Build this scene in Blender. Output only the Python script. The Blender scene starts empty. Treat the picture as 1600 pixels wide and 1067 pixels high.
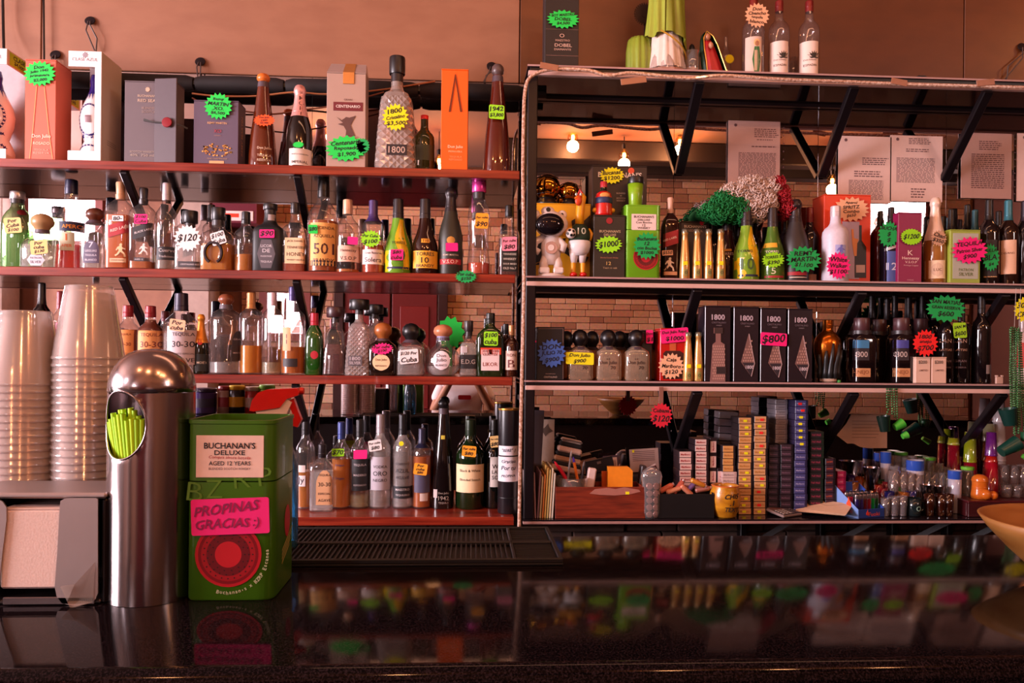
import bpy, math, random
from mathutils import Matrix, Vector
random.seed(7)
S = bpy.context.scene
C = S.collection

# ------------------------------------------------------------------ camera
F, CX, CY = 1200.0, 800.0, 560.0
TH, RHO, CZ = math.atan(.058), .0101, 1.40
cT, sT, cR, sR = math.cos(TH), math.sin(TH), math.cos(RHO), math.sin(RHO)
fw, rt, up = Vector((sT, cT, 0)), Vector((cT, -sT, 0)), Vector((0, 0, 1))
cd = bpy.data.cameras.new('camera')
cd.sensor_width = 36.0
cd.lens = F / 1600 * 36
cd.shift_y = (CY - 533.5) / 1600
cd.clip_start = .02
cam = bpy.data.objects.new('camera', cd)
C.objects.link(cam)
xc, yc = cR * rt + sR * up, -sR * rt + cR * up
m = Matrix.Identity(4)
for i in range(3):
    m[i][0], m[i][1], m[i][2] = xc[i], yc[i], -fw[i]
m[2][3] = CZ
cam.matrix_world = m
S.camera = cam
S.view_settings.view_transform = 'Standard'
S.view_settings.look = 'None'
S.view_settings.gamma = 1
S.view_settings.use_curve_mapping = False
S.view_settings.exposure = 0.0
S.cycles.max_bounces = 10
S.cycles.diffuse_bounces = 3
S.cycles.glossy_bounces = 6
S.cycles.transmission_bounces = 6
S.cycles.transparent_max_bounces = 40
S.cycles.sample_clamp_indirect = 4.0
S.cycles.caustics_reflective = False
S.cycles.caustics_refractive = False

# ------------------------------------------------------------------ world and lights
W = bpy.data.worlds.new('room_air')
S.world = W
W.use_nodes = True
W.node_tree.nodes['Background'].inputs[0].default_value = (.55, .68, .9, 1)
W.node_tree.nodes['Background'].inputs[1].default_value = .6

def lamp(name, kind, loc, energy, color, size=None, size_y=None, look=None, radius=None):
    l = bpy.data.lights.new(name, kind)
    l.energy, l.color = energy, color
    if kind == 'AREA':
        l.shape = 'RECTANGLE'
        l.size, l.size_y = size, size_y or size
    if radius:
        l.shadow_soft_size = radius
    o = bpy.data.objects.new(name, l)
    C.objects.link(o)
    o.location = loc
    if look:
        o.rotation_euler = (Vector(look) - Vector(loc)).to_track_quat('-Z', 'Y').to_euler()
    return o

DAY = (1.0, .85, .91)
WARM = (1.0, .43, .17)
# daylight through the street window of the left wall and the small windows of the back wall; an unseen warm fill light added over the service aisle
lamp('daylight_street', 'AREA', (-4.93, .55, 1.95), 560, DAY, 2.3, 1.5, (3.0, .95, 1.75))
lamp('daylight_transom', 'AREA', (-3.87, -1.6, 2.74), 32, DAY, .58, .5, (-2.2, 3.0, 2.0))
lamp('daylight_middle', 'AREA', (-1.775, -1.6, 1.82), 9, DAY, .33, .38, (-1.2, 3.0, 1.5))
lamp('daylight_end', 'AREA', (4.17, -1.6, 2.91), 62, (1, .72, .66), .84, .56, (2.2, 3.0, 1.6))
lamp('aisle_fill', 'AREA', (.6, 1.75, 3.24), 8, (1.0, .46, .26), 2.4, .12, (.6, 2.4, 1.0))  # added fill with no fitting, kept out of the mirror's view
BULBS = [(895, 215, -.45), (975, 243, -.45), (1062, 222, -.4), (1300, 283, -.45), (686, 252, -.45), (1660, 235, -.45), (505, 205, -.45)]
lamp('end_bulb_light', 'POINT', (2.75, 2.55, 2.92), 6, WARM, radius=.04)

# ------------------------------------------------------------------ pixel helpers: a pixel's ray met with a real plane of the room
def ray(px, py):
    a, b = (px - CX) / F, -(py - CY) / F
    a, b = a * cR - b * sR, a * sR + b * cR
    return fw + a * rt + b * up
def at(px, py, Y):
    d = ray(px, py)
    t = Y / d.y
    return Vector((d.x * t, Y, CZ + d.z * t))
def atz(px, py, z):
    d = ray(px, py)
    t = (z - CZ) / d.z
    return Vector((d.x * t, d.y * t, z))
def dep(x, Y):
    return x * sT + Y * cT

# ------------------------------------------------------------------ materials
def lin(h):
    if not isinstance(h, str):
        return tuple(h)[:3]
    h = h.lstrip('#')
    v = [int(h[i:i + 2], 16) / 255 for i in (0, 2, 4)]
    return tuple(c / 12.92 if c <= .04045 else ((c + .055) / 1.055) ** 2.4 for c in v)
MATS = {}
def newmat(name):
    mt = bpy.data.materials.new(name)
    mt.use_nodes = True
    nt = mt.node_tree
    nt.nodes.clear()
    out = nt.nodes.new('ShaderNodeOutputMaterial')
    return mt, nt, out
def N(nt, t, **kw):
    n = nt.nodes.new('ShaderNode' + t)
    for k, v in kw.items():
        if k.startswith('i_'):
            n.inputs[k[2:].replace('_', ' ')].default_value = v
        else:
            setattr(n, k, v)
    return n
def plain(col, rough=.6, metal=0.0, spec=.5, grain=.10, scale=60, coat=0.0, em=None, emc=None):
    """A solid material with a little uneven tone from noise."""
    key = ('p', col, rough, metal, spec, grain, scale, coat, em, emc)
    if key in MATS:
        return MATS[key]
    mt, nt, out = newmat('solid_' + str(len(MATS)))
    c = lin(col)
    p = N(nt, 'BsdfPrincipled')
    p.inputs['Roughness'].default_value = rough
    p.inputs['Metallic'].default_value = metal
    p.inputs['Specular IOR Level'].default_value = spec
    p.inputs['Coat Weight'].default_value = coat
    if grain:
        tc = N(nt, 'TexCoord')
        no = N(nt, 'TexNoise')
        no.inputs['Scale'].default_value = scale
        no.inputs['Detail'].default_value = 3
        mx = N(nt, 'Mix', data_type='RGBA')
        mx.inputs[6].default_value = tuple(v * (1 - grain) for v in c) + (1,)
        mx.inputs[7].default_value = tuple(min(1, v * (1 + grain)) for v in c) + (1,)
        nt.links.new(tc.outputs['Object'], no.inputs['Vector'])
        nt.links.new(no.outputs['Fac'], mx.inputs[0])
        nt.links.new(mx.outputs[2], p.inputs['Base Color'])
    else:
        p.inputs['Base Color'].default_value = c + (1,)
    if em:
        p.inputs['Emission Color'].default_value = lin(emc or col) + (1,)
        p.inputs['Emission Strength'].default_value = em
    nt.links.new(p.outputs[0], out.inputs[0])
    MATS[key] = mt
    return mt
def glass(col='fbf6f5', edge=None, gloss=1.0, body=0.0, rough=.03, liquid=False):
    """Thin clear glass: tinted see-through, darker at its edges, with a mirror-like film that grows at grazing angles."""
    key = ('g', col, edge, gloss, body, rough, liquid)
    if key in MATS:
        return MATS[key]
    mt, nt, out = newmat('glass_' + str(len(MATS)))
    c = lin(col)
    e = lin(edge) if edge else tuple(v ** 2 * .6 for v in c)
    lw = N(nt, 'LayerWeight')
    lw.inputs[0].default_value = .5
    p2 = N(nt, 'Math', operation='POWER')
    p2.inputs[1].default_value = 2.6
    p5 = N(nt, 'Math', operation='POWER')
    p5.inputs[1].default_value = 3.5
    ma = N(nt, 'Math', operation='MULTIPLY_ADD')
    ma.inputs[1].default_value = .75 * gloss
    ma.inputs[2].default_value = .07 * gloss
    nt.links.new(lw.outputs['Facing'], p2.inputs[0])
    nt.links.new(lw.outputs['Facing'], p5.inputs[0])
    nt.links.new(p5.outputs[0], ma.inputs[0])
    mx = N(nt, 'Mix', data_type='RGBA')
    if liquid:
        e = tuple(v ** .8 for v in c)
    mx.inputs[6].default_value = (tuple(v ** .45 for v in c) if liquid else c) + (1,)
    mx.inputs[7].default_value = e + (1,)
    nt.links.new(p2.outputs[0], mx.inputs[0])
    tr = N(nt, 'BsdfTransparent')
    nt.links.new(mx.outputs[2], tr.inputs[0])
    src = tr
    if body:
        df = N(nt, 'BsdfPrincipled')
        df.inputs['Base Color'].default_value = (tuple(min(1, v * 1.7) for v in c) if liquid else c) + (1,)
        df.inputs['Roughness'].default_value = .25
        mb = N(nt, 'MixShader')
        mb.inputs[0].default_value = body
        nt.links.new(tr.outputs[0], mb.inputs[1])
        nt.links.new(df.outputs[0], mb.inputs[2])
        src = mb
    gl = N(nt, 'BsdfGlossy')
    gl.inputs['Roughness'].default_value = rough
    gl.inputs['Color'].default_value = (.95, .95, .95, 1)
    ms = N(nt, 'MixShader')
    nt.links.new(ma.outputs[0], ms.inputs[0])
    nt.links.new(src.outputs[0], ms.inputs[1])
    nt.links.new(gl.outputs[0], ms.inputs[2])
    nt.links.new(ms.outputs[0], out.inputs[0])
    MATS[key] = mt
    return mt
def ramp_mat(name, scale_xyz, stops, rough=.4, noise_scale=6, detail=6, coat=0.0, bump=0.0, spec=.5, dist=0.0, metal=0.0):
    key = ('r', name)
    if key in MATS:
        return MATS[key]
    mt, nt, out = newmat(name)
    tc = N(nt, 'TexCoord')
    mp = N(nt, 'Mapping')
    mp.inputs['Scale'].default_value = scale_xyz
    no = N(nt, 'TexNoise')
    no.inputs['Scale'].default_value = noise_scale
    no.inputs['Detail'].default_value = detail
    no.inputs['Distortion'].default_value = dist
    cr = N(nt, 'ValToRGB')
    el = cr.color_ramp.elements
    while len(el) < len(stops):
        el.new(.5)
    for q, (pos, col) in zip(el, stops):
        q.position = pos
        q.color = lin(col) + (1,)
    p = N(nt, 'BsdfPrincipled')
    p.inputs['Roughness'].default_value = rough
    p.inputs['Coat Weight'].default_value = coat
    p.inputs['Specular IOR Level'].default_value = spec
    p.inputs['Metallic'].default_value = metal
    nt.links.new(tc.outputs['Object'], mp.inputs[0])
    nt.links.new(mp.outputs[0], no.inputs['Vector'])
    nt.links.new(no.outputs['Fac'], cr.inputs[0])
    nt.links.new(cr.outputs[0], p.inputs['Base Color'])
    if bump:
        b = N(nt, 'Bump')
        b.inputs['Strength'].default_value = bump
        b.inputs['Distance'].default_value = .01
        nt.links.new(no.outputs['Fac'], b.inputs['Height'])
        nt.links.new(b.outputs[0], p.inputs['Normal'])
    nt.links.new(p.outputs[0], out.inputs[0])
    MATS[key] = mt
    return mt
def mirror_mat():
    if 'mirror' in MATS:
        return MATS['mirror']
    mt, nt, out = newmat('mirror_silver')
    g = N(nt, 'BsdfGlossy')
    g.inputs['Color'].default_value = (.74, .68, .70, 1)
    g.inputs['Roughness'].default_value = .0
    nt.links.new(g.outputs[0], out.inputs[0])
    MATS['mirror'] = mt
    return mt
def brick_mat():
    if 'brick' in MATS:
        return MATS['brick']
    mt, nt, out = newmat('ledger_stone')
    ge = N(nt, 'NewGeometry')
    cr = N(nt, 'ValToRGB')
    el = cr.color_ramp.elements
    for _ in range(2):
        el.new(.5)
    for q, (pos, col) in zip(el, [(0, 'a06a50'), (.35, 'cf9a74'), (.7, 'e4b896'), (1, 'b87656')]):
        q.position, q.color = pos, lin(col) + (1,)
    tc = N(nt, 'TexCoord')
    no = N(nt, 'TexNoise')
    no.inputs['Scale'].default_value = 40
    no.inputs['Detail'].default_value = 6
    mx = N(nt, 'Mix', data_type='RGBA', blend_type='MULTIPLY')
    mx.inputs[0].default_value = .6
    p = N(nt, 'BsdfPrincipled')
    p.inputs['Roughness'].default_value = .85
    nt.links.new(ge.outputs['Random Per Island'], cr.inputs[0])
    nt.links.new(tc.outputs['Object'], no.inputs['Vector'])
    nt.links.new(cr.outputs[0], mx.inputs[6])
    nt.links.new(no.outputs['Color'], mx.inputs[7])
    nt.links.new(mx.outputs[2], p.inputs['Base Color'])
    nt.links.new(p.outputs[0], out.inputs[0])
    MATS['brick'] = mt
    return mt
WOOD = ramp_mat('red_varnished_wood', (1.2, 14, 26), [(.25, '420d08'), (.5, '802414'), (.75, '9c3a22')], .3, 3, 6, .35)
BROWN_WOOD = ramp_mat('brown_box_wood', (2, 10, 22), [(.25, '48140c'), (.55, '7e2c18'), (.8, '91391f')], .45, 4, 6)
PALE_WOOD = ramp_mat('pale_turned_wood', (3, 3, 14), [(.3, '7c4818'), (.55, '925f2c'), (.8, '9e6c38')], .45, 3, 5)
STEEL = plain('8c8484', .25, 1.0, grain=.12, scale=14)
DULL_STEEL = plain('b4a4a2', .4, .75, grain=.12, scale=9)
PAINT = plain('d8aea4', .45, 0, grain=.08, scale=20)
BLACK = plain('141012', .35, grain=.1)
BLACK_GLOSS = plain('120c0e', .1, grain=0)
INK = plain('120a10', .7, grain=0)

# ------------------------------------------------------------------ mesh helpers
def mk(name, vf, mat, parent=None, smooth=False, loc=None, kind=None, label=None, cat=None, group=None):
    v, f = vf
    me = bpy.data.meshes.new(name)
    me.from_pydata([tuple(p) for p in v], [], f)
    if mat is not None:
        me.materials.append(mat)
    if smooth:
        me.polygons.foreach_set('use_smooth', [True] * len(me.polygons))
        if smooth != 'all' and hasattr(me, 'set_sharp_from_angle'):
            me.set_sharp_from_angle(angle=math.radians(40))
    o = bpy.data.objects.new(name, me)
    C.objects.link(o)
    if parent is not None:
        o.parent = parent
    if loc is not None:
        o.location = loc
    return tag(o, label, cat, group, kind)
def tag(o, label=None, cat=None, group=None, kind=None):
    for k, v in (('label', label), ('category', cat), ('group', group), ('kind', kind)):
        if v:
            o[k] = v
    return o
def empty(name, loc, label=None, cat=None, group=None, rz=0):
    o = bpy.data.objects.new(name, None)
    o.empty_display_size = .05
    C.objects.link(o)
    o.location = loc
    o.rotation_euler.z = rz
    return tag(o, label, cat, group)
def copy_tree(o, parent=None):
    c = o.copy()
    C.objects.link(c)
    if parent is not None:
        c.parent = parent
    for ch in list(o.children):
        copy_tree(ch, c)
    return c
def join(*vfs):
    V, Fs = [], []
    for v, f in vfs:
        b = len(V)
        V += list(v)
        Fs += [tuple(i + b for i in q) for q in f]
    return V, Fs
def xf(vf, M):
    return [M @ Vector(p) for p in vf[0]], vf[1]
def move(vf, d):
    return [(p[0] + d[0], p[1] + d[1], p[2] + d[2]) for p in vf[0]], vf[1]
def rot(vf, ang, axis='Z', about=(0, 0, 0)):
    T = Matrix.Translation(about)
    return xf(vf, T @ Matrix.Rotation(ang, 4, axis) @ T.inverted())
def cbox(x0, x1, y0, y1, z0, z1, c=.002):
    """A box with chamfered edges."""
    lo, hi = (x0, y0, z0), (x1, y1, z1)
    c = min(c, .45 * min(abs(hi[i] - lo[i]) for i in range(3)))
    V, idx = [], {}
    for sx in (0, 1):
        for sy in (0, 1):
            for sz in (0, 1):
                s = (sx, sy, sz)
                for k in range(3):
                    p = []
                    for i in range(3):
                        b = hi[i] if s[i] else lo[i]
                        p.append(b if i == k else b + (-c if s[i] else c))
                    idx[s, k] = len(V)
                    V.append(tuple(p))
    Fs = []
    def S3(k, a, l, b, mm, d):
        t = [0, 0, 0]
        t[k], t[l], t[mm] = a, b, d
        return tuple(t)
    for k in range(3):
        l, mm = (k + 1) % 3, (k + 2) % 3
        for a in (0, 1):
            q = [idx[S3(k, a, l, b, mm, d), k] for b, d in ((0, 0), (1, 0), (1, 1), (0, 1))]
            Fs.append(tuple(q if a else q[::-1]))
        for a in (0, 1):
            for b in (0, 1):
                A, B = S3(k, a, l, b, mm, 0), S3(k, a, l, b, mm, 1)
                q = [idx[A, k], idx[A, l], idx[B, l], idx[B, k]]
                Fs.append(tuple(q if (a + b) % 2 == 0 else q[::-1]))
    for sx in (0, 1):
        for sy in (0, 1):
            for sz in (0, 1):
                q = [idx[(sx, sy, sz), k] for k in range(3)]
                Fs.append(tuple(q if (sx + sy + sz) % 2 else q[::-1]))
    return V, Fs
def tube(pts, r, n=8, close=True):
    pts = [Vector(p) for p in pts]
    rs = r if isinstance(r, (list, tuple)) else [r] * len(pts)
    V, Fs = [], []
    prev = None
    for i, p in enumerate(pts):
        d = (pts[min(i + 1, len(pts) - 1)] - pts[max(i - 1, 0)]).normalized()
        if prev is None:
            prev = d.orthogonal().normalized()
            if abs(d.z) < .95:
                prev = d.cross(Vector((0, 0, 1))).normalized()
        u = (prev - d * prev.dot(d)).normalized()
        prev = u
        w = d.cross(u)
        off = math.pi / n
        for k in range(n):
            a = 2 * math.pi * k / n + off
            V.append(p + (u * math.cos(a) + w * math.sin(a)) * rs[i])
    for i in range(len(pts) - 1):
        for k in range(n):
            a, b = i * n + k, i * n + (k + 1) % n
            Fs.append((a, b, b + n, a + n))
    if close:
        Fs.append(tuple(range(n))[::-1])
        Fs.append(tuple(range((len(pts) - 1) * n, len(pts) * n)))
    return V, Fs
def sup(a, p):
    c, s = math.cos(a), math.sin(a)
    return math.copysign(abs(c) ** (2 / p), c), math.copysign(abs(s) ** (2 / p), s)
def lathe(prof, n=20, p=2.0, ky=1.0, cap0=True, cap1=True, a0=0.0):
    """prof: (z, rx[, p]) rings; cross-section is a superellipse."""
    V, Fs = [], []
    for q in prof:
        z, r = q[0], q[1]
        pp = q[2] if len(q) > 2 else p
        k2 = q[3] if len(q) > 3 else ky
        for k in range(n):
            a = 2 * math.pi * (k + .5) / n + a0
            x, y = sup(a, pp)
            V.append((x * r, y * r * k2, z))
    for i in range(len(prof) - 1):
        for k in range(n):
            a, b = i * n + k, i * n + (k + 1) % n
            Fs.append((a, b, b + n, a + n))
    if cap0:
        Fs.append(tuple(range(n))[::-1])
    if cap1:
        Fs.append(tuple(range((len(prof) - 1) * n, len(prof) * n)))
    return V, Fs
def prism(out, y0, y1):
    """Outline [(x, z)] extruded from y0 (front) to y1."""
    n = len(out)
    V = [(x, y0, z) for x, z in out] + [(x, y1, z) for x, z in out]
    Fs = [tuple(range(n)), tuple(range(n, 2 * n))[::-1]]
    Fs += [(i, i + n, (i + 1) % n + n, (i + 1) % n) for i in range(n)]
    return V, Fs
def sphere(c, r, n=14, rings=9, sz=1.0):
    prof = [(-r * sz * math.cos(math.pi * i / rings), r * math.sin(math.pi * i / rings) + 1e-5) for i in range(rings + 1)]
    return move(lathe(prof, n), c)
def starline(w, h, n=18, inner=.8, ph=.1):
    o = []
    for i in range(2 * n):
        k = 1 if i % 2 == 0 else inner * random.uniform(.95, 1.03)
        a = 2 * math.pi * i / (2 * n) + ph
        o.append((w / 2 * k * math.cos(a), h / 2 * k * math.sin(a)))
    return o
def rrect(w, h, r=.1, skew=0.0):
    r = r * min(w, h)
    o = []
    for cx, cz, a0 in ((w / 2 - r, h / 2 - r, 0), (-w / 2 + r, h / 2 - r, 90), (-w / 2 + r, -h / 2 + r, 180), (w / 2 - r, -h / 2 + r, 270)):
        for k in range(4):
            a = math.radians(a0 + 30 * k)
            x, z = cx + r * math.cos(a), cz + r * math.sin(a)
            o.append((x, z + skew * x))
    return o
def ellip(w, h, n=24):
    return [(w / 2 * math.cos(2 * math.pi * i / n), h / 2 * math.sin(2 * math.pi * i / n)) for i in range(n)]
TXT = {}
def glyphs(s, bold=.012):
    key = (s, bold)
    if key not in TXT:
        cu = bpy.data.curves.new('writing', 'FONT')
        cu.body, cu.resolution_u, cu.offset, cu.align_x = s, 2, bold, 'CENTER'
        ob = bpy.data.objects.new('writing', cu)
        me = bpy.data.meshes.new_from_object(ob)
        v = [(p.co.x, p.co.y) for p in me.vertices]
        f = [tuple(q.vertices) for q in me.polygons]
        bpy.data.objects.remove(ob)
        bpy.data.meshes.remove(me)
        bpy.data.curves.remove(cu)
        if v:
            x0, x1 = min(a for a, b in v), max(a for a, b in v)
            y0, y1 = min(b for a, b in v), max(b for a, b in v)
            v = [(a - (x0 + x1) / 2, b - (y0 + y1) / 2) for a, b in v]
            TXT[key] = (v, f, max(x1 - x0, 1e-4), max(y1 - y0, 1e-4))
        else:
            TXT[key] = ([], [], 1, 1)
    return TXT[key]
def lines2d(text, w, h, hand=False, fill=.86, bold=None):
    """Lines parted by | laid out in a w x h box; returns 2-D verts and faces. A line's leading digits and ~ give it a weight (2~BIG)."""
    rows = []
    for l in text.split('|'):
        wt = 1.0
        if '~' in l:
            k, l = l.split('~', 1)
            wt = float(k)
        rows.append((wt, l))
    tot = sum(k for k, _ in rows)
    V, Fs, top = [], [], h / 2
    for i, (wt, l) in enumerate(rows):
        rh = h * wt / tot
        if l.strip():
            v, f, gw, gh = glyphs(l, (.022 if hand else .008) if bold is None else bold)
            sc = min(w * fill / gw, rh * .78 / max(gh, .68))
            sx = min(sc * 1.25, w * fill / gw)
            sh = random.uniform(.1, .3) if hand else 0
            ro = random.uniform(-.04, .1) if hand else 0
            b = len(V)
            cz = top - rh / 2
            for x, y in v:
                X, Y = x * sx + y * sc * sh, y * sc
                if hand:
                    Y += .05 * gh * sc * math.sin(7 * X / max(sc, 1e-6))
                V.append((X * math.cos(ro) - Y * math.sin(ro), cz + X * math.sin(ro) + Y * math.cos(ro)))
            Fs += [tuple(a + b for a in q) for q in f]
        top -= rh
    return V, Fs
def flat_text(name, text, c, w, h, mat, parent, hand=False, fill=.86, bold=None, ang=0.0):
    """Lettering in the x-z plane at c (front side towards -y)."""
    v, f = lines2d(text, w, h, hand, fill, bold)
    ca, sa = math.cos(ang), math.sin(ang)
    vv = [(c[0] + x * ca - z * sa, c[1], c[2] + x * sa + z * ca) for x, z in v]
    return mk(name, (vv, f), mat, parent)
NEON = {'green': '1fd64a', 'lime': '9be60f', 'yellow': 'f3e600', 'pink': 'f5107a', 'orange': 'ff5410', 'red': 'f41c1c', 'white': 'f2e4e2',
        'beige': 'f0c27a', 'kraft': 'c99a7a', 'peach': 'f0b48c', 'blue': '3f5fae', 'amber': 'f6a21e', 'rose': 'f58aa0', 'deep': '0fa84e', 'crimson': 'd0102e'}
def neon(k):
    return plain(NEON.get(k, k), .75, grain=.04, scale=30)
def price_tag(parent, org, kind, cx, cy, w, h, col, text, Y, label=None, ang=0.0, name='price_tag', cat=None, group=None, inkc=None, n=18):
    """A paper price tag at a pixel on the plane y = Y; parent may be None (then it is a thing)."""
    P = at(cx, cy, Y)
    k = dep(P.x, Y) / F
    w, h = w * k, h * k
    if kind == 'star':
        o = starline(w, h, n)
        tw, th = w * .74, h * .66
    elif kind == 'oval':
        o = starline(w, h, 22, .86)
        tw, th = w * .74, h * .62
    else:
        o = rrect(w, h, .12, random.uniform(-.06, .06))
        tw, th = w * .92, h * .9
    ca, sa = math.cos(ang), math.sin(ang)
    o = [(x * ca - z * sa, x * sa + z * ca) for x, z in o]
    q = mk(name, prism(o, -.0006, .0006), neon(col), parent, loc=P - Vector(org) if parent else P, label=label, cat=cat, group=group)
    if text:
        flat_text('lettering', text, (0, -.0012, 0), tw, th, plain(inkc, .7, grain=0) if inkc else INK, q, True, .95, ang=ang)
    return q

# ------------------------------------------------------------------ the room
MIR, FRONT, YB = 3.0, 2.72, 2.80
zL1, zL2, zL3, zL4 = at(600, 261.5, FRONT).z, at(600, 425.7, FRONT).z, at(600, 587.5, FRONT).z, at(600, 808, FRONT).z
zR1, zR2, zR3, zR4 = at(1200, 113, FRONT).z, at(1200, 437, FRONT).z, at(1200, 597, FRONT).z, at(1200, 811, FRONT).z
XP = at(815, 500, FRONT).x           # where the two shelf units meet
XL, XR = -3.2, 3.4
ZC = CZ - .348                       # counter top
BOARD_LIT = ramp_mat('board_lit', (2, 2, 5), [(.2, '8a5840'), (.6, '98644a'), (.9, '905c44')], .5, 3, 8, bump=.05, spec=.6)  # left boards coloured lighter and pinker to stand in for the window's light
BOARD_DIM = ramp_mat('board_dim', (2, 2, 5), [(.2, '5c2e12'), (.6, '6a3718'), (.9, '623216')], .45, 3, 8, bump=.05, spec=.5)  # right boards coloured darker to stand in for the light falling off
def struct(name, vf, mat, parent=None):
    return mk(name, vf, mat, parent, kind='structure')
struct('floor', cbox(-5, 5.2, -1.7, 3.2, -.1, 0), plain('3a2a26', .5, grain=.3, scale=6))
struct('ceiling', cbox(-5, 5.2, -1.7, 3.2, 3.3, 3.4), plain('94705f', .7, grain=.1, scale=3))
wl = struct('wall_left', cbox(-5.1, -5, -1.7, 3.2, 0, 3.3), plain('b9968c', .8, grain=.15, scale=5))
struct('wall_right', cbox(5.2, 5.3, -1.7, 3.2, 0, 3.3), plain('5a3020', .8, grain=.15, scale=5))
wf = struct('wall_front', cbox(-5, 5.2, MIR + .012, 3.2, 0, 3.3), plain('4c352e', .9, grain=.35, scale=9))
# boards above the mirror, the light's falloff put into their two colours, one object each with an open joint between them
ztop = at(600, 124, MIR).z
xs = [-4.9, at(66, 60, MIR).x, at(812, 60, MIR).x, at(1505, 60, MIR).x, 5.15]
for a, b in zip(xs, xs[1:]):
    mk('board_panel', cbox(a + .002, b - .002, MIR - .006, MIR + .011, ztop, 3.29, .002), BOARD_LIT if b < XP + .1 else BOARD_DIM, wf, kind='structure')
# rough stone course below the mirror
zmb = .80
def stones(x0, x1, z0, z1, y0, y1, L, H, seed=1, jit=.006):
    rd = random.Random(seed)
    out = []
    z = z0
    while z < z1 - .01:
        h = H * rd.uniform(.75, 1.2)
        x = x0 - rd.random() * L
        while x < x1:
            l = L * rd.uniform(.6, 1.5)
            a, b = max(x, x0), min(x + l - .004, x1)
            if b - a > .02:
                out.append(cbox(a, b, y0 + rd.uniform(0, jit) * 3, y1, z, min(z + h - .004, z1), .004))
            x += l
        z += h
    return out
st = stones(-3.0, 3.3, .30, .80, MIR - .03, MIR + .011, .30, .09, 5)
for q in st[-50:]:
    mk('stone', q, plain('6e5248', .9, grain=.4, scale=30), wf, kind='structure')
mk('lower_stonework', join(*st[:-50]), plain('6e5248', .9, grain=.4, scale=30), wf, kind='stuff')
# the back wall of the room (seen in the mirror): stone cladding, windows
wb = struct('wall_back', cbox(-5, 5.2, -1.75, -1.66, 0, 3.3), plain('7a5340', .9, grain=.3, scale=9))
mk('stone_cladding', join(*stones(-2.2, 5.15, .5, 3.27, -1.66, -1.62, .2, .075, 9)), brick_mat(), wb, kind='stuff')
SKY = plain('ffffff', .5, grain=0, em=5.0, emc='f4f0ff')
for i, (x0, x1, z0, z1, e) in enumerate([(-4.17, -3.57, 2.48, 3.0, 4), (-1.95, -1.6, 1.62, 2.02, 2.2), (3.75, 4.6, 2.62, 3.2, 4.5)]):
    wn = struct('window_%d' % (i + 1), join(cbox(x0 - .07, x1 + .07, -1.64, -1.57, z1, z1 + .07), cbox(x0 - .07, x1 + .07, -1.64, -1.57, z0 - .07, z0),
                cbox(x0 - .07, x0, -1.64, -1.57, z0, z1), cbox(x1, x1 + .07, -1.64, -1.57, z0, z1)), plain('6e2f28', .5))
    mk('pane', cbox(x0, x1, -1.63, -1.62, z0, z1), plain('fffffe', .5, grain=0, em=float(e), emc='f2ecff'), wn)
    nb = max(2, int((x1 - x0) / .28))
    for k in range(1, nb):
        x = x0 + (x1 - x0) * k / nb
        mk('glazing_bar', cbox(x - .012, x + .012, -1.62, -1.59, z0, z1), plain('6e2f28', .5), wn)
for x in (-4.62, -2.75):
    struct('pillar_%d' % (1 if x < -3 else 2), cbox(x, x + .35, -1.6, -1.3, 0, 3.29, .01), plain('9b8478', .9, grain=.2, scale=20))
for i, (y, z) in enumerate([(-.75, 3.12), (-1.3, 3.14)]):
    struct('beam_%d' % (i + 1), cbox(.2, 5.1, y, y + .16, z, 3.295, .01), plain('1c100e', .6, grain=.3))
wn = struct('window_4', join(cbox(-4.995, -4.93, -.68, -.6, 1.12, 2.78), cbox(-4.995, -4.93, 1.7, 1.78, 1.12, 2.78), cbox(-4.995, -4.93, -.6, 1.7, 1.12, 1.2), cbox(-4.995, -4.93, -.6, 1.7, 2.7, 2.78)), plain('6e2f28', .5))
mk('pane', cbox(-4.99, -4.98, -.6, 1.7, 1.2, 2.7), plain('fffffd', .5, grain=0, em=4.0, emc='f4ecff'), wn)
d = empty('door', (-.75, -1.6, 0), 'dark red wooden double door in the stone wall facing the bar', 'door')
for x in (-.45, .01):
    mk('door_leaf', cbox(x, x + .44, 0, .04, 0, 2.05, .006), plain('5e1616', .4), d)
    mk('leaf_panel', cbox(x + .08, x + .36, .04, .05, .9, 1.9, .006), plain('701c1a', .4), d)
mk('door_frame', join(cbox(-.55, -.46, 0, .06, 0, 2.12), cbox(.46, .55, 0, .06, 0, 2.12), cbox(-.55, .55, 0, .06, 2.05, 2.14)), plain('2e1411', .4), d)
def wall_shelf(x0, x1, z, label):
    o = empty('wall_shelf', ((x0 + x1) / 2, -1.5, z), label, 'shelf')
    mk('plank', cbox(x0 - o.location.x, x1 - o.location.x, -.15, .13, -.03, 0), plain('7a1f18', .4), o)
    for x in (x0 + .1, x1 - .1):
        mk('bracket', tube([(x - o.location.x, .1, -.03), (x - o.location.x, -.12, -.25)], .012, 4), BLACK, o)
wall_shelf(.3, 2.9, 2.28, 'long red shelf high on the stone wall opposite the bar')
amp = empty('amplifier', (-2.15, -1.3, 2.62), 'dark red audio amplifier with a lit red display hung high opposite the bar', 'amplifier')
mk('case', cbox(-.2, .2, -.2, .1, 0, .24), plain('5a1224', .4), amp)
mk('front_plate', cbox(-.17, .17, .1, .106, .02, .11), plain('d8c6c0', .4), amp)
mk('display', cbox(-.08, .04, .106, .108, .05, .085), plain('ff2010', .4, grain=0, em=3.0), amp)
mk('mount_arm', tube([(0, 0, .24), (0, 0, .68)], .02), BLACK, amp)

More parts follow.
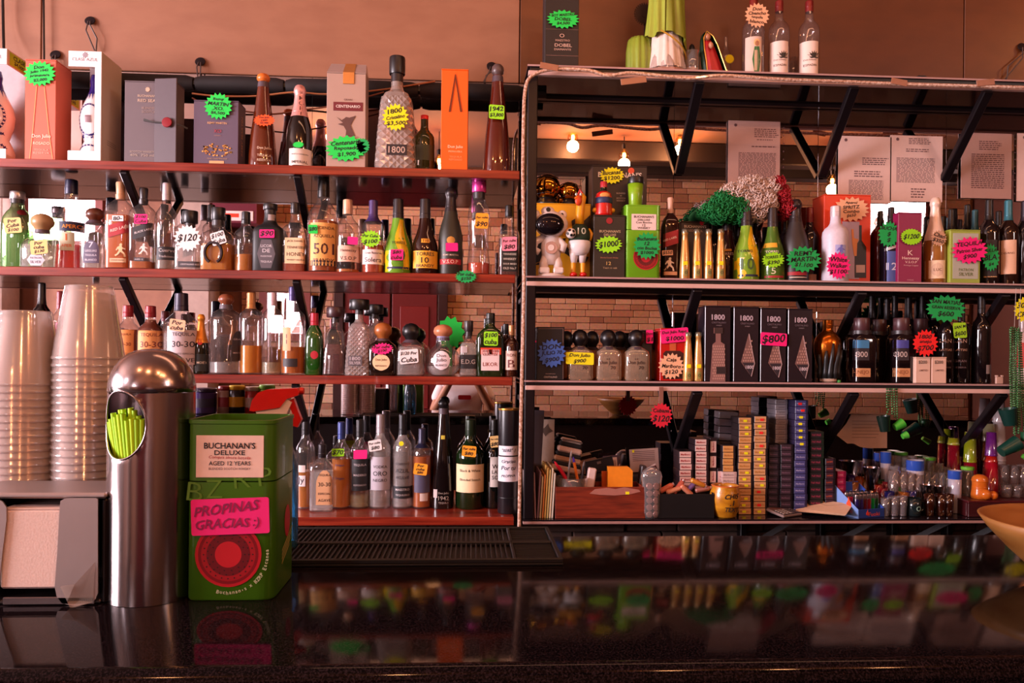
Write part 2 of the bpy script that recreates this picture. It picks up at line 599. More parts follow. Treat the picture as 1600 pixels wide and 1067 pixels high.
# ------------------------------------------------------------------ mirror behind the shelves
mir = empty('mirror', (0, MIR, zmb), 'wide wall mirror in butted panes behind all the bottle shelves', 'mirror')
seams = [-3.3, at(62, 400, MIR).x, at(486, 400, MIR).x, XP * 1.0, at(1052, 300, MIR).x, at(1277, 300, MIR).x, at(1477, 300, MIR).x, 3.4]
for a, b in zip(seams, seams[1:]):
    mk('mirror_pane', move(cbox(a + .0005, b - .0005, -.003, .008, 0, ztop - zmb - .003, .0004), (0, 0, 0)), mirror_mat(), mir)

# insulated pipes along the mirror's top edge
zp = at(560, 139, 2.93).z
pp = empty('insulated_pipe', (-1.0, 2.93, zp), 'black foam insulated pipe bundle tied along the top of the mirror', 'pipe')
xs = [-3.0, at(305, 139, 2.93).x, at(446, 139, 2.93).x, at(655, 139, 2.93).x, XP + .02]
for a, b in zip(xs, xs[1:]):
    pts = [(a + .004 - pp.location.x, 0, 0), (a + .03 - pp.location.x, 0, .001), ((a + b) / 2 - pp.location.x, 0, .003), (b - .03 - pp.location.x, 0, .001), (b - .004 - pp.location.x, 0, 0)]
    mk('foam_sleeve', tube(pts, [.024, .030, .031, .030, .024], 14), plain('1c1416', .75, grain=.2), pp, smooth=True)
mk('pipe_core', tube([(-2.0, 0, 0), (XP + 1.1, 0, 0)], .018), BLACK, pp)
def cable(name, pts, r, mat, label, cat='cable', group=None, n=6):
    P = [Vector(p) for p in pts]
    out = []
    for i in range(len(P) - 1):
        p0, p1, p2, p3 = P[max(i - 1, 0)], P[i], P[i + 1], P[min(i + 2, len(P) - 1)]
        for k in range(6):
            t = k / 6
            out.append(.5 * ((2 * p1) + (p2 - p0) * t + (2 * p0 - 5 * p1 + 4 * p2 - p3) * t * t + (3 * p1 - p0 - 3 * p2 + p3) * t ** 3))
    out.append(P[-1])
    return mk(name, tube(out, r, n), mat, None, True, label=label, cat=cat, group=group)
cable('cable', [at(300, 146, 2.89), at(340, 150, 2.89), at(400, 150, 2.89), at(460, 144, 2.89), at(510, 147, 2.89), at(590, 141, 2.89), at(680, 127, 2.9)], .0035, plain('b06a40', .5), 'brown cable strapped along the black insulated pipes')
cable('cable', [at(300, 153, 2.9), at(330, 165, 2.89), at(420, 178, 2.88), at(470, 172, 2.88), at(520, 165, 2.89), at(600, 144, 2.89)], .003, plain('8a4a30', .5), 'thin brown cable sagging under the black insulated pipes')

# hooks with their loops on the boards
def hook(px, py, px2, py2, label):
    P, Q = at(px, py, MIR - .012), at(px2, py2, MIR - .03)
    o = empty('ceiling_hook', P, label, 'hook', 'screw hooks on the boards')
    mk('disc', rot(lathe([(-.004, .012), (0, .019), (.004, .019), (.006, .008)], 14), math.radians(70), 'X'), plain('3c3438', .35, .8), o, smooth=True)
    L = Q - P
    mk('wire_loop', tube([(-.004, -.008, -.004), (-.008, -.015, L.z * .35), (L.x - .004, -.012, L.z * .97), (L.x + .002, -.012, L.z), (L.x + .006, -.014, L.z * .6), (.006, -.014, -.02), (.004, -.008, -.004)], .0026, 6), plain('4a3a38', .5), o)
hook(141, 33, 148, 79, 'hook with hanging wire loop above the open white carton')
hook(87, 86, 84, 104, 'hook with wire loop between the orange carton and open white carton')
hook(313, 97, 310, 124, 'hook with wire loop above the purple grey cognac carton')
hook(768, 104, 757, 128, 'small hook with drooping wire above the slim amber bottle')
hook(1597, 74, 1574, 124, 'hook and slanting wire above the far end of the top shelf')
cable('cable', [at(4, -20, 2.96), at(5, 40, 2.96), at(6, 80, 2.93)], .005, BLACK, 'black cable running down the pink wall to the corner carton')
cable('cable', [at(68, -20, 2.975), at(68.5, 40, 2.975), at(69, 97, 2.975)], .0035, BLACK, 'thin black cable down the board seam above the orange carton')

# ------------------------------------------------------------------ shelves
def bracket(parent, x, z, drop, w=.026):
    """Flat steel strut from the shelf's front down to the wall, with the wall leg and the arm under the shelf."""
    L = parent.location
    y0, y1 = FRONT + .015, MIR - .008
    th = math.atan2(drop, y1 - y0)
    vf = cbox(-w / 2, w / 2, 0, math.hypot(drop, y1 - y0), -.012, .012, .003)
    vf = rot(vf, -th, 'X')
    mk('bracket', move(vf, (x - L.x, y0 - L.y, z - L.z)), plain('1b1418', .3, .3), parent)
def plank(z, x0, x1, label, xb, drop=.22, y1=MIR - .002):
    o = empty('shelf', ((x0 + x1) / 2, FRONT, z), label, 'shelf', 'red wooden back bar shelves')
    L = o.location
    mk('plank', cbox(x0 - L.x, x1 - L.x, 0, .03, -.030, 0, .002), WOOD, o)
    mk('board', cbox(x0 - L.x, x1 - L.x, .0302, y1 - FRONT, -.022, -.0005, .002), WOOD, o)
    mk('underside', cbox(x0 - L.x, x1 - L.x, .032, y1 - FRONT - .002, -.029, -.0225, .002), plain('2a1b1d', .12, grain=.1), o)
    for x in xb:
        bracket(o, x, z - .03, drop)
    return o
bx = [at(190, 280, FRONT).x, at(463, 280, FRONT).x]
plank(zL1, XL, XP - .012, 'topmost red wooden shelf, under the tall gift cartons', bx)
plank(zL2, XL, XP - .024, 'second red wooden shelf, holding the row of mixed spirits', bx)
plank(zL3, XL, XP - .030, 'third red wooden shelf, behind the steel straw dispenser', bx)
o4 = plank(zL4, XL, XP - .020, 'lowest red wooden shelf, behind the ribbed bar mat', [])
def frame_shelf(z, x1, label, xb, drop):
    x0 = XP + .012
    o = empty('shelf', (x0, FRONT, z), label, 'shelf', 'steel framed glass shelves')
    mk('glass_plate', cbox(0, x1 - x0, -.004, MIR - FRONT - .006, -.007, 0, .001), plain('4a3434', .08, grain=.1), o)
    mk('glass_edge', cbox(0, x1 - x0, -.006, -.0042, -.0068, -.0004, .0005), plain('b08a88', .3), o)
    mk('spacer', cbox(.01, x1 - x0, .004, .024, -.019, -.007, .001), BLACK, o)
    mk('front_bar', cbox(.004, x1 - x0, 0, .022, -.035, -.019, .0015), PAINT, o)
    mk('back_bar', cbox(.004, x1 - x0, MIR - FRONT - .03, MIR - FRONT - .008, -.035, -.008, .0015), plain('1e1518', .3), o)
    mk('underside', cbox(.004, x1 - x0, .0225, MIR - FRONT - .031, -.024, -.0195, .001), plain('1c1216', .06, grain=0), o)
    for x in xb:
        bracket(o, x, z - .036, drop, .036)
    return o
xb = [at(1095, 130, FRONT).x, at(1338, 135, FRONT).x, at(1548, 140, FRONT).x]
frame_shelf(zR1, XR, 'highest steel framed glass shelf, carrying the green robed statue', xb, .27)
frame_shelf(zR2, XR, 'steel framed glass shelf under the clown wig and astronaut', [at(1092, 455, FRONT).x, at(1350, 460, FRONT).x, at(1575, 465, FRONT).x], .26)
frame_shelf(zR3, XR, 'steel framed glass shelf under the four tall black tequila cartons', [at(1092, 610, FRONT).x, at(1338, 612, FRONT).x, at(1572, 614, FRONT).x], .25)
lo = empty('shelf', (XP + .012, FRONT, zR4), 'lowest steel framed glass shelf, crowded with cigarette packs and glasses', 'shelf', 'steel framed glass shelves')
mk('glass_plate', cbox(0, XR - XP, -.004, MIR - FRONT - .006, -.006, 0, .001), plain('1c1418', .07, grain=.1), lo)
mk('front_bar', cbox(0, XR - XP, -.006, .02, -.016, -.0062, .0015), plain('a47a74', .4), lo)
for px in (1165, 1290, 1403, 1490):
    x = at(px, 825, 2.9).x - lo.location.x
    mk('wall_leg', cbox(x - .012, x + .012, .20, .245, -.30, -.0165, .003), plain('140e10', .4), lo)
    mk('bracket', tube([(x + .13, .05, -.017), (x + .02, .24, -.17)], .014, 4), plain('140e10', .4), lo)
x = XP + .03
up_ = empty('shelf_upright', (x, FRONT, zR4), 'black steel upright at the joint of the two shelf units', 'upright')
mk('front_post', cbox(-.016, .02, .003, .03, 0, zR1 - zR4 - .037, .003), plain('1a1216', .3, .3), up_)
mk('rear_post', cbox(-.012, .012, MIR - FRONT - .04, MIR - FRONT - .012, 0, zR1 - zR4 - .037, .003), plain('1a1216', .3, .3), up_)
for dz in (.4, .8, 1.2):
    mk('rung', cbox(-.008, .008, .031, MIR - FRONT - .041, dz, dz + .02, .002), plain('1a1216', .3, .3), up_)
# clear rope light running up the upright and along the top shelf
ROPE = ramp_mat('aged_clear_tube', (30, 30, 30), [(.3, '8a5a44'), (.5, 'c99c86'), (.7, 'e8d0c4')], .2, 4, 4, .6)
pts = [at(811, 834, 2.69), at(811.5, 800, 2.69), at(813, 700, 2.69), at(815, 600, 2.69), at(817, 520, 2.69), at(818.5, 440, 2.69), at(818, 360, 2.69), at(817, 270, 2.69), at(818, 190, 2.69), at(820, 145, 2.69), at(826, 124, 2.69), at(842, 113, 2.69), at(870, 108, 2.69), at(920, 110, 2.69), at(950, 118, 2.69), at(985, 114, 2.69), at(1030, 118, 2.69), at(1080, 122, 2.69), at(1130, 118, 2.69), at(1220, 124, 2.69), at(1330, 128, 2.69), at(1420, 132, 2.69), at(1500, 134, 2.69), at(1640, 138, 2.69)]
ro = cable('rope_light', pts, .0065, ROPE, 'clear rope light running up the black upright and along the top shelf edge', 'light', n=8)
for i, (px, py, w) in enumerate([(858, 104, 28), (990, 126, 40), (1405, 128, 26), (1540, 129, 30)]):
    P = at(px, py, 2.682)
    mk('adhesive_tape', move(rot(cbox(-w * .00115, w * .00115, -.001, .001, -.011, .011, .0008), .15 * (-1) ** i, 'Y'), P), plain('a06a50', .25), ro)

# ------------------------------------------------------------------ bulbs over the bar (seen in the mirror)
BULBGLASS = glass('ffe2b0', 'c88a40', 1.0)
cordpts = []
for i, (px, py, Y) in enumerate(sorted(BULBS, key=lambda b: at(b[0], b[1], 6 - b[2]).x)):
    D = 6 - Y
    P = at(px, py, D)
    P = Vector((P.x, Y, P.z))
    k = .045 if i % 2 else .042
    b = empty('string_bulb', P, ['amber filament bulb first from the window end', 'amber filament bulb second from the window end', 'amber filament bulb third along the string', 'amber filament bulb, middle of the string', 'amber filament bulb fifth along the string', 'amber filament bulb next to the last', 'amber filament bulb at the far end of the string'][i], 'bulb', 'bulbs strung above the bar')
    mk('envelope', lathe([(-.046, .004), (-.042, .02), (-.028, .038), (-.005, .046), (.018, .040), (.038, .024), (.055, .015)], 16), BULBGLASS, b, smooth=True)
    mk('filament', lathe([(-.02, .012), (.0, .016), (.02, .012)], 8), plain('ff9a30', .5, grain=0, em=60.0, emc='ffb050'), b)
    mk('socket', lathe([(.052, .018), (.09, .02), (.10, .01)], 12), BLACK, b)
    mk('flex', tube([(0, 0, .1), (0, 0, max(.12, 3.29 - P.z))], .004, 6), BLACK, b)
    lamp('bulb_light', 'POINT', P + Vector((0, .0, -.075)), 20, WARM, radius=.05)

eb = empty('string_bulb', (2.75, 2.55, 2.96), 'amber filament bulb on the ceiling by the end of the highest shelf', 'bulb')
mk('envelope', lathe([(-.046, .004), (-.042, .02), (-.028, .038), (-.005, .046), (.018, .040), (.038, .024), (.055, .015)], 16), BULBGLASS, eb, smooth=True)
mk('filament', lathe([(-.02, .012), (.0, .016), (.02, .012)], 8), plain('ff9a30', .5, grain=0, em=60.0, emc='ffb050'), eb)
mk('flex', tube([(0, 0, .05), (0, 0, .335)], .006, 6), BLACK, eb)

# ------------------------------------------------------------------ bar counter
GR, ntg, og = newmat('speckled_black_granite')
tc = N(ntg, 'TexCoord')
vo = N(ntg, 'TexVoronoi')
vo.inputs['Scale'].default_value = 260
no = N(ntg, 'TexNoise')
no.inputs['Scale'].default_value = 420
no.inputs['Detail'].default_value = 2
cr = N(ntg, 'ValToRGB')
for q, (pos, col) in zip((cr.color_ramp.elements[0], cr.color_ramp.elements[1], cr.color_ramp.elements.new(.80)), [(.45, '050304'), (.68, '0c0809'), (.86, '33262a')]):
    q.position, q.color = pos, lin(col) + (1,)
p = N(ntg, 'BsdfPrincipled')
p.inputs['Roughness'].default_value = .11
p.inputs['Specular IOR Level'].default_value = .16
ntg.links.new(tc.outputs['Object'], no.inputs['Vector'])
ntg.links.new(no.outputs['Fac'], cr.inputs[0])
ntg.links.new(cr.outputs[0], p.inputs['Base Color'])
r1 = N(ntg, 'TexNoise')
r1.inputs['Scale'].default_value = 90
mr = N(ntg, 'MapRange')
mr.inputs[3].default_value, mr.inputs[4].default_value = .04, .10
ntg.links.new(tc.outputs['Object'], r1.inputs['Vector'])
ntg.links.new(r1.outputs['Fac'], mr.inputs[0])
ntg.links.new(mr.outputs[0], p.inputs['Roughness'])
ntg.links.new(p.outputs[0], og.inputs[0])
y0, y1 = .862, atz(1200, 837, ZC).y
ctr = empty('bar_counter', (0, (y0 + y1) / 2, 0), 'long bar counter with a glossy speckled black granite top', 'counter')
edge = []
for k in range(9):
    a = math.pi * (k / 8 - .5)
    edge.append((y0 - .001 + .02 * (1 - math.cos(a)), ZC - .02 + .02 * math.sin(a)))
poly = [(y, z) for y, z in edge] + [(y1, ZC), (y1, ZC - .04)]
V = [(-3.0, y - ctr.location.y, z) for y, z in poly] + [(3.2, y - ctr.location.y, z) for y, z in poly]
n = len(poly)
mk('granite_top', (V, [tuple(range(n)), tuple(range(n, 2 * n))[::-1]] + [(i, i + n, (i + 1) % n + n, (i + 1) % n) for i in range(n)]), GR, ctr, smooth=True)
mk('front_panel', cbox(-3.0, 3.2, y0 + .03 - ctr.location.y, y0 + .06 - ctr.location.y, .0, ZC - .041, .003), plain('171012', .5, grain=.3, scale=8), ctr)
mk('service_side', cbox(-3.0, 3.2, y1 - .05 - ctr.location.y, y1 - .02 - ctr.location.y, .0, ZC - .041, .003), plain('1c1214', .5, grain=.3, scale=8), ctr)

# ------------------------------------------------------------------ bottles
PROF = {   # (height, radius) rings, body exponent, depth ratio
 'std': ([(0, .92), (.02, 1), (.56, 1), (.62, .96), (.67, .82), (.71, .62), (.75, .43), (.80, .37), (1, .35)], 2, 1),
 'tall': ([(0, .94), (.015, 1), (.60, 1), (.66, .95), (.70, .8), (.735, .55), (.77, .42), (.82, .37), (1, .36)], 2, 1),
 'dome': ([(0, .94), (.015, 1), (.66, 1), (.71, .95), (.755, .8), (.785, .58), (.80, .42), (.83, .36), (1, .35)], 2, 1),
 'torres': ([(0, .94), (.02, 1), (.30, 1), (.38, .96), (.46, .84), (.54, .66), (.62, .52), (.70, .44), (.76, .40), (1, .36)], 2, 1),
 'champ': ([(0, .95), (.02, 1), (.40, 1), (.48, .95), (.56, .82), (.66, .6), (.76, .45), (.87, .38), (.90, .40), (.915, .46), (.95, .44), (1, .30)], 2, 1),
 'slim': ([(0, .98), (.02, 1), (.15, .97), (.35, .86), (.55, .68), (.72, .52), (.84, .42), (.9, .38), (1, .36)], 2.6, 1),
 'crystal': ([(0, .96), (.02, 1), (.30, .9), (.62, .74), (.67, .6), (.705, .36), (.74, .30), (1, .30)], 6, 1),
 'square': ([(0, .95), (.012, 1), (.66, 1), (.71, .93), (.755, .72), (.79, .46), (.82, .36), (1, .33)], 5, 1),
 'squat': ([(0, .9), (.03, 1), (.34, 1), (.44, .94), (.52, .76), (.58, .5), (.61, .4), (.70, .37), (1, .36)], 4, .8),
 'flat': ([(0, .95), (.02, 1), (.60, 1), (.67, .92), (.73, .66), (.77, .42), (.80, .33), (1, .31)], 6, .62),
 'globe': ([(0, .5), (.02, .7), (.08, .86), (.16, .96), (.27, 1), (.38, .95), (.48, .8), (.56, .58), (.61, .42), (.66, .38), (1, .36)], 2, .8),
 'box70': ([(0, .95), (.03, 1), (.50, .98), (.57, .9), (.62, .66), (.66, .42), (.70, .36), (1, .34)], 5, .85),
 'bat': ([(0, .95), (.02, 1), (.25, .97), (.5, .82), (.75, .62), (.88, .5), (.90, .6), (.93, .62), (1, .5)], 2, 1),
 'wavy': ([(0, .88), (.02, 1), (.12, 1), (.25, .88), (.38, .84), (.52, .94), (.62, .96), (.71, .86), (.77, .6), (.81, .5), (1, .5)], 2, 1),
 'jd': ([(0, .96), (.02, 1), (.56, 1), (.62, .94), (.66, .76), (.70, .5), (.74, .42), (.8, .38), (1, .36)], 6, 1),
 'cone': ([(0, 1), (.02, 1.0), (.30, .92), (.55, .98), (.60, .93), (.66, .7), (.70, .48), (.76, .40), (1, .37)], 2, 1),
 'stone': ([(0, .9), (.02, 1), (.4, 1), (.58, .98), (.66, .9), (.74, .66), (.78, .48), (.81, .42), (1, .42)], 3, .8),
 'skull': ([(0, .62), (.02, .72), (.12, .68), (.25, .72), (.38, .88), (.5, .98), (.60, 1), (.70, .9), (.77, .66), (.81, .42), (.84, .34), (1, .36)], 2, .9),
 'spool': ([(0, .95), (.01, 1), (.985, 1), (1, .98)], 2, 1),
}
SH = {'L1': (zL1, YB), 'L2': (zL2, YB), 'L3': (zL3, YB), 'L4': (zL4, 2.90), 'R1': (zR1, 2.80), 'R2': (zR2, YB), 'R3': (zR3, YB), 'R4': (zR4, 2.85)}
class Shape:
    def __init__(s, prof, rx, h):
        pr, s.p, s.ky = PROF[prof]
        s.pr, s.rx, s.h = pr, rx, h
        s.rn = min(r for t, r in pr[2:])
    def r(s, t):
        q = s.pr
        if t <= q[0][0]:
            return q[0][1] * s.rx
        for (a, ra), (b, rb) in zip(q, q[1:]):
            if t <= b:
                return (ra + (rb - ra) * (t - a) / max(b - a, 1e-9)) * s.rx
        return q[-1][1] * s.rx
    def k(s, t):     # how much of the body's section (0 neck, 1 body)
        return max(0, min(1, (s.r(t) / s.rx - s.rn) / max(1e-6, 1 - s.rn)))
    def pe(s, t):
        return 2 + (s.p - 2) * s.k(t)
    def kk(s, t):
        return 1 + (s.ky - 1) * s.k(t)
    def ts(s, t0, t1):
        v = [t0] + [t for t, _ in s.pr if t0 + .004 < t < t1 - .004] + [t1]
        return v
    def rings(s, t0, t1, sc=1.0, off=0.0):
        return [(t * s.h, s.r(t) * sc + off, s.pe(t), s.kk(t)) for t in s.ts(t0, t1)]
    def fy(s, x, z):     # front surface's y at local x, z
        t = max(0, min(1, z / s.h))
        r, p, k = s.r(t), s.pe(t), s.kk(t)
        u = min(.999, abs(x) / max(r, 1e-6))
        return -r * k * (1 - u ** p) ** (1 / p)
def patch(sh, x0, x1, z0, z1, off=.0006, nx=12, shape='rect', skew=0.0):
    """A label that lies on the bottle's front."""
    V, Fs = [], []
    zs = sorted(set([z0, z1] + [t * sh.h for t, _ in sh.pr if z0 < t * sh.h < z1] + ([z0 + (z1 - z0) * i / 10 for i in range(11)] if shape != 'rect' else [])))
    cx, hw = (x0 + x1) / 2, (x1 - x0) / 2
    for z in zs:
        if shape == 'oval':
            w = hw * math.sqrt(max(.02, 1 - ((z - (z0 + z1) / 2) / ((z1 - z0) / 2)) ** 2))
        elif shape == 'arch':
            u = (z - z0) / (z1 - z0)
            w = hw * (1 if u < .55 else math.sqrt(max(.05, 1 - ((u - .55) / .45) ** 2)))
        elif shape == 'hex':
            u = abs(2 * (z - z0) / (z1 - z0) - 1)
            w = hw * (1 - .45 * u)
        else:
            w = hw
        for i in range(nx + 1):
            x = cx + w * math.sin(math.pi / 2 * (2 * i / nx - 1)) if sh.p < 3 else cx + w * (2 * i / nx - 1)
            zz = z + skew * (x - cx)
            lim = sh.r(zz / sh.h) * .996
            x = max(-lim, min(lim, x))
            V.append((x, sh.fy(x, zz) - off, zz))
    for j in range(len(zs) - 1):
        for i in range(nx):
            a = j * (nx + 1) + i
            Fs.append((a, a + 1, a + nx + 2, a + nx + 1))
    return V, Fs
def wrap_text(name, sh, text, cx, cz, w, h, mat, parent, hand=False, bold=None, skew=0.0, fill=.88, off=.0011):
    v, f = lines2d(text, w, h, hand, fill, bold)
    V = []
    for x, z in v:
        X, Z = cx + x, cz + z + skew * x
        lim = sh.r(Z / sh.h) * .99
        X = max(-lim, min(lim, X))
        V.append((X, sh.fy(X, Z) - off, Z))
    return mk(name, (V, f), mat, parent)
CLEAR = 'fbf6f5'
def dark_glass(col):
    return plain(col, .07, grain=0, coat=.3)
def bottle(name, label, cx, top, hw, sh, prof='std', glass_col=CLEAR, cap=None, liq=None, labels=(), tags=(), Y=None, group=None, writing=(), cat='bottle', cold=None, n=20):
    """cx, top, hw: the bottle's axis, top and half width in the photograph; it stands on shelf sh."""
    z, Y0 = SH[sh]
    Y = Y or Y0
    P = at(cx, top, Y)
    k = dep(P.x, Y) / F
    pz = at(cx, 560, Y)
    org = Vector((at(cx, (top + 560 - (z - CZ) / k) / 2, Y).x, Y, z + .0005))
    h, rx = P.z - org.z, hw * k
    s = Shape(prof, rx, h)
    root = empty(name, org, label, cat, group)
    tc = cap[0] if cap else 1.0
    nn = 24 if s.p > 2.2 else n
    if isinstance(glass_col, str) and glass_col.startswith('!'):
        gm = dark_glass(glass_col[1:])
    elif isinstance(glass_col, str) and glass_col.startswith('~'):
        gm = glass(glass_col[1:], body=.45)
    elif not isinstance(glass_col, str):
        gm = glass_col
    else:
        gm = glass(glass_col, body=.025)
    rings = s.rings(0, min(1, tc + .01))
    if prof == 'crystal' and cap and len(cap) > 3:
        nz, nc = 20, 36
        t1 = .63
        V, Fs = [], []
        for j in range(nz + 1):
            t = t1 * j / nz
            for i in range(nc):
                a = 2 * math.pi * (i + .5) / nc
                q = (1 + (.05 if (i + j) % 2 else 0)) * s.r(t) / (abs(math.cos(a)) ** 5 + abs(math.sin(a)) ** 5) ** .2
                V.append((q * math.cos(a), q * math.sin(a), t * h))
        for j in range(nz):
            for i in range(nc):
                a, b = j * nc + i, j * nc + (i + 1) % nc
                c, d = b + nc, a + nc
                Fs += [(a, b, c), (a, c, d)] if (i + j) % 2 else [(a, b, d), (b, c, d)]
        mk('body', join((V, Fs), lathe(s.rings(t1, tc + .01), nn)), gm, root)
    else:
        mk('body', lathe(rings, nn, cap1=(tc >= 1)), gm, root, smooth=True)
    if liq:
        lv, lc = liq
        lvz = (at(cx, lv, Y).z - org.z) / h if lv > 1 else lv
        lvz = min(lvz, tc)
        mk('liquid', lathe(s.rings(.02, lvz, .93), nn), glass(lc, edge=None, gloss=.25, body=.20 if sum(lin(lc)) > 1.15 else .58, liquid=True), root, smooth=True)
    if cap:
        col, style = cap[1], cap[2] if len(cap) > 2 else 'foil'
        cm = col if not isinstance(col, str) else plain(col, .35, .25 if style == 'foil' else 0, grain=.05)
        if style == 'foil':
            mk('cap', lathe([(tc * h, s.r(tc) + .0006)] + [(a, b + .0008, c, d) for a, b, c, d in s.rings(tc + .005, .985)] + [(.992 * h, s.r(1) + .0006), (h, s.r(1) * .86)], nn), cm, root, smooth=True)
            mk('cap_band', lathe([((tc + .055) * h, s.r(tc + .055) + .001), ((tc + .06) * h, s.r(tc + .06) + .0016), ((tc + .07) * h, s.r(tc + .07) + .001)], nn, cap0=False, cap1=False), cm, root, smooth=True)
        elif style.startswith('wide'):
            r = float(style[4:] or 1.5) * s.r(1)
            tb = tc + .25 * (1 - tc)
            mk('cap', lathe([(tb * h, r * .95), ((tb + .01) * h, r), (.985 * h, r), (h, r * .94)], nn), cm, root, smooth=True)
            mk('neck_collar', lathe([((tc - .02) * h, s.r(tc) + .0006), (tb * h, s.r(tc) + .0006)], nn), plain('2a2022', .4), root, smooth=True)
        elif style.startswith('ball'):
            r = float(style[4:] or 1.6) * s.r(1)
            bh = (1 - tc) * h
            mk('neck_collar', lathe([((tc - .05) * h, s.r(tc - .05) + .0007), ((tc + .004) * h, s.r(tc) + .0007)], 18), plain('54434c', .45), root, smooth=True)
            mk('stopper', lathe([(tc * h, r * .6), (tc * h + bh * .16, r * .72), (tc * h + bh * .3, r * .95), (tc * h + bh * .5, r), (tc * h + bh * .75, r * .9), (tc * h + bh * .92, r * .6), (h, r * .2)], 18), cm, root, smooth=True)
        elif style.startswith('cork'):
            r = s.r(1)
            mk('cap', lathe([(tc * h, r * 1.02), ((tc + .035) * h, r * 1.15), ((tc + .06) * h, r * 1.15), ((tc + .065) * h, r * .98), ((tc + .09) * h, r * 1.0), (.985 * h, r * 1.12), (h, r * 1.0)], 18), cm, root, smooth=True)
    yf = Y - rx * s.ky
    for L in labels:
        x0, y0, x1, y1, col = L[:5]
        text = L[5] if len(L) > 5 else ''
        tcol = L[6] if len(L) > 6 else '241418'
        shp = L[7] if len(L) > 7 else 'rect'
        A, B = at(x0, y0, yf) - org, at(x1, y1, yf) - org
        sk = -.35 if shp == 'slant' else 0
        if shp == 'slant':
            sk, shp = .32, 'rect'
        if col:
            lb = mk('label', patch(s, A.x, B.x, B.z, A.z, off=.0055 if prof == 'crystal' else .0006, shape=shp, skew=sk), plain(col, .55, grain=.05), root, smooth=True)
        else:
            lb = root
        if text:
            if text == 'MAN':
                hh_, cx_, cz_ = (A.z - B.z), (A.x + B.x) / 2, (A.z + B.z) / 2
                man = [(0, .5), (.12, .5), (.1, .42), (.16, .4), (.08, .34), (.14, .22), (.34, .12), (.3, .06), (.14, .12), (.12, -.02), (.3, -.22), (.36, -.46), (.24, -.48), (.2, -.26), (0, -.12), (-.14, -.3), (-.34, -.44), (-.4, -.34), (-.24, -.24), (-.1, -.02), (-.16, .12), (-.26, -.02), (-.32, .02), (-.2, .24), (-.04, .33), (-.08, .4)]
                V_ = []
                for q_, r_ in man:
                    X, Z = cx_ + q_ * hh_, cz_ + r_ * hh_
                    V_.append((X, s.fy(X, Z) - .0012, Z))
                mk('walking_figure', (V_, [tuple(range(len(V_)))[::-1]]), plain(tcol, .5, grain=0), lb)
                continue
            wf_ = {'oval': .74, 'arch': .84, 'hex': .7}.get(shp, .84 if PROF[prof][1] < 3 else .92)
            wrap_text('lettering', s, text, (A.x + B.x) / 2, (A.z + B.z) / 2, (B.x - A.x) * wf_, (A.z - B.z) * (.72 if shp in ('oval', 'hex') else .92), plain(tcol, .5, grain=0), lb, skew=sk, off=.0061 if prof == 'crystal' else .0011)
    for T in tags:
        kind, tx, ty, tw, th, col, text = T[:7]
        price_tag(root, org, kind, tx, ty, tw, th, col, text, yf - .006, label=T[7] if len(T) > 7 else None, ang=T[8] if len(T) > 8 else random.uniform(-.05, .12))
    return root
def carton(name, label, x0, x1, top, sh, col, Yf=None, depth=.09, texts=(), tags=(), rough=.5, group=None, cat='box', parts=(), base=None, metal=0.0):
    """A gift carton with its front face between x0 and x1; lid flap seam and bottom fold are geometry."""
    z = SH[sh][0] if base is None else base
    Yf = Yf or FRONT + .03
    P, Q = at(x0, top, Yf), at(x1, top, Yf)
    org = Vector(((P.x + Q.x) / 2, Yf, z + .0005))
    w, h = Q.x - P.x, (P.z + Q.z) / 2 - z
    m_ = plain(col, rough, metal, grain=.05, scale=12)
    root = empty(name, org, label, cat, group)
    mk('carton', cbox(-w / 2, w / 2, 0, depth, 0, h - .004, .0015), m_, root)
    mk('lid_flap', cbox(-w / 2 - .0006, w / 2 + .0006, -.0008, depth + .0006, h - .0038, h, .001), m_, root)
    for t in texts:
        a, b, c, d, text, tcol = t[:6]
        A, B = at(a, b, Yf) - org, at(c, d, Yf) - org
        if tcol.startswith('#'):       # a printed panel of that colour
            mk('printed_panel', cbox(A.x, B.x, -.0012, -.0002, B.z, A.z, .0003), plain(tcol[1:], .5, grain=.06), root)
        else:
            flat_text('lettering', text, ((A.x + B.x) / 2, -.0022, (A.z + B.z) / 2), B.x - A.x, A.z - B.z, plain(tcol, .45, grain=0), root, bold=t[6] if len(t) > 6 else None)
    for T in tags:
        kind, tx, ty, tw, th, col_, text = T[:7]
        price_tag(root, org, kind, tx, ty, tw, th, col_, text, Yf - .007, label=T[7] if len(T) > 7 else None, ang=random.uniform(-.05, .1))
    return root, org, w, h
def pic(root, org, Yf, pts, col, name='printed_motif', off=.0015, rough=.5):
    """A printed motif: outline in pixels on a flat face."""
    o = [at(a, b, Yf) - org for a, b in pts]
    return mk(name, prism([(q.x, q.z) for q in o], -off - .0004, -off), plain(col, rough, grain=.05), root)

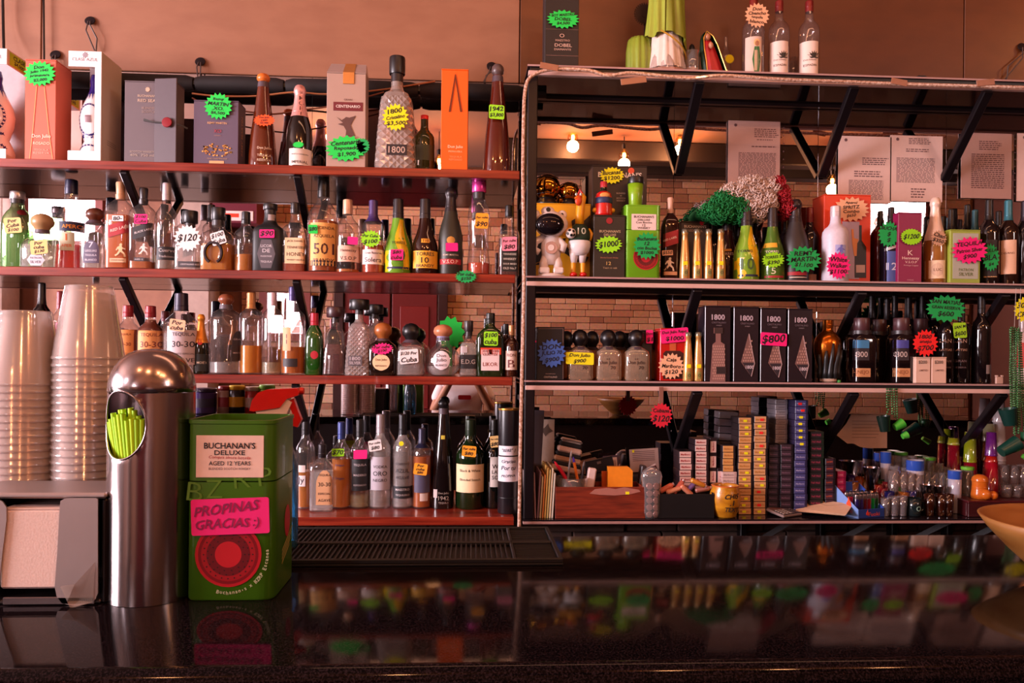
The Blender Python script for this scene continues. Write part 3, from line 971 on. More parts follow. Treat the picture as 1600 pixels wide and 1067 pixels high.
# ================================================================== topmost shelf of the red unit
def open_carton(label, x0, x1, top, Yf, depth, wx0, text, full_front=True, blabel=''):
    """White carton cut open at its front and near side, with a hand painted ceramic bottle inside."""
    z = zL1
    P, Q = at(x0, top, Yf), at(x1, top, Yf)
    org = Vector(((P.x + Q.x) / 2, Yf, z + .0005))
    w, h = Q.x - P.x, (P.z + Q.z) / 2 - z
    wm, im = plain('f4ecea', .5, grain=.02), plain('2c1a66', .5)
    o = empty('open_carton', org, label, 'box', 'white open fronted cartons')
    b0, t0 = .10 * h, .86 * h
    mk('base_band', cbox(-w / 2, w / 2, 0, .004, 0, b0, .001), wm, o)
    mk('top_band', cbox(-w / 2, w / 2, 0, .004, t0, h, .001), wm, o)
    fr = .20 * w
    if full_front:
        mk('front_strip', cbox(w / 2 - fr, w / 2, 0, .004, b0 + .0002, t0 - .0002, .001), wm, o)
    sp_ = plain('d8c2ae', .5, grain=.03)
    if full_front:
        mk('side_panel', cbox(w / 2 - .004, w / 2, .0042, depth, 0, h, .001), sp_, o)
    else:
        mk('side_top_band', cbox(w / 2 - .004, w / 2, .0042, depth, t0, h, .001), sp_, o)
        mk('side_base_band', cbox(w / 2 - .004, w / 2, .0042, depth, 0, .02, .001), sp_, o)
        mk('rear_corner', cbox(w / 2 - .004, w / 2, depth - .02, depth, .0202, t0 - .0002, .001), sp_, o)
    mk('back_panel', cbox(-w / 2, w / 2 - .0042, depth - .004, depth, 0, h, .001), plain('b9a6a8', .5), o)
    mk('floor_panel', cbox(-w / 2, w / 2 - .0042, .0042, depth - .0042, .0, .004, .001), wm, o)
    mk('top_panel', cbox(-w / 2, w / 2 - .0042, .0042, depth - .0042, h - .004, h, .001), wm, o)
    flat_text('lettering', text, (0, -.001, h * .925), w * .9, h * .07, plain('a08c92', .5, grain=0), o)
    mk('crest', move(prism(starline(.022, .022, 8, .6), -.0012, -.0004), (0, 0, h * .965)), plain('a08c92', .5, grain=0), o)
    for k in range(3 if full_front else 0):
        mk('print_line', cbox(w / 2, w / 2 + .0006, depth * .3, depth * .75, h * (.19 + .018 * k), h * (.195 + .018 * k), .0002), plain('a89484', .5, grain=0), o)
    # the bottle
    bo = org + Vector((-.004, depth * .5, .0045))
    bh = h * .84
    br = min(w, depth) * .43
    s = Shape('cone', br, bh)
    s.pr = [(0, .85), (.03, .95), (.10, 1), (.18, .86), (.25, .66), (.30, .74), (.40, .92), (.50, .98), (.60, .88), (.70, .62), (.80, .36), (.88, .26), (.93, .30), (1, .22)]
    bt = empty('ceramic_bottle', bo, blabel, 'bottle', 'hand painted ceramic bottles')
    mk('body', lathe(s.rings(0, .78), 24), plain('efe6e8', .18, grain=.02, coat=.4), bt, smooth='all')
    mk('painted_neck', lathe(s.rings(.775, 1.0), 20), plain('2a1a78', .15, grain=.05, coat=.4), bt, smooth='all')
    for k in range(8):
        a = -math.pi / 2 + (k - 3.5) * .42
        V = []
        for t, da in ((.80, -.16), (.80, .16), (.70, 0)):
            r = s.r(t) + .0012
            V.append((r * math.cos(a + da), r * math.sin(a + da), t * bh))
        mk('painted_drip', (V, [(0, 1, 2)]), plain('2a1a78', .2), bt)
    def ring(cx_, cz_, rw, rh, n_):
        vf = []
        for k in range(n_):
            a = 2 * math.pi * k / n_
            x, zz = cx_ + rw * math.cos(a), cz_ + rh * math.sin(a)
            if abs(x) > s.r(zz / bh) * .93:
                continue
            for sd in (-1, 1):
                V = []
                for u, vv in ((-1, 0), (0, .38), (1, 0), (0, -.38)):
                    dx = u * math.cos(a + sd) * .0062 - vv * math.sin(a + sd) * .0062
                    dz = u * math.sin(a + sd) * .0062 + vv * math.cos(a + sd) * .0062
                    X, Z = x + dx, zz + dz
                    lim = s.r(Z / bh) * .98
                    X = max(-lim, min(lim, X))
                    V.append((X, s.fy(X, Z) - .0012, Z))
                vf.append((V, [(0, 1, 2, 3)]))
        mk('painted_wreath', join(*vf), plain('23176a', .25), bt)
    ring(0, .48 * bh, br * .78, .17 * bh, 26)
    ring(0, .13 * bh, br * .8, .07 * bh, 20)
    ring(0, .30 * bh, br * .6, .012 * bh, 10)
    v = patch(s, -br * .22, br * .22, .44 * bh, .52 * bh, .001)
    mk('painted_emblem', v, plain('8a6a70', .4), bt)
    return o, org, w, h
o, org, w, h = open_carton('white open fronted carton in the corner with lime price label on its side', -52, 11, 75, 2.745, .135, 0, 'CLASE AZUL', full_front=False, blabel='blue and white ceramic bottle inside the corner carton')
q = mk('price_tag', cbox(w / 2 + .0006, w / 2 + .0014, .015, .125, h * .87, h * .985, .0003), neon('a8c81e'), o, label='lime price label')
tv, tf = lines2d('CLASE|$4,000', .10, h * .10, True)
mk('lettering', ([(w / 2 + .0018, .07 + x, h * .928 + zz) for x, zz in tv], tf), INK, q)
open_carton('white open fronted carton beside the charcoal whisky carton', 107, 159, 80, 2.745, .155, 0, 'CLASE AZUL', blabel='blue and white ceramic bottle inside the carton beside the charcoal one')
r, org, w, h = carton('gift_carton', 'tall salmon red gift carton with a green starburst tag, between white cartons', 40, 88, 93, 'L1', 'd8634a', depth=.105, texts=[
    (48, 207, 82, 220, 'Don Julio', 'f0d8c0'), (50, 220, 80, 228, 'ROSADO', 'f0d0b0'), (50, 232, 80, 242, 'TEQUILA|RESERVA', 'd8a088')],
    tags=[('star', 62, 115, 50, 41, 'green', 'Don|Julio 1942|primavera|$2,000', 'green starburst price tag')])
pic(r, org, 2.75, [(57, 135), (58, 135), (52, 205), (47, 248), (46, 248), (51, 205)], 'f0a060', 'printed_line')
pic(r, org, 2.75, [(69, 135), (70, 135), (77, 205), (83, 248), (82, 248), (76, 205)], 'f0a060', 'printed_line')
r, org, w, h = carton('gift_carton', 'charcoal whisky carton with a half open flap and red wax seal ribbon', 195, 277, 127, 'L1', '6a5c60', depth=.07, texts=[
    (213, 146, 250, 154, "BUCHANAN'S", 'c8a890'), (213, 154, 250, 161, 'RED SEAL', 'c8a890'), (220, 166, 246, 178, 'BLENDED|SCOTCH', '9a8078'), (200, 234, 244, 246, 'SCOTCH WHISKY|  40%  750 ml', 'a89488')])
mk('crest', move(prism(starline(.018, .02, 9, .7), -.0014, -.0004), (at(231, 140, 2.75) - org)), plain('c8a890', .4), r)
A, B = at(244, 124, 2.75) - org, at(280, 252, 2.75) - org
mk('open_flap', rot(cbox(A.x, B.x, -.010, -.003, .001, A.z, .002), math.radians(-9), 'Z', (A.x, 0, 0)), plain('55474d', .5, grain=.06), r)
P = at(262, 192, 2.73) - org
mk('seal', rot(move(lathe([(0, .015), (.003, .018), (.006, .016), (.0065, .010)], 16), (0, 0, 0)), math.pi / 2, 'X'), plain('8c1424', .35, coat=.4), r, smooth=True).location = P + Vector((0, -.004, 0))
mk('ribbon', tube([(P.x - .082, -.014, P.z + .010), (P.x - .05, -.018, P.z + .002), (P.x, -.02, P.z), (P.x + .035, -.016, P.z - .003), (P.x + .06, .0, P.z - .012)], [.006, .003, .003, .003, .004], 4), plain('2c2624', .5), r)
r, org, w, h = carton('gift_carton', 'low purple grey cognac carton with a gold palace picture', 303, 373, 157, 'L1', '5c4a5c', depth=.085, texts=[
    (322, 188, 357, 197, 'REMY MARTIN', 'd8a070'), (333, 200, 347, 210, 'XO', 'a02a3a'), (334, 210, 346, 214, 'COGNAC', 'b08070'), (327, 251, 350, 256, '', '#d8a070'), (313, 246, 366, 250, 'FINE CHAMPAGNE', 'a88468')],
    tags=[('star', 341, 166, 44, 43, 'green', 'Remy|MARTIN|.XO.|$6,500', 'green starburst price tag')])
for k in range(60):
    a, b = 314 + random.random() * 46, 224 + random.random() * 20
    if ((a - 337) / 24) ** 2 + ((b - 234) / 11) ** 2 < 1:
        pic(r, org, 2.75, [(a, b), (a + 2.6, b - .6), (a + 3, b + 1.8), (a + .5, b + 2)], random.choice(['c8842e', 'e0a050', 'a8642a']), 'gold_print')
sd = at(380, 210, 2.79)
tv, tf = lines2d('REMY MARTIN', .16, .03)
mk('side_lettering', ([(w / 2 + .0008, .042 - zz, h * .5 + x) for x, zz in tv], tf), plain('c88a50', .4), r)
bottle('tequila_bottle', 'slim tapering amber bottle with orange stopper and orange starburst tag', 411, 115, 21, 'L1', 'slim', '~8a3410', (.90, 'd8702a', 'ball1.35'), (200, '4a1406'),
       writing=(), labels=[(398, 226, 426, 236, None, 'Don Julio', 'e8c8b0'), (398, 238, 426, 254, None, 'TEQUILA|RESERVA', 'd8b8a0')], tags=[('star', 413, 188, 34, 19, 'orange', 'Don Julio|1942|$2,300', 'orange starburst price tag')])
bottle('champagne_bottle', 'champagne bottle with pink foil neck and red seal beside silver carton', 468, 134, 20, 'L1', 'champ', '!1d1410', (.62, plain('e2a098', .35, .4), 'foil'),
       labels=[(451, 231, 484, 258, 'f0dcd2', '2~MOET & CHANDON|IMPERIAL', '3a2420'), (463, 143, 474, 180, None, 'M|O|E|T', '5a2a2a')], tags=[('star', 466, 226, 18, 10, 'green', '', 'small green tag')])
r, org, w, h = carton('gift_carton', 'tall silver tequila carton with gold strap and winged angel picture', 511, 572, 113, 'L1', 'b49a90', metal=.35, rough=.4, depth=.075, texts=[
    (521, 159, 567, 174, '#6e1c24', '#6e1c24'), (522, 160, 566, 173, 'CENTENARIO', 'f0dcd2'), (536, 154, 552, 158, 'GRAN', '6a4038')],
    tags=[('star', 541, 232, 66, 42, 'green', 'Centenario|Reposado|$1,900', 'green starburst price tag'), ('star', 567, 228, 22, 26, 'deep', '', 'second tag behind')])
mk('gable_top', ([(-w / 2, 0, h), (w / 2, 0, h), (w / 2, .075, h), (-w / 2, .075, h), (-w / 2 + .006, .05, h + .047), (w / 2 - .006, .05, h + .047), (w / 2 - .006, .072, h + .047), (-w / 2 + .006, .072, h + .047)],
   [(0, 1, 5, 4), (1, 2, 6, 5), (2, 3, 7, 6), (3, 0, 4, 7), (4, 5, 6, 7)]), plain('c0aaa4', .35, .4), r)
P = at(545, 113, 2.75) - org
mk('gold_strap', join(([(P.x - .02, -.001, h), (P.x + .02, -.001, h), (P.x + .019, .049, h + .0485), (P.x - .019, .049, h + .0485)], [(0, 1, 2, 3)]), cbox(P.x - .02, P.x + .02, -.003, -.001, h - .042, h, .001)), plain('d09050', .35, .6), r)
pic(r, org, 2.75, [(526, 183), (534, 188), (541, 183), (546, 184), (556, 181), (551, 190), (548, 196), (552, 206), (555, 213), (540, 213), (541, 204), (537, 197), (528, 194), (536, 192)], '5c3a34', 'printed_angel')
bottle('tequila_bottle', 'cut crystal decanter bottle with tall black stopper and yellow starburst tag', 620, 90, 31, 'L1', 'crystal', glass('f0dcd2', 'a07868', 1.5, .32), (.80, '1c1416', 'wide1.35', 1), (.02, 'e0c0b0'),
       labels=[(604, 225, 636, 243, '2c2022', '1800', 'c8a898')], tags=[('star', 618, 183, 42, 44, 'yellow', '1800|Cristalino|$3,500', 'yellow starburst price tag')])
bottle('beer_bottle', 'small dark green textured bottle with red cap beside crystal decanter', 663, 181, 16, 'L1', 'std', '!2a2a08', (.93, 'c01818', 'foil'), labels=[(650, 225, 676, 250, '30300c', '', '20')])
r, org, w, h = carton('gift_carton', 'tall bright orange gift carton with a pointed arch line', 690, 732, 108, 'L1', 'f0600c', depth=.075, texts=[
    (698, 226, 725, 234, 'Don Julio', 'ffd8b0'), (699, 234, 724, 240, 'PRIMAVERA', 'f8b880'), (700, 243, 724, 252, 'TEQUILA|REPOSADO', 'f09860')])
pic(r, org, 2.75, [(711, 116), (712, 116), (722, 175), (719, 175), (711.5, 124), (704, 175), (701, 175)], '6a2408', 'printed_arch')
bottle('tequila_bottle', 'slim dark amber bottle with grey stopper and green neck label', 777, 100, 21, 'L1', 'slim', '~7a2410', (.88, '5a4644', 'ball1.3'), (.75, '48100a'), tags=[])
P = at(777, 175, 2.77)
price_tag(None, P, 'rect', 776, 175, 24, 22, 'a0e818', '1942|$3,800', 2.752, name='price_label', label='lime paper label stuck on the slim dark amber bottle neck', cat='label')

# ================================================================== second red shelf: mixed spirits
PK = 'pink price sticker'
bottle('gin_bottle', 'pale green fluted gin bottle with silver cap and beige tag', 27, 300, 22, 'L2', 'stone', 'cfe8c0', (.87, plain('b8b0b0', .3, .8), 'wide1.15'), (360, 'a8d8a0'), tags=[('rect', 20, 352, 26, 24, 'beige', 'Por|Cuba|$100', 'beige price tag', .12)], labels=[(24, 325, 37, 335, '7a1420', '', '2', 'oval')], Y=2.86)
bottle('tequila_bottle', 'squat clear bottle with cork ball stopper and beige tag', 66, 334, 27, 'L2', 'squat', CLEAR, (.70, 'b08a60', 'ball1.7'), (.42, 'dcd8c8'), labels=[(42, 397, 70, 415, 'cfc4cc', 'PATRON|SILVER', '5a4a5c', 'hex')], tags=[('rect', 61, 386, 26, 22, 'beige', 'Por|cuba|$130', 'beige price tag', .1)])
bottle('aperitif_bottle', 'aperitif bottle of red liqueur with navy cap and navy label', 111, 281, 23, 'L2', 'cone', CLEAR, (.84, '191432', 'foil'), (384, 'd01418'), labels=[(91, 345, 132, 361, '1e1c3c', 'APEROL', 'f09020'), (92, 362, 113, 391, 'c8c0a0', 'I|APER', 'd86020')], Y=2.84)
bottle('tequila_bottle', 'clear bottle with dark wooden ball stopper and grey oval label', 148, 325, 20, 'L2', 'stone', CLEAR, (.79, '5a2c1c', 'ball1.6'), (383, 'e0d8d0'), labels=[(130, 375, 154, 411, '5c4f66', '1.6~7|LEGUAS|TEQUILA|BLANCO', 'd8ccd8', 'arch')])
bottle('whisky_bottle', 'square whisky bottle with slanted red label and cork cap', 188, 285, 19, 'L2', 'square', CLEAR, (.80, 'd8a078', 'cork'), (338, 'b4560e'), labels=[(169, 346, 207, 366, 'a81a22', 'RED LABEL', 'f0d0c0', 'slant'), (176, 380, 200, 402, None, 'MAN', 'e8c090'), (171, 403, 196, 410, 'd8a880', 'JOHNNIE WALKER', '4a2010')], tags=[('rect', 184, 341, 17, 9, 'white', '80-', 'white price sticker')])
bottle('whisky_bottle', 'square whisky bottle with slanted black label and pink sticker', 224, 294, 18, 'L2', 'square', CLEAR, (.80, '2a2022', 'cork'), (410, 'a85a20'), labels=[(207, 350, 241, 370, '2a2226', 'BLACK LABEL', 'd8c8c8', 'slant'), (212, 380, 236, 399, None, 'MAN', 'f0d8d0'), (209, 402, 225, 408, '3a3034', 'AGED 12', 'd8c8c8')], tags=[('rect', 220, 342, 20, 15, 'pink', '$100|Cuba', PK)])
bottle('tequila_bottle', 'clear tequila bottle with white lettered neck and black label', 260, 286, 17, 'L2', 'std', CLEAR, (.80, 'b8a8ac', 'foil'), (400, 'e4cdbf'), labels=[(244, 385, 275, 406, '201a1e', 'Cuervo|Tradicional', 'c0b0b0'), (255, 290, 266, 316, '32262a', 'C', 'd0c0c0')])
bottle('tequila_bottle', 'clear bottle hidden behind a big white starburst marked 120', 297, 330, 21, 'L2', 'box70', CLEAR, (.73, '1c181a', 'wide1.6'), (.75, 'ece4e2'), labels=[(278, 408, 318, 418, '3c3236', 'CRISTALINO AZUL', 'd0c4c4')], tags=[('star', 293, 372, 42, 43, 'white', '$120', 'white starburst price tag')])
bottle('tequila_bottle', 'amber bottle with horseshoe emblem and tilted white tag', 341, 325, 25, 'L2', 'box70', CLEAR, (.74, '1c181a', 'wide1.25'), (383, 'b4700e'), tags=[('rect', 341, 372, 22, 20, 'white', '$100|Cuba', 'white price tag', .3)])
hs = [o_ for o_ in C.objects if o_.get('label') == 'amber bottle with horseshoe emblem and tilted white tag'][0]
pts = []
for k in range(13):
    a = math.radians(-60 + 300 * k / 12)
    pts.append((.026 * math.sin(a - math.radians(90)) * 1.0, -.054, .052 + .034 * -math.cos(a - math.radians(90) + math.pi / 2 * 0) if False else 0))
pts = [(.029 * math.cos(math.radians(a)), -.0535, .062 + .036 * math.sin(math.radians(a))) for a in range(-62, 243, 16)]
mk('horseshoe_emblem', tube(pts, .0055, 6), plain('33262a', .4, .5), hs, smooth=True)
bottle('tequila_bottle', 'dark necked bottle standing behind the horseshoe bottle', 330, 320, 14, 'L2', 'tall', CLEAR, (.76, '201c1e', 'foil'), Y=2.90)
bottle('rum_bottle', 'plain half full amber bottle without label, black cap', 384, 331, 18, 'L2', 'std', CLEAR, (.80, '201c20', 'foil'), (399, 'b06a14'))
bottle('liqueur_bottle', 'matt black bottle with silver neck, hexagon label and pink sticker', 422, 319, 23, 'L2', 'jd', plain('1c181a', .5), (.88, '201c1e', 'wide1.3'), labels=[(402, 374, 430, 419, '5a5056', 'LICOR|DE|1.4~HUSSONGS|TEQUILA', 'd0c4c8', 'hex'), (415, 332, 434, 342, 'b0a0a0', '', '2')], tags=[('rect', 417, 365, 23, 13, 'pink', '$90', PK)])
bottle('whiskey_bottle', 'square honey whiskey bottle with cream label', 461, 317, 18, 'L2', 'jd', CLEAR, (.85, '241c1c', 'foil'), (412, '9a3c08'), labels=[(445, 371, 479, 412, 'f0c89c', "JACK DANIEL'S|1.4~TENNESSEE|1.3~HONEY|WHISKEY LIQUEUR", '3a2012')])
bottle('brandy_bottle', 'tall brandy bottle with orange label numbered 501 and green sticker', 505, 279, 24, 'L2', 'std', CLEAR, (.80, '1e1614', 'foil'), (347, '9a4a08'), labels=[(484, 347, 526, 415, 'f2b060', 'HACIENDA|1.3~AZQUIELA|2.2~501|BRANDY', '4a1c10'), (484, 406, 526, 415, '2a1c24', 'SOLERA DE MADERA', 'd8a060')], tags=[('rect', 489, 358, 14, 14, 'green', '$80', 'green price sticker')])
bottle('cognac_bottle', 'cognac bottle with peach label and small pink sticker', 543, 312, 20, 'L2', 'std', CLEAR, (.80, 'd8a888', 'foil'), (422, 'b86a28'), labels=[(527, 383, 560, 409, 'e8b8a0', '1.5~Hennessy|V.S.O.P', '4a2018')], tags=[('rect', 551, 376, 16, 12, 'pink', '', PK)])
bottle('rum_bottle', 'clear rum bottle with violet neck and green starburst tag', 583, 313, 18, 'L2', 'tall', CLEAR, (.70, '4a3468', 'foil'), (384, 'a83c10'), labels=[(565, 389, 600, 413, 'f0d8d0', 'Gran Reserva|1.4~Solera', '4a3040')], tags=[('star', 579, 373, 33, 28, 'lime', 'Por Cuba|$100', 'lime starburst price tag')])
bottle('brandy_bottle', 'green and yellow swirled brandy bottle with pink sticker, mixed spirits row', 622, 311, 21, 'L2', 'torres', plain('6c9a2a', .18, coat=.3), (.74, '2c2224', 'foil'), labels=[(604, 416, 641, 420, '1e2040', '', '2'), (608, 374, 636, 383, None, 'TORRES', '2a2c18'), (612, 385, 636, 412, None, '10', '3f6a28')], tags=[('rect', 620, 398, 20, 17, 'pink', '$80|cuba', PK)])
tb = [o_ for o_ in C.objects if str(o_.get('label', '')).startswith('green and yellow swirled')][0]
def swirl(root, cx, top, hw, shk, Y=None):
    z, Y0 = SH[shk]
    Y = Y or Y0
    k = dep(at(cx, 400, Y).x, Y) / F
    s = Shape('torres', hw * k, at(cx, top, Y).z - z)
    for side, c0, rng in ((1, .05, (.06, .72)), (-1, -.75, (.03, .30))):
        V, Fs, n_ = [], [], 14
        for i in range(n_ + 1):
            t = rng[0] + (rng[1] - rng[0]) * i / n_
            r = s.r(t)
            u0 = (math.sin(i * .42 + 1.0) * .35 + .15) if side > 0 else -.99
            u1 = .99 if side > 0 else -.55 + .25 * math.sin(i * .5)
            for k_ in range(5):
                x = r * (u0 + (u1 - u0) * k_ / 4)
                V.append((x, s.fy(x, t * s.h) - .0004, t * s.h))
        for i in range(n_):
            for k_ in range(4):
                a = i * 5 + k_
                Fs.append((a, a + 1, a + 6, a + 5))
        mk('yellow_swirl', (V, Fs), plain('e8b818', .2, coat=.3), root, smooth=True)
swirl(tb, 622, 311, 21, 'L2')
bottle('brandy_bottle', 'dark brandy bottle with yellow label numbered 10', 664, 311, 21, 'L2', 'torres', '!2a100a', (.74, '2c2224', 'foil'), labels=[(645, 391, 683, 419, 'f0b02c', '1.4~TORRES|2~10|BRANDY', '3a1c10'), (658, 372, 671, 379, 'e89a28', 'T10', '4a2010')])
bottle('cognac_bottle', 'frosted black green cognac bottle with red band and pink sticker', 704, 293, 19, 'L2', 'champ', plain('2a2418', .45), (.72, '2a1e20', 'foil'), labels=[(687, 404, 720, 413, 'b01424', 'V.S.O.P', 'f0c8b8'), (688, 394, 720, 402, None, 'REMY MARTIN', 'd8b8a8'), (698, 369, 711, 381, 'c88a3a', '', '2', 'oval')], tags=[('rect', 706, 386, 19, 13, 'pink', '', PK)])
bottle('vodka_bottle', 'wavy clear bottle with magenta cap and amber tag', 748, 281, 18, 'L2', 'wavy', CLEAR, (.82, plain('d83a90', .25, .4), 'wide1.25'), (412, 'b0401c'), tags=[('rect', 753, 345, 20, 24, 'amber', 'Por cuba|$90', 'amber price tag', -.05)])
bottle('whiskey_bottle', 'square black label whiskey bottle with rose tag, by the upright', 795, 321, 16, 'L2', 'jd', CLEAR, (.84, '161214', 'foil'), (374, '4a140a'), labels=[(784, 392, 809, 424, '17120f', 'TENNESSEE|1.2~WHISKEY|SOUR MASH|OLD No.7', 'd8c8b8')], tags=[('rect', 796, 381, 23, 22, 'rose', 'Por cuba|$80', 'rose price tag')])
price_tag(None, (0, 0, 0), 'star', 728, 432, 35, 21, 'deep', 'Por cuba|$150', FRONT - .006, label='green starburst tag pinned to the second red shelf front', name='price_tag', cat='tag')

# ================================================================== third red shelf
bottle('wine_bottle', 'black bottle rising behind the stacked plastic cups', 65, 442, 14, 'L3', 'tall', '!17100f', (.76, '1c1416', 'foil'))
bottle('vodka_bottle', 'clear bottle with pink sticker between the two cup stacks', 94, 455, 13, 'L3', 'tall', CLEAR, (.78, '7a2430', 'foil'), (.1, 'e0d8d8'), tags=[('rect', 94, 514, 14, 20, 'rose', '$120|cuba', PK)])
bottle('tequila_bottle', 'red capped amber bottle partly hidden by the cups', 200, 477, 20, 'L3', 'std', CLEAR, (.83, '8a1c24', 'foil'), (515, '7a2c0c'), labels=[(184, 515, 206, 560, 'e0904e', 'TEQUILA|1.8~30-30|ESPECIAL', '7a1c14')])
bottle('tequila_bottle', 'red capped amber bottle above the steel straw dispenser dome', 235, 478, 21, 'L3', 'std', CLEAR, (.83, '8a1c24', 'foil'), (500, '6a2a0a'), labels=[(214, 516, 254, 560, 'e89c5c', 'TEQUILA|1.8~30-30|ESPECIAL', '7a1c14')])
bottle('tequila_bottle', 'clear bottle half hidden behind the big clear navy capped one', 258, 486, 16, 'L3', 'std', CLEAR, (.83, '5a2028', 'foil'), Y=2.90)
bottle('tequila_bottle', 'big clear bottle with navy cap and pale revolver label', 283, 458, 27, 'L3', 'std', CLEAR, (.78, '2a2236', 'foil'), (.5, 'e6dedc'), labels=[(264, 515, 304, 570, 'd8c4c8', 'TEQUILA|2~30-30|BLANCO ESPECIAL|AGAVE', '3a2c38')], tags=[('rect', 277, 508, 24, 18, 'peach', 'Por|cuba', 'pale price tag', -.1)])
bottle('champagne_bottle', 'small champagne bottle with orange foil and red seal', 314, 491, 12, 'L3', 'champ', '!14160a', (.52, plain('e08a28', .35, .4), 'foil'), labels=[(305, 553, 324, 580, '1c1a14', 'MOET', 'd8c0a8'), (308, 529, 316, 539, 'c01420', '', '2', 'oval')])
bottle('tequila_bottle', 'big empty clear bottle with wooden ball stopper', 353, 459, 25, 'L3', 'dome', CLEAR, (.86, '8a4a30', 'ball1.35'), (.15, 'e8e0de'), labels=[(361, 517, 375, 564, '3c3238', 'GRAN|MAYO', 'c8b8c0', 'arch')])
bottle('tequila_bottle', 'clear fluted bottle with gold cap, half full of amber', 392, 457, 18, 'L3', 'dome', CLEAR, (.80, plain('b07a48', .35, .5), 'foil'), (540, 'c07a10'))
bottle('tequila_bottle', 'empty clear fluted bottle with pale pink cap', 426, 457, 17, 'L3', 'dome', CLEAR, (.84, 'd0b0b4', 'foil'), (566, 'e0c8a8'))
bottle('tequila_bottle', 'clear bottle with violet cap, orange neck strip and black band', 458, 448, 19, 'L3', 'tall', CLEAR, (.84, '3a2a60', 'foil'), (542, 'a85c10'), labels=[(441, 511, 454, 548, 'e8a878', '|I|I|', '6a3420'), (441, 560, 464, 573, '2a2024', '', '2')])
bottle('gin_bottle', 'small green bottle with crimson cap and red round seal', 491, 489, 14, 'L3', 'stone', '~2c6a1c', (.80, 'b01c34', 'foil'), (.5, '143008'), labels=[(485, 548, 497, 561, 'b01424', '', '2', 'oval')])
bottle('tequila_bottle', 'dark brown tapered bottle with wide plum stopper', 524, 480, 18, 'L3', 'crystal', CLEAR, (.80, '3c1e22', 'wide2.6'), (538, '4a1a18'), labels=[])
bottle('tequila_bottle', 'diamond cut clear bottle with wide black stopper', 561, 468, 20, 'L3', 'crystal', glass('ead8d4', '9a8078', 1.5, .28), (.82, '1e181a', 'wide2.6', 1), (.02, 'e0d0c8'), labels=[(544, 556, 566, 571, '5c5054', '1800|SILVER', 'c8b8bc')])
bottle('tequila_bottle', 'second diamond cut bottle standing behind the first', 586, 476, 16, 'L3', 'crystal', glass('ead8d4', '9a8078', 1.5, .28), (.82, '1e181a', 'wide2.6', 1), Y=2.91)
bottle('tequila_bottle', 'dark bottle with wooden ball stopper and pink starburst tag', 598, 504, 22, 'L3', 'box70', '!1e120e', (.70, 'a8602e', 'ball1.9'), labels=[(582, 553, 609, 579, 'f0c89a', '1.5~Don Julio|REPOSADO', '4a2a18', 'oval')], tags=[('star', 597, 545, 35, 19, 'pink', 'Por cuba|$100', 'pink starburst price tag')])
bottle('tequila_bottle', 'clear bottle with black ball stopper and white note', 642, 505, 22, 'L3', 'box70', CLEAR, (.68, '1a1416', 'ball1.9'), (.55, 'e4dad8'), tags=[('rect', 639, 557, 29, 22, 'white', '$120 Por|Cuba', 'white handwritten note', .06)], labels=[])
bottle('tequila_bottle', 'round bellied clear bottle with tan ball stopper', 692, 507, 27, 'L3', 'globe', CLEAR, (.74, 'c07a56', 'ball1.55'), (572, 'dcd8d0'), labels=[(676, 548, 703, 578, 'ecd8dc', 'Don|1.4~Julio|BLANCO', '2c2236', 'oval'), (682, 522, 704, 532, '8a84b0', '', '2')])
price_tag(None, (0, 0, 0), 'star', 704, 520, 46, 54, 'green', '', 2.93, label='big green starburst card behind the round bellied bottle', name='price_tag', cat='tag', n=11)
q = [o_ for o_ in C.objects if o_.get('label') == 'big green starburst card behind the round bellied bottle'][0]
mk('card_stand', cbox(-.006, .006, .001, .003, zL3 + .0006 - q.location.z, 0, .0004), neon('green'), q)
bottle('tequila_bottle', 'narrow clear bottle with dark label beside the green herbal flask', 732, 501, 14, 'L3', 'box70', CLEAR, (.74, '2a1c1e', 'wide1.5'), (.6, 'd8ccc4'), labels=[(718, 554, 745, 576, '1c1618', 'E.D.G', 'b09a90'), (720, 541, 730, 551, 'b8a8a8', '', '2')])
bottle('herbal_liqueur_bottle', 'flat dark green herbal liqueur flask with lime price label', 766, 489, 21, 'L3', 'flat', '!17240c', (.84, '1c1a16', 'foil'), labels=[(752, 546, 780, 579, 'ecd0ce', 'KRAUTER|1.3~LIKOR', '8a2a20'), (751, 543, 783, 554, 'd83818', '35% LIKOER', '7a1808')], tags=[('rect', 767, 529, 22, 22, 'lime', '$100|cuba', 'lime price label')])
bottle('rum_bottle', 'small brown bottle with white label next to the upright', 799, 508, 12, 'L3', 'std', '~5a2a18', (.80, 'c08a5c', 'foil'), labels=[(790, 548, 808, 578, 'e0c0b0', 'RON|1.5~B', '6a1c18')])
bottle('rum_bottle', 'black capped bottle peeping out behind the herbal flask', 790, 506, 11, 'L3', 'std', '~4a2418', (.80, '171214', 'foil'), Y=2.91)

# ================================================================== lowest red shelf
bottle('tequila_bottle', 'tall clear bottle of amber with two white stickers beside the tin', 477, 651, 15, 'L4', 'tall', CLEAR, (.80, '1e1a1c', 'foil'), (735, 'a8661a'), labels=[(466, 727, 477, 738, 'd8c8c4', '', '2'), (463, 743, 477, 760, 'e0d4d4', 'Jy', '3a3040')])
bottle('tequila_bottle', 'short clear flask with orange bordered label at the shelf front', 503, 694, 18, 'L4', 'flat', CLEAR, (.80, '241c22', 'foil'), (.6, 'e4dcd4'), labels=[(494, 735, 520, 789, 'd09a70', 'TEQUILA|1.8~30-30|ESPECIAL|AGAVE', '2c1c1c', 'arch')], Y=2.84)
bottle('tequila_bottle', 'amber bottle with blue cap and lime sticker', 533, 659, 15, 'L4', 'tall', CLEAR, (.80, '2c3a78', 'foil'), (716, 'b46e24'), labels=[(521, 715, 540, 760, None, 'Antiguo|Origen', '3c3468')], tags=[('rect', 528, 707, 19, 12, 'lime', '$70', 'lime price sticker')])
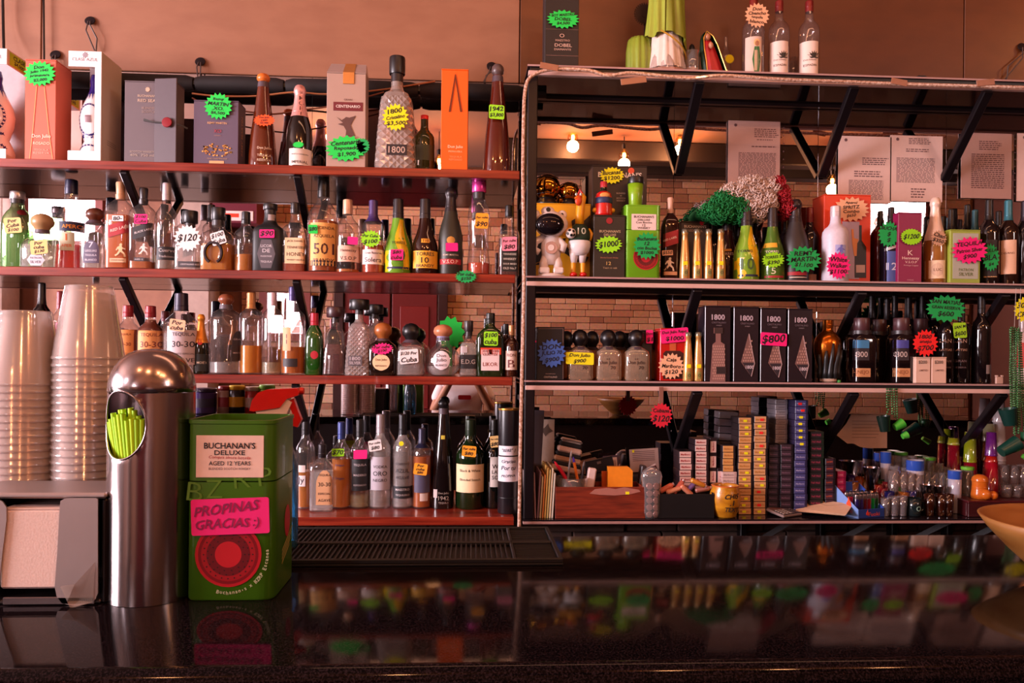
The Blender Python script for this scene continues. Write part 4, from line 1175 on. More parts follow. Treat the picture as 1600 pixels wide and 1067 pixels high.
bottle('tequila_bottle', 'clear bottle with black label and pink sticker, lowest shelf', 562, 655, 15, 'L4', 'tall', CLEAR, (.80, '191517', 'foil'), (772, 'd8c8a0'), labels=[(549, 718, 575, 767, '1c181c', 'TEQUILA|1.3~MADERO|REPOSADO', 'c0b4b8')], tags=[('rect', 563, 710, 21, 14, 'pink', '', PK)])
bottle('vodka_bottle', 'clear vodka bottle with grey cap and white tag', 594, 647, 17, 'L4', 'tall', CLEAR, (.80, 'a09296', 'foil'), (.9, 'e0d6d4'), labels=[(579, 714, 608, 766, 'b4aab4', '|VODKA|1.4~ORO|NEGRO|', '2c2830')], tags=[('rect', 586, 696, 20, 17, 'white', 'Por cuba|$80', 'white price tag', .15)])
bottle('tequila_bottle', 'embossed clear bottle with black cap and yellow dot sticker', 629, 647, 16, 'L4', 'tall', CLEAR, (.78, '17151a', 'foil'), (.8, 'd8d0d0'), labels=[(614, 760, 643, 779, '17141a', 'MAESTRO|TEQUILERO', 'c0b4b4'), (614, 718, 643, 753, None, 'CABRITO|AZUL|AGAVE', '3a3236')], tags=[('oval', 627, 693, 8, 8, 'yellow', '', 'yellow dot sticker')])
bottle('tequila_bottle', 'short amber bottle with navy cap and tilted orange tag', 659, 669, 15, 'L4', 'dome', CLEAR, (.76, '26243e', 'foil'), (712, 'a4520e'), labels=[(647, 742, 671, 770, '4c465e', '', '2'), (656, 771, 668, 783, 'd8c4bc', '', '2')], tags=[('rect', 657, 733, 21, 18, 'amber', 'Por|cuba|$80', 'orange price tag', -.12)])
bottle('tequila_bottle', 'tall slim black bottle with knobbed stopper, lowest shelf', 692, 623, 17, 'L4', 'slim', '!140c0c', (.91, '1c1618', 'ball1.35'), labels=[(682, 767, 704, 790, None, 'Don Julio|1.4~1942|TEQUILA', '9a8a80'), (677, 765, 683, 778, 'b8a8a4', '', '2'), (689, 681, 695, 687, 'd8c040', '', '2')])
bottle('whisky_bottle', 'dark green whisky bottle with cream label and kraft tag', 735, 655, 23, 'L4', 'std', '!12200c', (.82, '16240e', 'foil'), labels=[(713, 726, 756, 770, 'f0d0a4', '1.3~Black & White|Blended Scotch|', '2c1c14')], tags=[('rect', 733, 705, 22, 17, 'amber', 'Por cuba|$80', 'orange price tag', -.08)])
bottle('whisky_bottle', 'dark whisky bottle with white label half behind the black tube', 772, 655, 15, 'L4', 'std', '!0e0e0c', (.82, '1a1614', 'foil'), labels=[(766, 714, 788, 761, 'd8ccc4', '|WM|LAW|SON|', '1c1818')], tags=[('rect', 773, 690, 14, 18, 'beige', 'Por cuba|$80', 'beige price tag')])
bt = bottle('tip_tube', 'black cardboard tube with gold rim and white handwritten notes', 794, 638, 16, 'L4', 'spool', plain('1c161a', .3), cat='tube', Y=2.80, n=24)
ob_ = bt.location
k_ = dep(ob_.x, 2.8) / F
mk('gold_rim', lathe([(0, 16.3 * k_), (.004, 16.6 * k_), (.007, 16.3 * k_)], 24, cap0=False, cap1=False), plain('b07c30', .3, .8), bt, smooth=True).location.z = at(794, 638, 2.8).z - ob_.z - .006
mk('seam_ring', lathe([(0, 16.3 * k_), (.002, 16.5 * k_), (.004, 16.3 * k_)], 24, cap0=False, cap1=False), plain('0c0a0c', .4), bt, smooth=True).location.z = .055
sp = Shape('spool', 16 * k_, at(794, 638, 2.8).z - ob_.z)
for (a, b, c_, d, t) in ((780, 697, 810, 712, '"BERE" :)'), (779, 714, 810, 753, 'Gracias|Por tu|1.4~PROPINA')):
    A, B = at(a, b, 2.76) - ob_, at(c_, d, 2.76) - ob_
    l = mk('paper_note', patch(sp, max(A.x, -.0365), min(B.x, .0365), B.z, A.z, .001), plain('e4dce4', .6), bt, smooth=True, label='white handwritten note')
    wrap_text('lettering', sp, t, 0, (A.z + B.z) / 2, .058, (A.z - B.z) * .9, plain('241c3c', .5, grain=0), l, True)

# ================================================================== highest glass shelf
r, org, w, h = carton('gift_carton', 'tall black tequila carton beside the green robed statue, cut by the picture top', 852, 905, -24, 'R1', '1c1416', depth=.085, texts=[
    (853, 45, 904, 47, '#c89080', '#c89080'), (853, 86, 904, 88, '#c89080', '#c89080'), (858, 67, 902, 75, 'DOBEL', 'd8b0a0'), (866, 61, 892, 66, 'MAESTRO', 'c09888'), (862, 75, 896, 80, 'DIAMANTE', 'c8a090'), (873, 52, 883, 60, 'O', 'c8a090')],
    tags=[('star', 880, 30, 52, 30, 'green', 'BOT MAESTRO|DOBEL|$4,500', 'green starburst price tag')])
def drape(prof, a0, a1, n=40, folds=9, amp=.06, ky=.8, seed=0):
    """Cloth hanging in folds round an axis, from angle a0 to a1."""
    V, Fs = [], []
    for j, (z, r) in enumerate(prof):
        for i in range(n + 1):
            a = a0 + (a1 - a0) * i / n
            q = r * (1 + amp * math.sin(folds * a + seed + j * .35) + amp * .4 * math.sin(2.3 * folds * a + j * .2))
            V.append((q * math.cos(a), q * ky * math.sin(a), z))
    for j in range(len(prof) - 1):
        for i in range(n):
            b = j * (n + 1) + i
            Fs.append((b, b + 1, b + n + 2, b + n + 1))
    return V, Fs
k1 = dep(at(1040, 60, 2.80).x, 2.80) / F
o = empty('saint_statue', Vector((at(1042, 60, 2.80).x, 2.80, zR1 + .0005)), 'green and white robed plaster saint statue on the highest shelf', 'statue')
mk('rock_base', lathe([(0, 34 * k1), (.012, 34 * k1), (.022, 28 * k1), (.035, 18 * k1), (.05, 10 * k1)], 11, ky=.8), plain('b08070', .5, grain=.3, scale=50), o)
mk('white_tunic', drape([(.025, .066), (.08, .058), (.16, .05), (.26, .048), (.36, .055), (.44, .05), (.47, .025)], 0, 2 * math.pi, 48, 13, .06), plain('e8d2c6', .4), o, smooth='all')
def robe(a0, a1, hem0, hem1, ztop_, r0, folds, seed, n=44, m_=14):
    V, Fs = [], []
    for j in range(m_ + 1):
        t = j / m_
        for i in range(n + 1):
            u = i / n
            a = a0 + (a1 - a0) * u
            z0 = hem0 + (hem1 - hem0) * u + .008 * math.sin(9 * u)
            z = z0 + (ztop_ - z0) * t
            q = (r0 + .012 * (1 - t) ** 2) * (1 - .35 * max(0, t - .8)) * (1 + .085 * math.sin(folds * (a + 1.1 * z) + seed) + .03 * math.sin(folds * 2.1 * a + 4 * z))
            V.append((q * math.cos(a), q * .82 * math.sin(a), z))
    for j in range(m_):
        for i in range(n):
            b_ = j * (n + 1) + i
            Fs.append((b_, b_ + 1, b_ + n + 2, b_ + n + 1))
    return V, Fs
GR1, GR2 = plain('8a9630', .35, grain=.12, scale=30), plain('98a238', .35, grain=.12, scale=30)
mk('green_robe', robe(math.radians(-120), math.radians(150), .15, .055, .455, .057, 8, .4), GR1, o, smooth='all')
mk('robe_fold', robe(math.radians(-190), math.radians(-108), .145, .135, .44, .064, 12, 1.3, 22), GR2, o, smooth='all')
hem = [(.071 * math.cos(a), .82 * .071 * math.sin(a), .151 - .096 * q / 15) for q, a in enumerate([math.radians(-120 + 8 * q) for q in range(16)])]
mk('robe_hem', tube(hem, .003, 6), plain('c8a040', .3, .6), o, smooth=True)
mk('plastic_wrap', drape([(.0, .072), (.03, .068), (.06, .058), (.075, .05)], 0, 2 * math.pi, 26, 7, .12), glass('fbf4f2', gloss=2.6, body=.12, rough=.1), o)
mk('hands', join(sphere((-.018, -.052, .33), .017, 10, 6), tube([(.05, -.03, .36), (.01, -.058, .335)], [.016, .011], 8)), plain('e0a888', .45), o, smooth=True)
mk('head', join(sphere((0, -.008, .535), .036, 14, 9, 1.25), lathe([(.47, .018), (.51, .016)], 10)), plain('e0a888', .45), o, smooth=True)
mk('hair', drape([(.49, .04), (.53, .042), (.56, .04), (.585, .02), (.588, .001)], math.radians(-20), math.radians(200), 24, 9, .05), plain('4a2a1a', .5), o, smooth='all')
P = at(1000, 76, 2.83)
o2 = empty('robe_fragment', Vector((P.x, 2.83, zR1 + .0005)), 'separate green plaster robe piece leaning beside the saint statue', 'statue')
mk('cloth_shell', drape([(0, .046), (.04, .050), (.10, .050), (.14, .044), (.155, .030), (.158, .002)], math.radians(-200), math.radians(30), 34, 13, .08, .7), plain('8a9a30', .4), o2, smooth='all')
mk('gold_hem', tube([(.05 * math.cos(a), .7 * .05 * math.sin(a), .002) for a in [math.radians(-200 + 14 * q) for q in range(17)]], .003, 6), plain('c8a040', .3, .6), o2, smooth=True)
g = []
for i in range(30):
    a = 2 * math.pi * i / 30
    for da, rr in ((-.07, .036), (-.045, .043), (.045, .043), (.07, .036)):
        g.append((rr * math.cos(a + da), rr * math.sin(a + da)))
P = at(1008, 22, 2.9)
mk('chainring', join(prism(g, -.002, .002), prism(ellip(.03, .03), -.004, -.0021)), plain('3a2420', .4, .5), None, loc=(P.x, 2.9, P.z), label='dark toothed metal sprocket ring behind the green robed statue', cat='sprocket')
P = at(1006, 60, 2.9)
mk('support_rod', tube([(at(1008, 22, 2.9).x, 2.906, at(1008, 22, 2.9).z - .034), (at(1006, 100, 2.9).x, 2.906, zR1)], .003, 6), plain('3a2420', .4, .5), [q for q in C.objects if q.name == 'chainring'][0]).location = -Vector((at(1008, 22, 2.9).x, 2.9, at(1008, 22, 2.9).z))
def tumbler(name, label, cx, top, hw, base_z, Y, col=CLEAR, taper=.82, cat='glass', group=None, rib=0, thick=.05, n=18, mat=None):
    P = at(cx, top, Y)
    k = dep(P.x, Y) / F
    h, r = P.z - base_z, hw * k
    pr = [(0, r * taper * .94), (.002, r * taper), (h * .5, r * (taper + 1) / 2), (h, r), (h, r * .93), (h * .12, r * taper * .9), (h * .11, .001)]
    o = mk(name, lathe(pr, n, cap1=False), mat or glass(col, gloss=1.6, body=.10), None, 'all', (P.x, Y, base_z + .0004), label=label, cat=cat, group=group)
    return o, h, r
zr1 = zR1 + .0004
t, h, r_ = tumbler('glass_tumbler', 'small ribbed glass with a black object, beside the saint statue', 1081, 82, 13, zr1, 2.8)
mk('wax', lathe([(.004, r_ * .74), (h * .35, r_ * .8)], 14), plain('d8c0b8', .5), t, smooth=True)
mk('black_wick_stub', lathe([(h * .36, .008), (h * 1.05, .012), (h * 1.25, .009), (h * 1.32, .003)], 10), BLACK, t, smooth=True)
P = at(1112, 76, 2.80)
v = empty('virgin_statuette', Vector((at(1118, 76, 2.8).x, 2.8, zr1)), 'small tilted statuette in a dark green cloak and red dress', 'statue')
def lean(vf, a=math.radians(-13)):
    return rot(vf, a, 'Y')
mk('red_dress', lean(drape([(0, .034), (.05, .03), (.11, .022), (.14, .014), (.15, .006)], 0, 2 * math.pi, 30, 9, .08, .7)), plain('b01a20', .4), v, smooth='all')
mk('green_cloak', lean(drape([(.012, .044), (.06, .040), (.11, .034), (.145, .026), (.165, .017), (.176, .003)], math.radians(-35), math.radians(215), 30, 8, .05, .8)), plain('1c3a26', .4), v, smooth='all')
mk('gold_edging', lean(tube([(.036, -.03, .012), (.03, -.03, .06), (.026, -.026, .11), (.018, -.02, .15), (0, -.018, .172), (-.018, -.02, .15), (-.026, -.026, .11), (-.03, -.03, .06), (-.036, -.03, .012)], .002, 6)), plain('d8a040', .3, .6), v, smooth=True)
mk('head', lean(sphere((0, -.012, .153), .0115, 12, 8, 1.2)), plain('b87858', .45), v, smooth=True)
mk('clasped_hands', lean(sphere((0, -.028, .115), .009, 10, 6, 1.4)), plain('b87858', .45), v, smooth=True)
bottle('miniature_bottle', 'tiny clear bottle with a yellow flower behind the tilted statuette', 1134, 58, 8, 'R1', 'std', CLEAR, None, tags=[('star', 1140, 92, 15, 15, 'yellow', '', 'yellow paper flower')], Y=2.87)
bottle('tequila_bottle', 'clear bottle with a saint picture label and white starburst on its neck', 1177, 0, 17, 'R1', 'tall', CLEAR, (.84, '7a2018', 'foil'), labels=[(1168, 56, 1190, 112, 'd8b8a8', '', '2'), (1176, 72, 1189, 112, '2c6a34', '', '2', 'hex'), (1178, 60, 1188, 72, 'e8b87a', '', '2', 'oval'), (1180, 63, 1186, 72, 'a86848', '', '2', 'oval'), (1179, 78, 1183, 110, 'c8a484', '', '2')], tags=[('star', 1183, 24, 40, 40, 'peach', 'Don|Chencho|tequila|blanco', 'pale starburst price tag')])
for cx, lb in ((1217, 'clear mezcal bottle with agave label next to the starburst bottle'), (1264, 'clear mezcal bottle with agave label, the one nearest the empty shelf end')):
    b = bottle('mezcal_bottle', lb, cx, 2, 16, 'R1', 'tall', CLEAR, (.86, '7a1c1c', 'foil'), (.12, 'e0d0c8'), labels=[(cx - 9, 63, cx + 15, 115, 'ead0c4', '|||1.2~Don Chencho|ESPADIN|', '4a2c26')])
    k = dep(b.location.x, 2.8) / F
    sf = Shape('tall', 16 * k, at(cx, 2, 2.8).z - zR1)
    fan = []
    for q in range(9):
        a = math.radians(10 + 20 * q)
        L_ = .028 if q in (1, 2, 3, 4, 5, 6, 7) else .018
        V = []
        for u, wd in ((0, .0), (.55, .0036), (1, 0), (.55, -.0036)):
            X = .003 + L_ * u * math.cos(a) - wd * math.sin(a)
            Z = at(cx, 90, 2.76).z - zR1 + L_ * u * math.sin(a) + wd * math.cos(a)
            V.append((X, sf.fy(X, Z) - .0016, Z))
        fan.append((V, [(0, 1, 2, 3)]))
    mk('agave_print', join(*fan), plain('2c2420', .5, grain=0), b)
tumbler('jar', 'small pale jar between the two agave label bottles', 1239, 92, 9, zr1, 2.86, 'e0c8b8', .95, 'jar')
mk('clothes_peg', join(cbox(-.02, .02, -.006, .006, 0, .009, .002), tube([(-.024, 0, .004), (-.01, 0, .012), (.012, 0, .012), (.024, 0, .004)], .003, 6)), BLACK, None, loc=(at(1440, 122, 2.74).x, 2.74, zr1), label='small black clip lying on the highest shelf edge', cat='clip')

# ================================================================== glass shelf with the wig and the astronaut
r, org, w, h = carton('display_carton', 'yellow carton with broken black lettering behind the astronaut figure', 829, 923, 318, 'R2', 'e8a416', Yf=2.83, depth=.1)
for q in ([(893, 345), (905, 338), (905, 352), (922, 336), (922, 366), (895, 368)], [(836, 372), (846, 366), (846, 408), (834, 412)], [(870, 374), (884, 372), (880, 380), (872, 381)], [(884, 384), (894, 396), (908, 398), (920, 402), (914, 412), (898, 408), (886, 398), (876, 392)], [(872, 356), (884, 354), (884, 362), (876, 364)], [(834, 414), (842, 410), (858, 412), (858, 414)]):
    pic(r, org, 2.83, q, '1c1414', 'printed_shape')
MG = plain('c8862a', .06, 1.0, grain=0)
for i, (cx, cy, rp, lb) in enumerate(((855, 293, 21, 'big gold mirrored ball on the yellow carton'), (889, 300, 16, 'smaller gold mirrored ball beside the big one'))):
    Y = 2.88 + .008 * i
    P = at(cx, cy, Y)
    k = dep(P.x, Y) / F
    o = empty('mirror_ball', (P.x, Y, org.z + h), lb, 'ball')
    R_ = rp * k
    zc = P.z - org.z - h
    mk('glass_ball', sphere((0, 0, zc), R_, 24, 14), MG, o, smooth='all')
    mk('stand', lathe([(0, R_ * .9), (.006, R_ * .9), (zc - R_ * .85, R_ * .55), (zc - R_ * .55, R_ * .84), (zc - R_ * .5, R_ * .84)], 20), BLACK, o, smooth=True)
    mk('rim_ring', lathe([(zc + R_ * .62, R_ * .8), (zc + R_ * .66, R_ * .84), (zc + R_ * .72, R_ * .80)], 20, cap0=False, cap1=False), plain('2a160c', .3), o, smooth=True)
# astronaut
WHT = plain('efdcd6', .35, grain=.02, coat=.2)
Y = 2.762
k = dep(at(862, 400, Y).x, Y) / F
o = empty('astronaut_figurine', (at(861, 400, Y).x, Y, zR2 + .0004), 'white astronaut bear projector figurine with dark round visor', 'figurine')
z_ = lambda py: at(861, py, Y).z - zR2
x_ = lambda px: at(px, 380, Y).x - o.location.x
mk('base', lathe([(0, 22 * k), (.004, 23 * k), (.010, 20 * k), (.014, 12 * k)], 24, ky=.7), WHT, o, smooth=True)
mk('body', lathe([(z_(414), 9 * k), (z_(404), 14 * k), (z_(388), 16 * k), (z_(374), 15 * k), (z_(368), 10 * k)], 20, ky=.75), WHT, o, smooth='all')
mk('helmet', rot(sphere((0, 0, 0), 26 * k, 24, 14, .80), 0), WHT, o, smooth='all').location = (0, 0, z_(351))
mk('visor', xf(sphere((0, 0, 0), 22 * k, 24, 12, .78), Matrix.Diagonal((1, .45, 1, 1))), plain('1c1418', .05, .4, grain=0), o, smooth='all').location = (x_(857), -19 * k, z_(354))
for px in (836, 878):
    mk('ear', xf(sphere((0, 0, 0), 7.5 * k, 14, 8), Matrix.Diagonal((1, .6, 1, 1))), WHT, o, smooth='all').location = (x_(px), -.004, z_(336))
    mk('ear_dot', lathe([(0, 2.2 * k), (.001, 2.0 * k)], 12), BLACK, o).matrix_local = Matrix.Translation((x_(px - 1), -7.5 * k, z_(336))) @ Matrix.Rotation(math.pi / 2, 4, 'X')
mk('top_lamp', xf(sphere((0, 0, 0), 9 * k, 14, 8), Matrix.Diagonal((1.2, .8, .8, 1))), WHT, o, smooth='all').location = (x_(855), -.012, z_(331))
mk('lamp_lens', lathe([(0, 3.6 * k), (.0015, 3.2 * k)], 14), BLACK, o).matrix_local = Matrix.Translation((x_(855), -.012 - 9.2 * k * .8, z_(330))) @ Matrix.Rotation(math.pi / 2, 4, 'X')
for sg, pts in ((-1, [(850, 372), (836, 378), (833, 390), (842, 396)]), (1, [(872, 374), (880, 384), (876, 394)])):
    mk('arm', tube([(x_(a), -.006 - .004 * q, z_(b)) for q, (a, b) in enumerate(pts)], [5 * k, 6.5 * k, 6 * k, 5 * k][:len(pts)], 12), WHT, o, smooth='all')
for px in (850, 872):
    mk('leg', tube([(x_(px + (861 - px) * .4), 0, z_(402)), (x_(px), -.002, z_(412)), (x_(px), -.004, z_(424))], [8 * k, 7 * k, 7.5 * k], 12), WHT, o, smooth='all')
    mk('boot', cbox(x_(px) - 8 * k, x_(px) + 8 * k, -.030, .012, .012, z_(419), .004), WHT, o)
mk('chest_badge', lathe([(0, 10 * k), (.0012, 9.6 * k)], 20), plain('c89a8c', .5), o).matrix_local = Matrix.Translation((x_(860), -12.9 * k, z_(389))) @ Matrix.Rotation(math.radians(84), 4, 'X')
mk('badge_hub', lathe([(0, 5 * k), (.002, 4.6 * k)], 16), plain('f0dcd6', .5), o).matrix_local = Matrix.Translation((x_(860), -13.3 * k, z_(389))) @ Matrix.Rotation(math.radians(84), 4, 'X')
# chicken footballer
Y = 2.765
k = dep(at(905, 400, Y).x, Y) / F
o = empty('toy_chicken', (at(905, 400, Y).x, Y, zR2 + .0004), 'toy chicken footballer in a dark green number ten shirt holding a ball', 'toy')
z_ = lambda py: at(905, py, Y).z - zR2
x_ = lambda px: at(px, 380, Y).x - o.location.x
YL = plain('e8a010', .4)
RD = plain('cc1410', .35, coat=.2)
for px in (896, 911):
    mk('shoe', xf(sphere((0, 0, 0), 6 * k, 14, 8), Matrix.Diagonal((1, 1.5, .75, 1))), RD, o, smooth='all').location = (x_(px), -.006, 4.4 * k)
    mk('sock', lathe([(7 * k, 3.6 * k), (z_(411), 4.2 * k)], 12), YL, o, smooth=True).location.x = x_(px)
    mk('leg', lathe([(z_(411), 4.6 * k), (z_(400), 6.6 * k), (z_(392), 8.4 * k)], 14), plain('e8dcdc', .3), o, smooth='all').location.x = x_(px + (1 if px < 900 else -1))
mk('shorts', lathe([(z_(400), 10 * k), (z_(394), 15 * k), (z_(386), 17.5 * k), (z_(378), 17.5 * k), (z_(376), 15 * k)], 22, ky=.8), plain('e8dcdc', .3), o, smooth='all')
mk('shirt', lathe([(z_(379), 15 * k), (z_(373), 17.5 * k), (z_(362), 16.5 * k), (z_(354), 12 * k), (z_(350), 7 * k)], 22, ky=.8), plain('16301c', .6), o, smooth='all')
sC = Shape('spool', 17 * k, .2)
sC.ky = .8
wrap_text('shirt_number', sC, '10', x_(907), z_(363), 15 * k, 13 * k, plain('d8dcc8', .6, grain=0), o)
mk('neck', tube([(0, 0, z_(352)), (0, 0, z_(336)), (x_(907), 0, z_(318)), (x_(909), 0, z_(308)), (x_(907), -.002, z_(303))], [7 * k, 7 * k, 7 * k, 6.6 * k, 3.5 * k], 14), YL, o, smooth='all')
mk('beak', tube([(x_(906), -.008, z_(309)), (x_(899), -.018, z_(311)), (x_(896), -.024, z_(312))], [4 * k, 3 * k, .8 * k], 10), plain('e06a10', .4), o, smooth='all')
mk('wattle', xf(sphere((0, 0, 0), 5.5 * k, 14, 8), Matrix.Diagonal((1, .5, 1.5, 1))), plain('d04014', .4), o, smooth='all').location = (x_(902), -.018, z_(315))
mk('comb', tube([(x_(903), 0, z_(304)), (x_(905), 0, z_(296)), (x_(908), 0, z_(301)), (x_(910), 0, z_(306))], [2 * k, .8 * k, 2 * k, 2.5 * k], 8), RD, o, smooth='all')
for px in (899, 906):
    e = mk('eye', sphere((0, 0, 0), 2.2 * k, 10, 6), plain('f0e8e0', .3, grain=0), o, smooth='all')
    e.location = (x_(px), -.014, z_(305))
    mk('pupil', sphere((0, -2 * k, 0), .9 * k, 8, 5), BLACK, e, smooth='all')
mk('arm', tube([(x_(919), 0, z_(358)), (x_(924), -.004, z_(366)), (x_(921), -.006, z_(376))], [3 * k, 3.2 * k, 2.6 * k], 10), YL, o, smooth='all')
mk('arm', tube([(x_(893), -.004, z_(357)), (x_(884), -.012, z_(362)), (x_(880), -.018, z_(370))], [3 * k, 3.2 * k, 2.6 * k], 10), YL, o, smooth='all')
b = mk('football', sphere((0, 0, 0), 8 * k, 18, 10), plain('efe2dc', .35), o, smooth='all')
b.location = (x_(890), -.03, z_(367))
for a, c in ((-.4, .5), (.45, .3), (0, -.5), (.7, -.45), (-.75, -.2)):
    dd = Vector((math.sin(a) * math.cos(c), -math.cos(a) * math.cos(c), math.sin(c)))
    q = mk('ball_patch', lathe([(0, 2.6 * k), (.0006, 2.2 * k)], 5), BLACK, b)
    q.matrix_local = Matrix.Translation(dd * 7.95 * k) @ dd.to_track_quat('Z', 'Y').to_matrix().to_4x4()
# whisky cartons and tins
DK = '2a211a'
r, org, w, h = carton('gift_carton', 'large dark whisky carton at the back with yellow starburst', 926, 1011, 259, 'R2', '33231e', Yf=2.86, depth=.1, texts=[
    (929, 267, 1008, 280, "BUCHANAN'S", 'e0c8b8', .02), (962, 300, 978, 316, 'BLENDED|o|SCOTCH|WHISKY', 'b89888')],
    tags=[('star', 956, 274, 40, 27, 'yellow', 'Bucanas|$1200', 'yellow starburst price tag')])
pic(r, org, 2.86, [(986 + 5 * math.cos(a), 267 + 5 * math.sin(a)) for a in [i * .52 for i in range(12)]], 'e05030', 'printed_seal')
r, org, w, h = carton('gift_carton', 'dark green whisky carton with lime starburst marked 1000', 928, 977, 336, 'R2', DK, depth=.085, texts=[
    (934, 358, 972, 365, "BUCHANAN'S", 'c8a884', .015), (942, 364, 964, 370, 'DELUXE', 'c8a884'), (936, 400, 968, 406, 'Blended Scotch Whisky', 'b06a50'), (946, 408, 956, 415, '12', 'c8a060'), (940, 416, 966, 421, 'Years in oak', 'a88868')],
    tags=[('star', 951, 382, 44, 28, 'lime', '$1000', 'lime starburst price tag')])
pic(r, org, 2.75, [(952 + 5 * math.cos(a), 345 + 5 * math.sin(a)) for a in [i * .52 for i in range(12)]], '9a1a24', 'printed_seal')
top_g = org.z + h
def tin(label, x0, x1, top, base_z, Yf, depth, col, sh=None, cat='tin', group=None, name='whisky_tin', open_top=False):
    P, Q = at(x0, top, Yf), at(x1, top, Yf)
    org = Vector(((P.x + Q.x) / 2, Yf + depth / 2, base_z + .0005))
    w, h = Q.x - P.x, (P.z + Q.z) / 2 - base_z
    o = empty(name, org, label, cat, group)
    m_ = plain(col, .32, .2, grain=.05, scale=20, coat=.15)
    ky = depth / w
    R = w / 2
    mid = h * .66
    mk('lower_shell', lathe([(0, R * .97, 9), (.003, R, 9), (mid - .001, R, 9), (mid - .001, R * .99, 9)], 32, 9, ky), m_, o, smooth=True)
    if open_top:
        mk('upper_shell', lathe([(mid + .001, R * .99, 9), (mid + .001, R, 9), (h - .006, R, 9), (h - .005, R * 1.02, 9), (h, R * 1.02, 9), (h, R * .95, 9), (mid, R * .95, 9), (mid, .001, 9)], 32, 9, ky, cap0=False, cap1=False), m_, o, smooth=True)
    else:
        mk('lid', lathe([(mid + .001, R * .99, 9), (mid + .001, R, 9), (h - .005, R, 9), (h - .004, R * 1.02, 9), (h - .001, R * 1.02, 9), (h, R * .98, 9)], 32, 9, ky), m_, o, smooth=True)
    return o, org, w, h, -depth / 2
def disc_art(o, yb, cx, cz, R, half=False):
    """The red speaker-like printed disc: rings and dots."""
    for rr, col in ((1.0, 'b41a26'), (.91, '7a0e18'), (.82, 'a01822'), (.66, '6a141c'), (.40, 'c0202c')):
        mk('printed_ring', move(prism(ellip(2 * R * rr, 2 * R * rr, 32), yb - .0006 - .0004 * (1 - rr), yb), (cx, 0, cz)), plain(col, .35, grain=.05), o)
    dots = []
    for q in range(3):
        n_ = 14 + 5 * q
        for i in range(n_):
            a = 2 * math.pi * i / n_
            rr = R * (.5 + .12 * q)
            dots.append(move(prism(ellip(R * .05, R * .05, 6), yb - .0011, yb - .0006), (cx + rr * math.cos(a), 0, cz + rr * math.sin(a))))
    mk('printed_dot', join(*dots), plain('3a0810', .5, grain=0), o)
o, org, w, h, yb = tin('bright green whisky tin with green starburst and red disc', 978, 1033, 320, zR2, 2.75, .1, '6fae1c')
P = at(1006, 347, 2.75) - org
mk('label', move(prism(rrect(39 * .00232, 25 * .00232, .03), yb - .0012, yb - .0004), (P.x, 0, P.z)), plain('f0d4cc', .5), o)
flat_text('lettering', "1.5~BUCHANAN'S|DELUXE|Con Bocina|1.2~12|WHISKY", (P.x, yb - .002, P.z), .085, .052, INK, o)
P = at(1009, 402, 2.75) - org
disc_art(o, yb - .0006, P.x, P.z, .046)
price_tag(o, org, 'star', 1011, 384, 44, 44, 'deep', 'Buchanans|12|con Bocina|$1000', 2.735, label='green starburst price tag')
tz = org.z + h
t, hh, rr = tumbler('plastic_cup', 'green plastic cup with black lid standing on the bright green tin', 993, 288, 12, tz, 2.80, '8ab81c', .85, 'cup', mat=plain('82b01c', .3, coat=.2))
mk('lid', lathe([(hh, rr * 1.05), (hh + .006, rr * 1.1), (hh + .024, rr * 1.02), (hh + .026, rr * .9)], 18), BLACK, t, smooth=True)
Yq = 2.79
k = dep(at(943, 320, Yq).x, Yq) / F
o = empty('novelty_bottle', (at(943, 320, Yq).x, Yq, top_g), 'small red novelty bottle wearing a blue blindfold band, on the dark carton', 'bottle')
H = at(943, 284, Yq).z - top_g
mk('body', lathe([(0, 13 * k), (.01, 13.5 * k), (H * .3, 13 * k), (H * .55, 13 * k), (H * .66, 11 * k), (H * .72, 6 * k)], 18), RD, o, smooth='all')
mk('eye_band', lathe([(H * .36, 13.4 * k), (H * .37, 13.8 * k), (H * .52, 13.6 * k), (H * .53, 13.2 * k)], 18, cap0=False, cap1=False), plain('26305a', .5), o, smooth=True)
mk('face', xf(sphere((0, 0, 0), 8 * k, 14, 8), Matrix.Diagonal((1, .3, .55, 1))), plain('e09a50', .5), o, smooth='all').location = (0, -11 * k, H * .58)
for sx in (-1, 1):
    mk('hand', sphere((sx * 14 * k, -.004, H * .18), 4 * k, 10, 6), YL, o, smooth='all')
mk('neck', lathe([(H * .70, 6 * k), (H * .76, 5 * k), (H * .84, 5 * k)], 14), plain('1a2014', .1), o, smooth=True)
mk('cap', lathe([(H * .83, 5.4 * k), (H * .97, 5.6 * k), (H, 4.8 * k)], 14), plain('b82430', .35), o, smooth=True)

bottle('whisky_bottle', 'dark square whisky bottle with slanted red label priced 550', 1047, 309, 13, 'R2', 'square', '!2a0f0a', (.80, 'd0a088', 'cork'), labels=[(1034, 362, 1060, 384, 'a01c22', 'RED LABEL', 'f0ccbc', 'slant'), (1034, 424, 1058, 430, 'd09468', '', '2'), (1040, 402, 1052, 424, None, 'MAN', 'e0c0a0')], tags=[('rect', 1043, 395, 17, 8, 'peach', '$550', 'small price label')], Y=2.81)
r, org, w, h = carton('gift_carton', 'dark whisky carton behind four little bat shaped bottles', 1064, 1108, 346, 'R2', '2b1c18', Yf=2.88, depth=.08, texts=[(1066, 350, 1106, 358, "BUCHANAN'S", 'd0b8a8', .015), (1072, 358, 1100, 363, 'RED SEAL', 'a88878')])
pic(r, org, 2.88, [(1097 + 4 * math.cos(a), 348 + 4 * math.sin(a)) for a in [i * .52 for i in range(12)]], 'c01c2c', 'printed_seal')
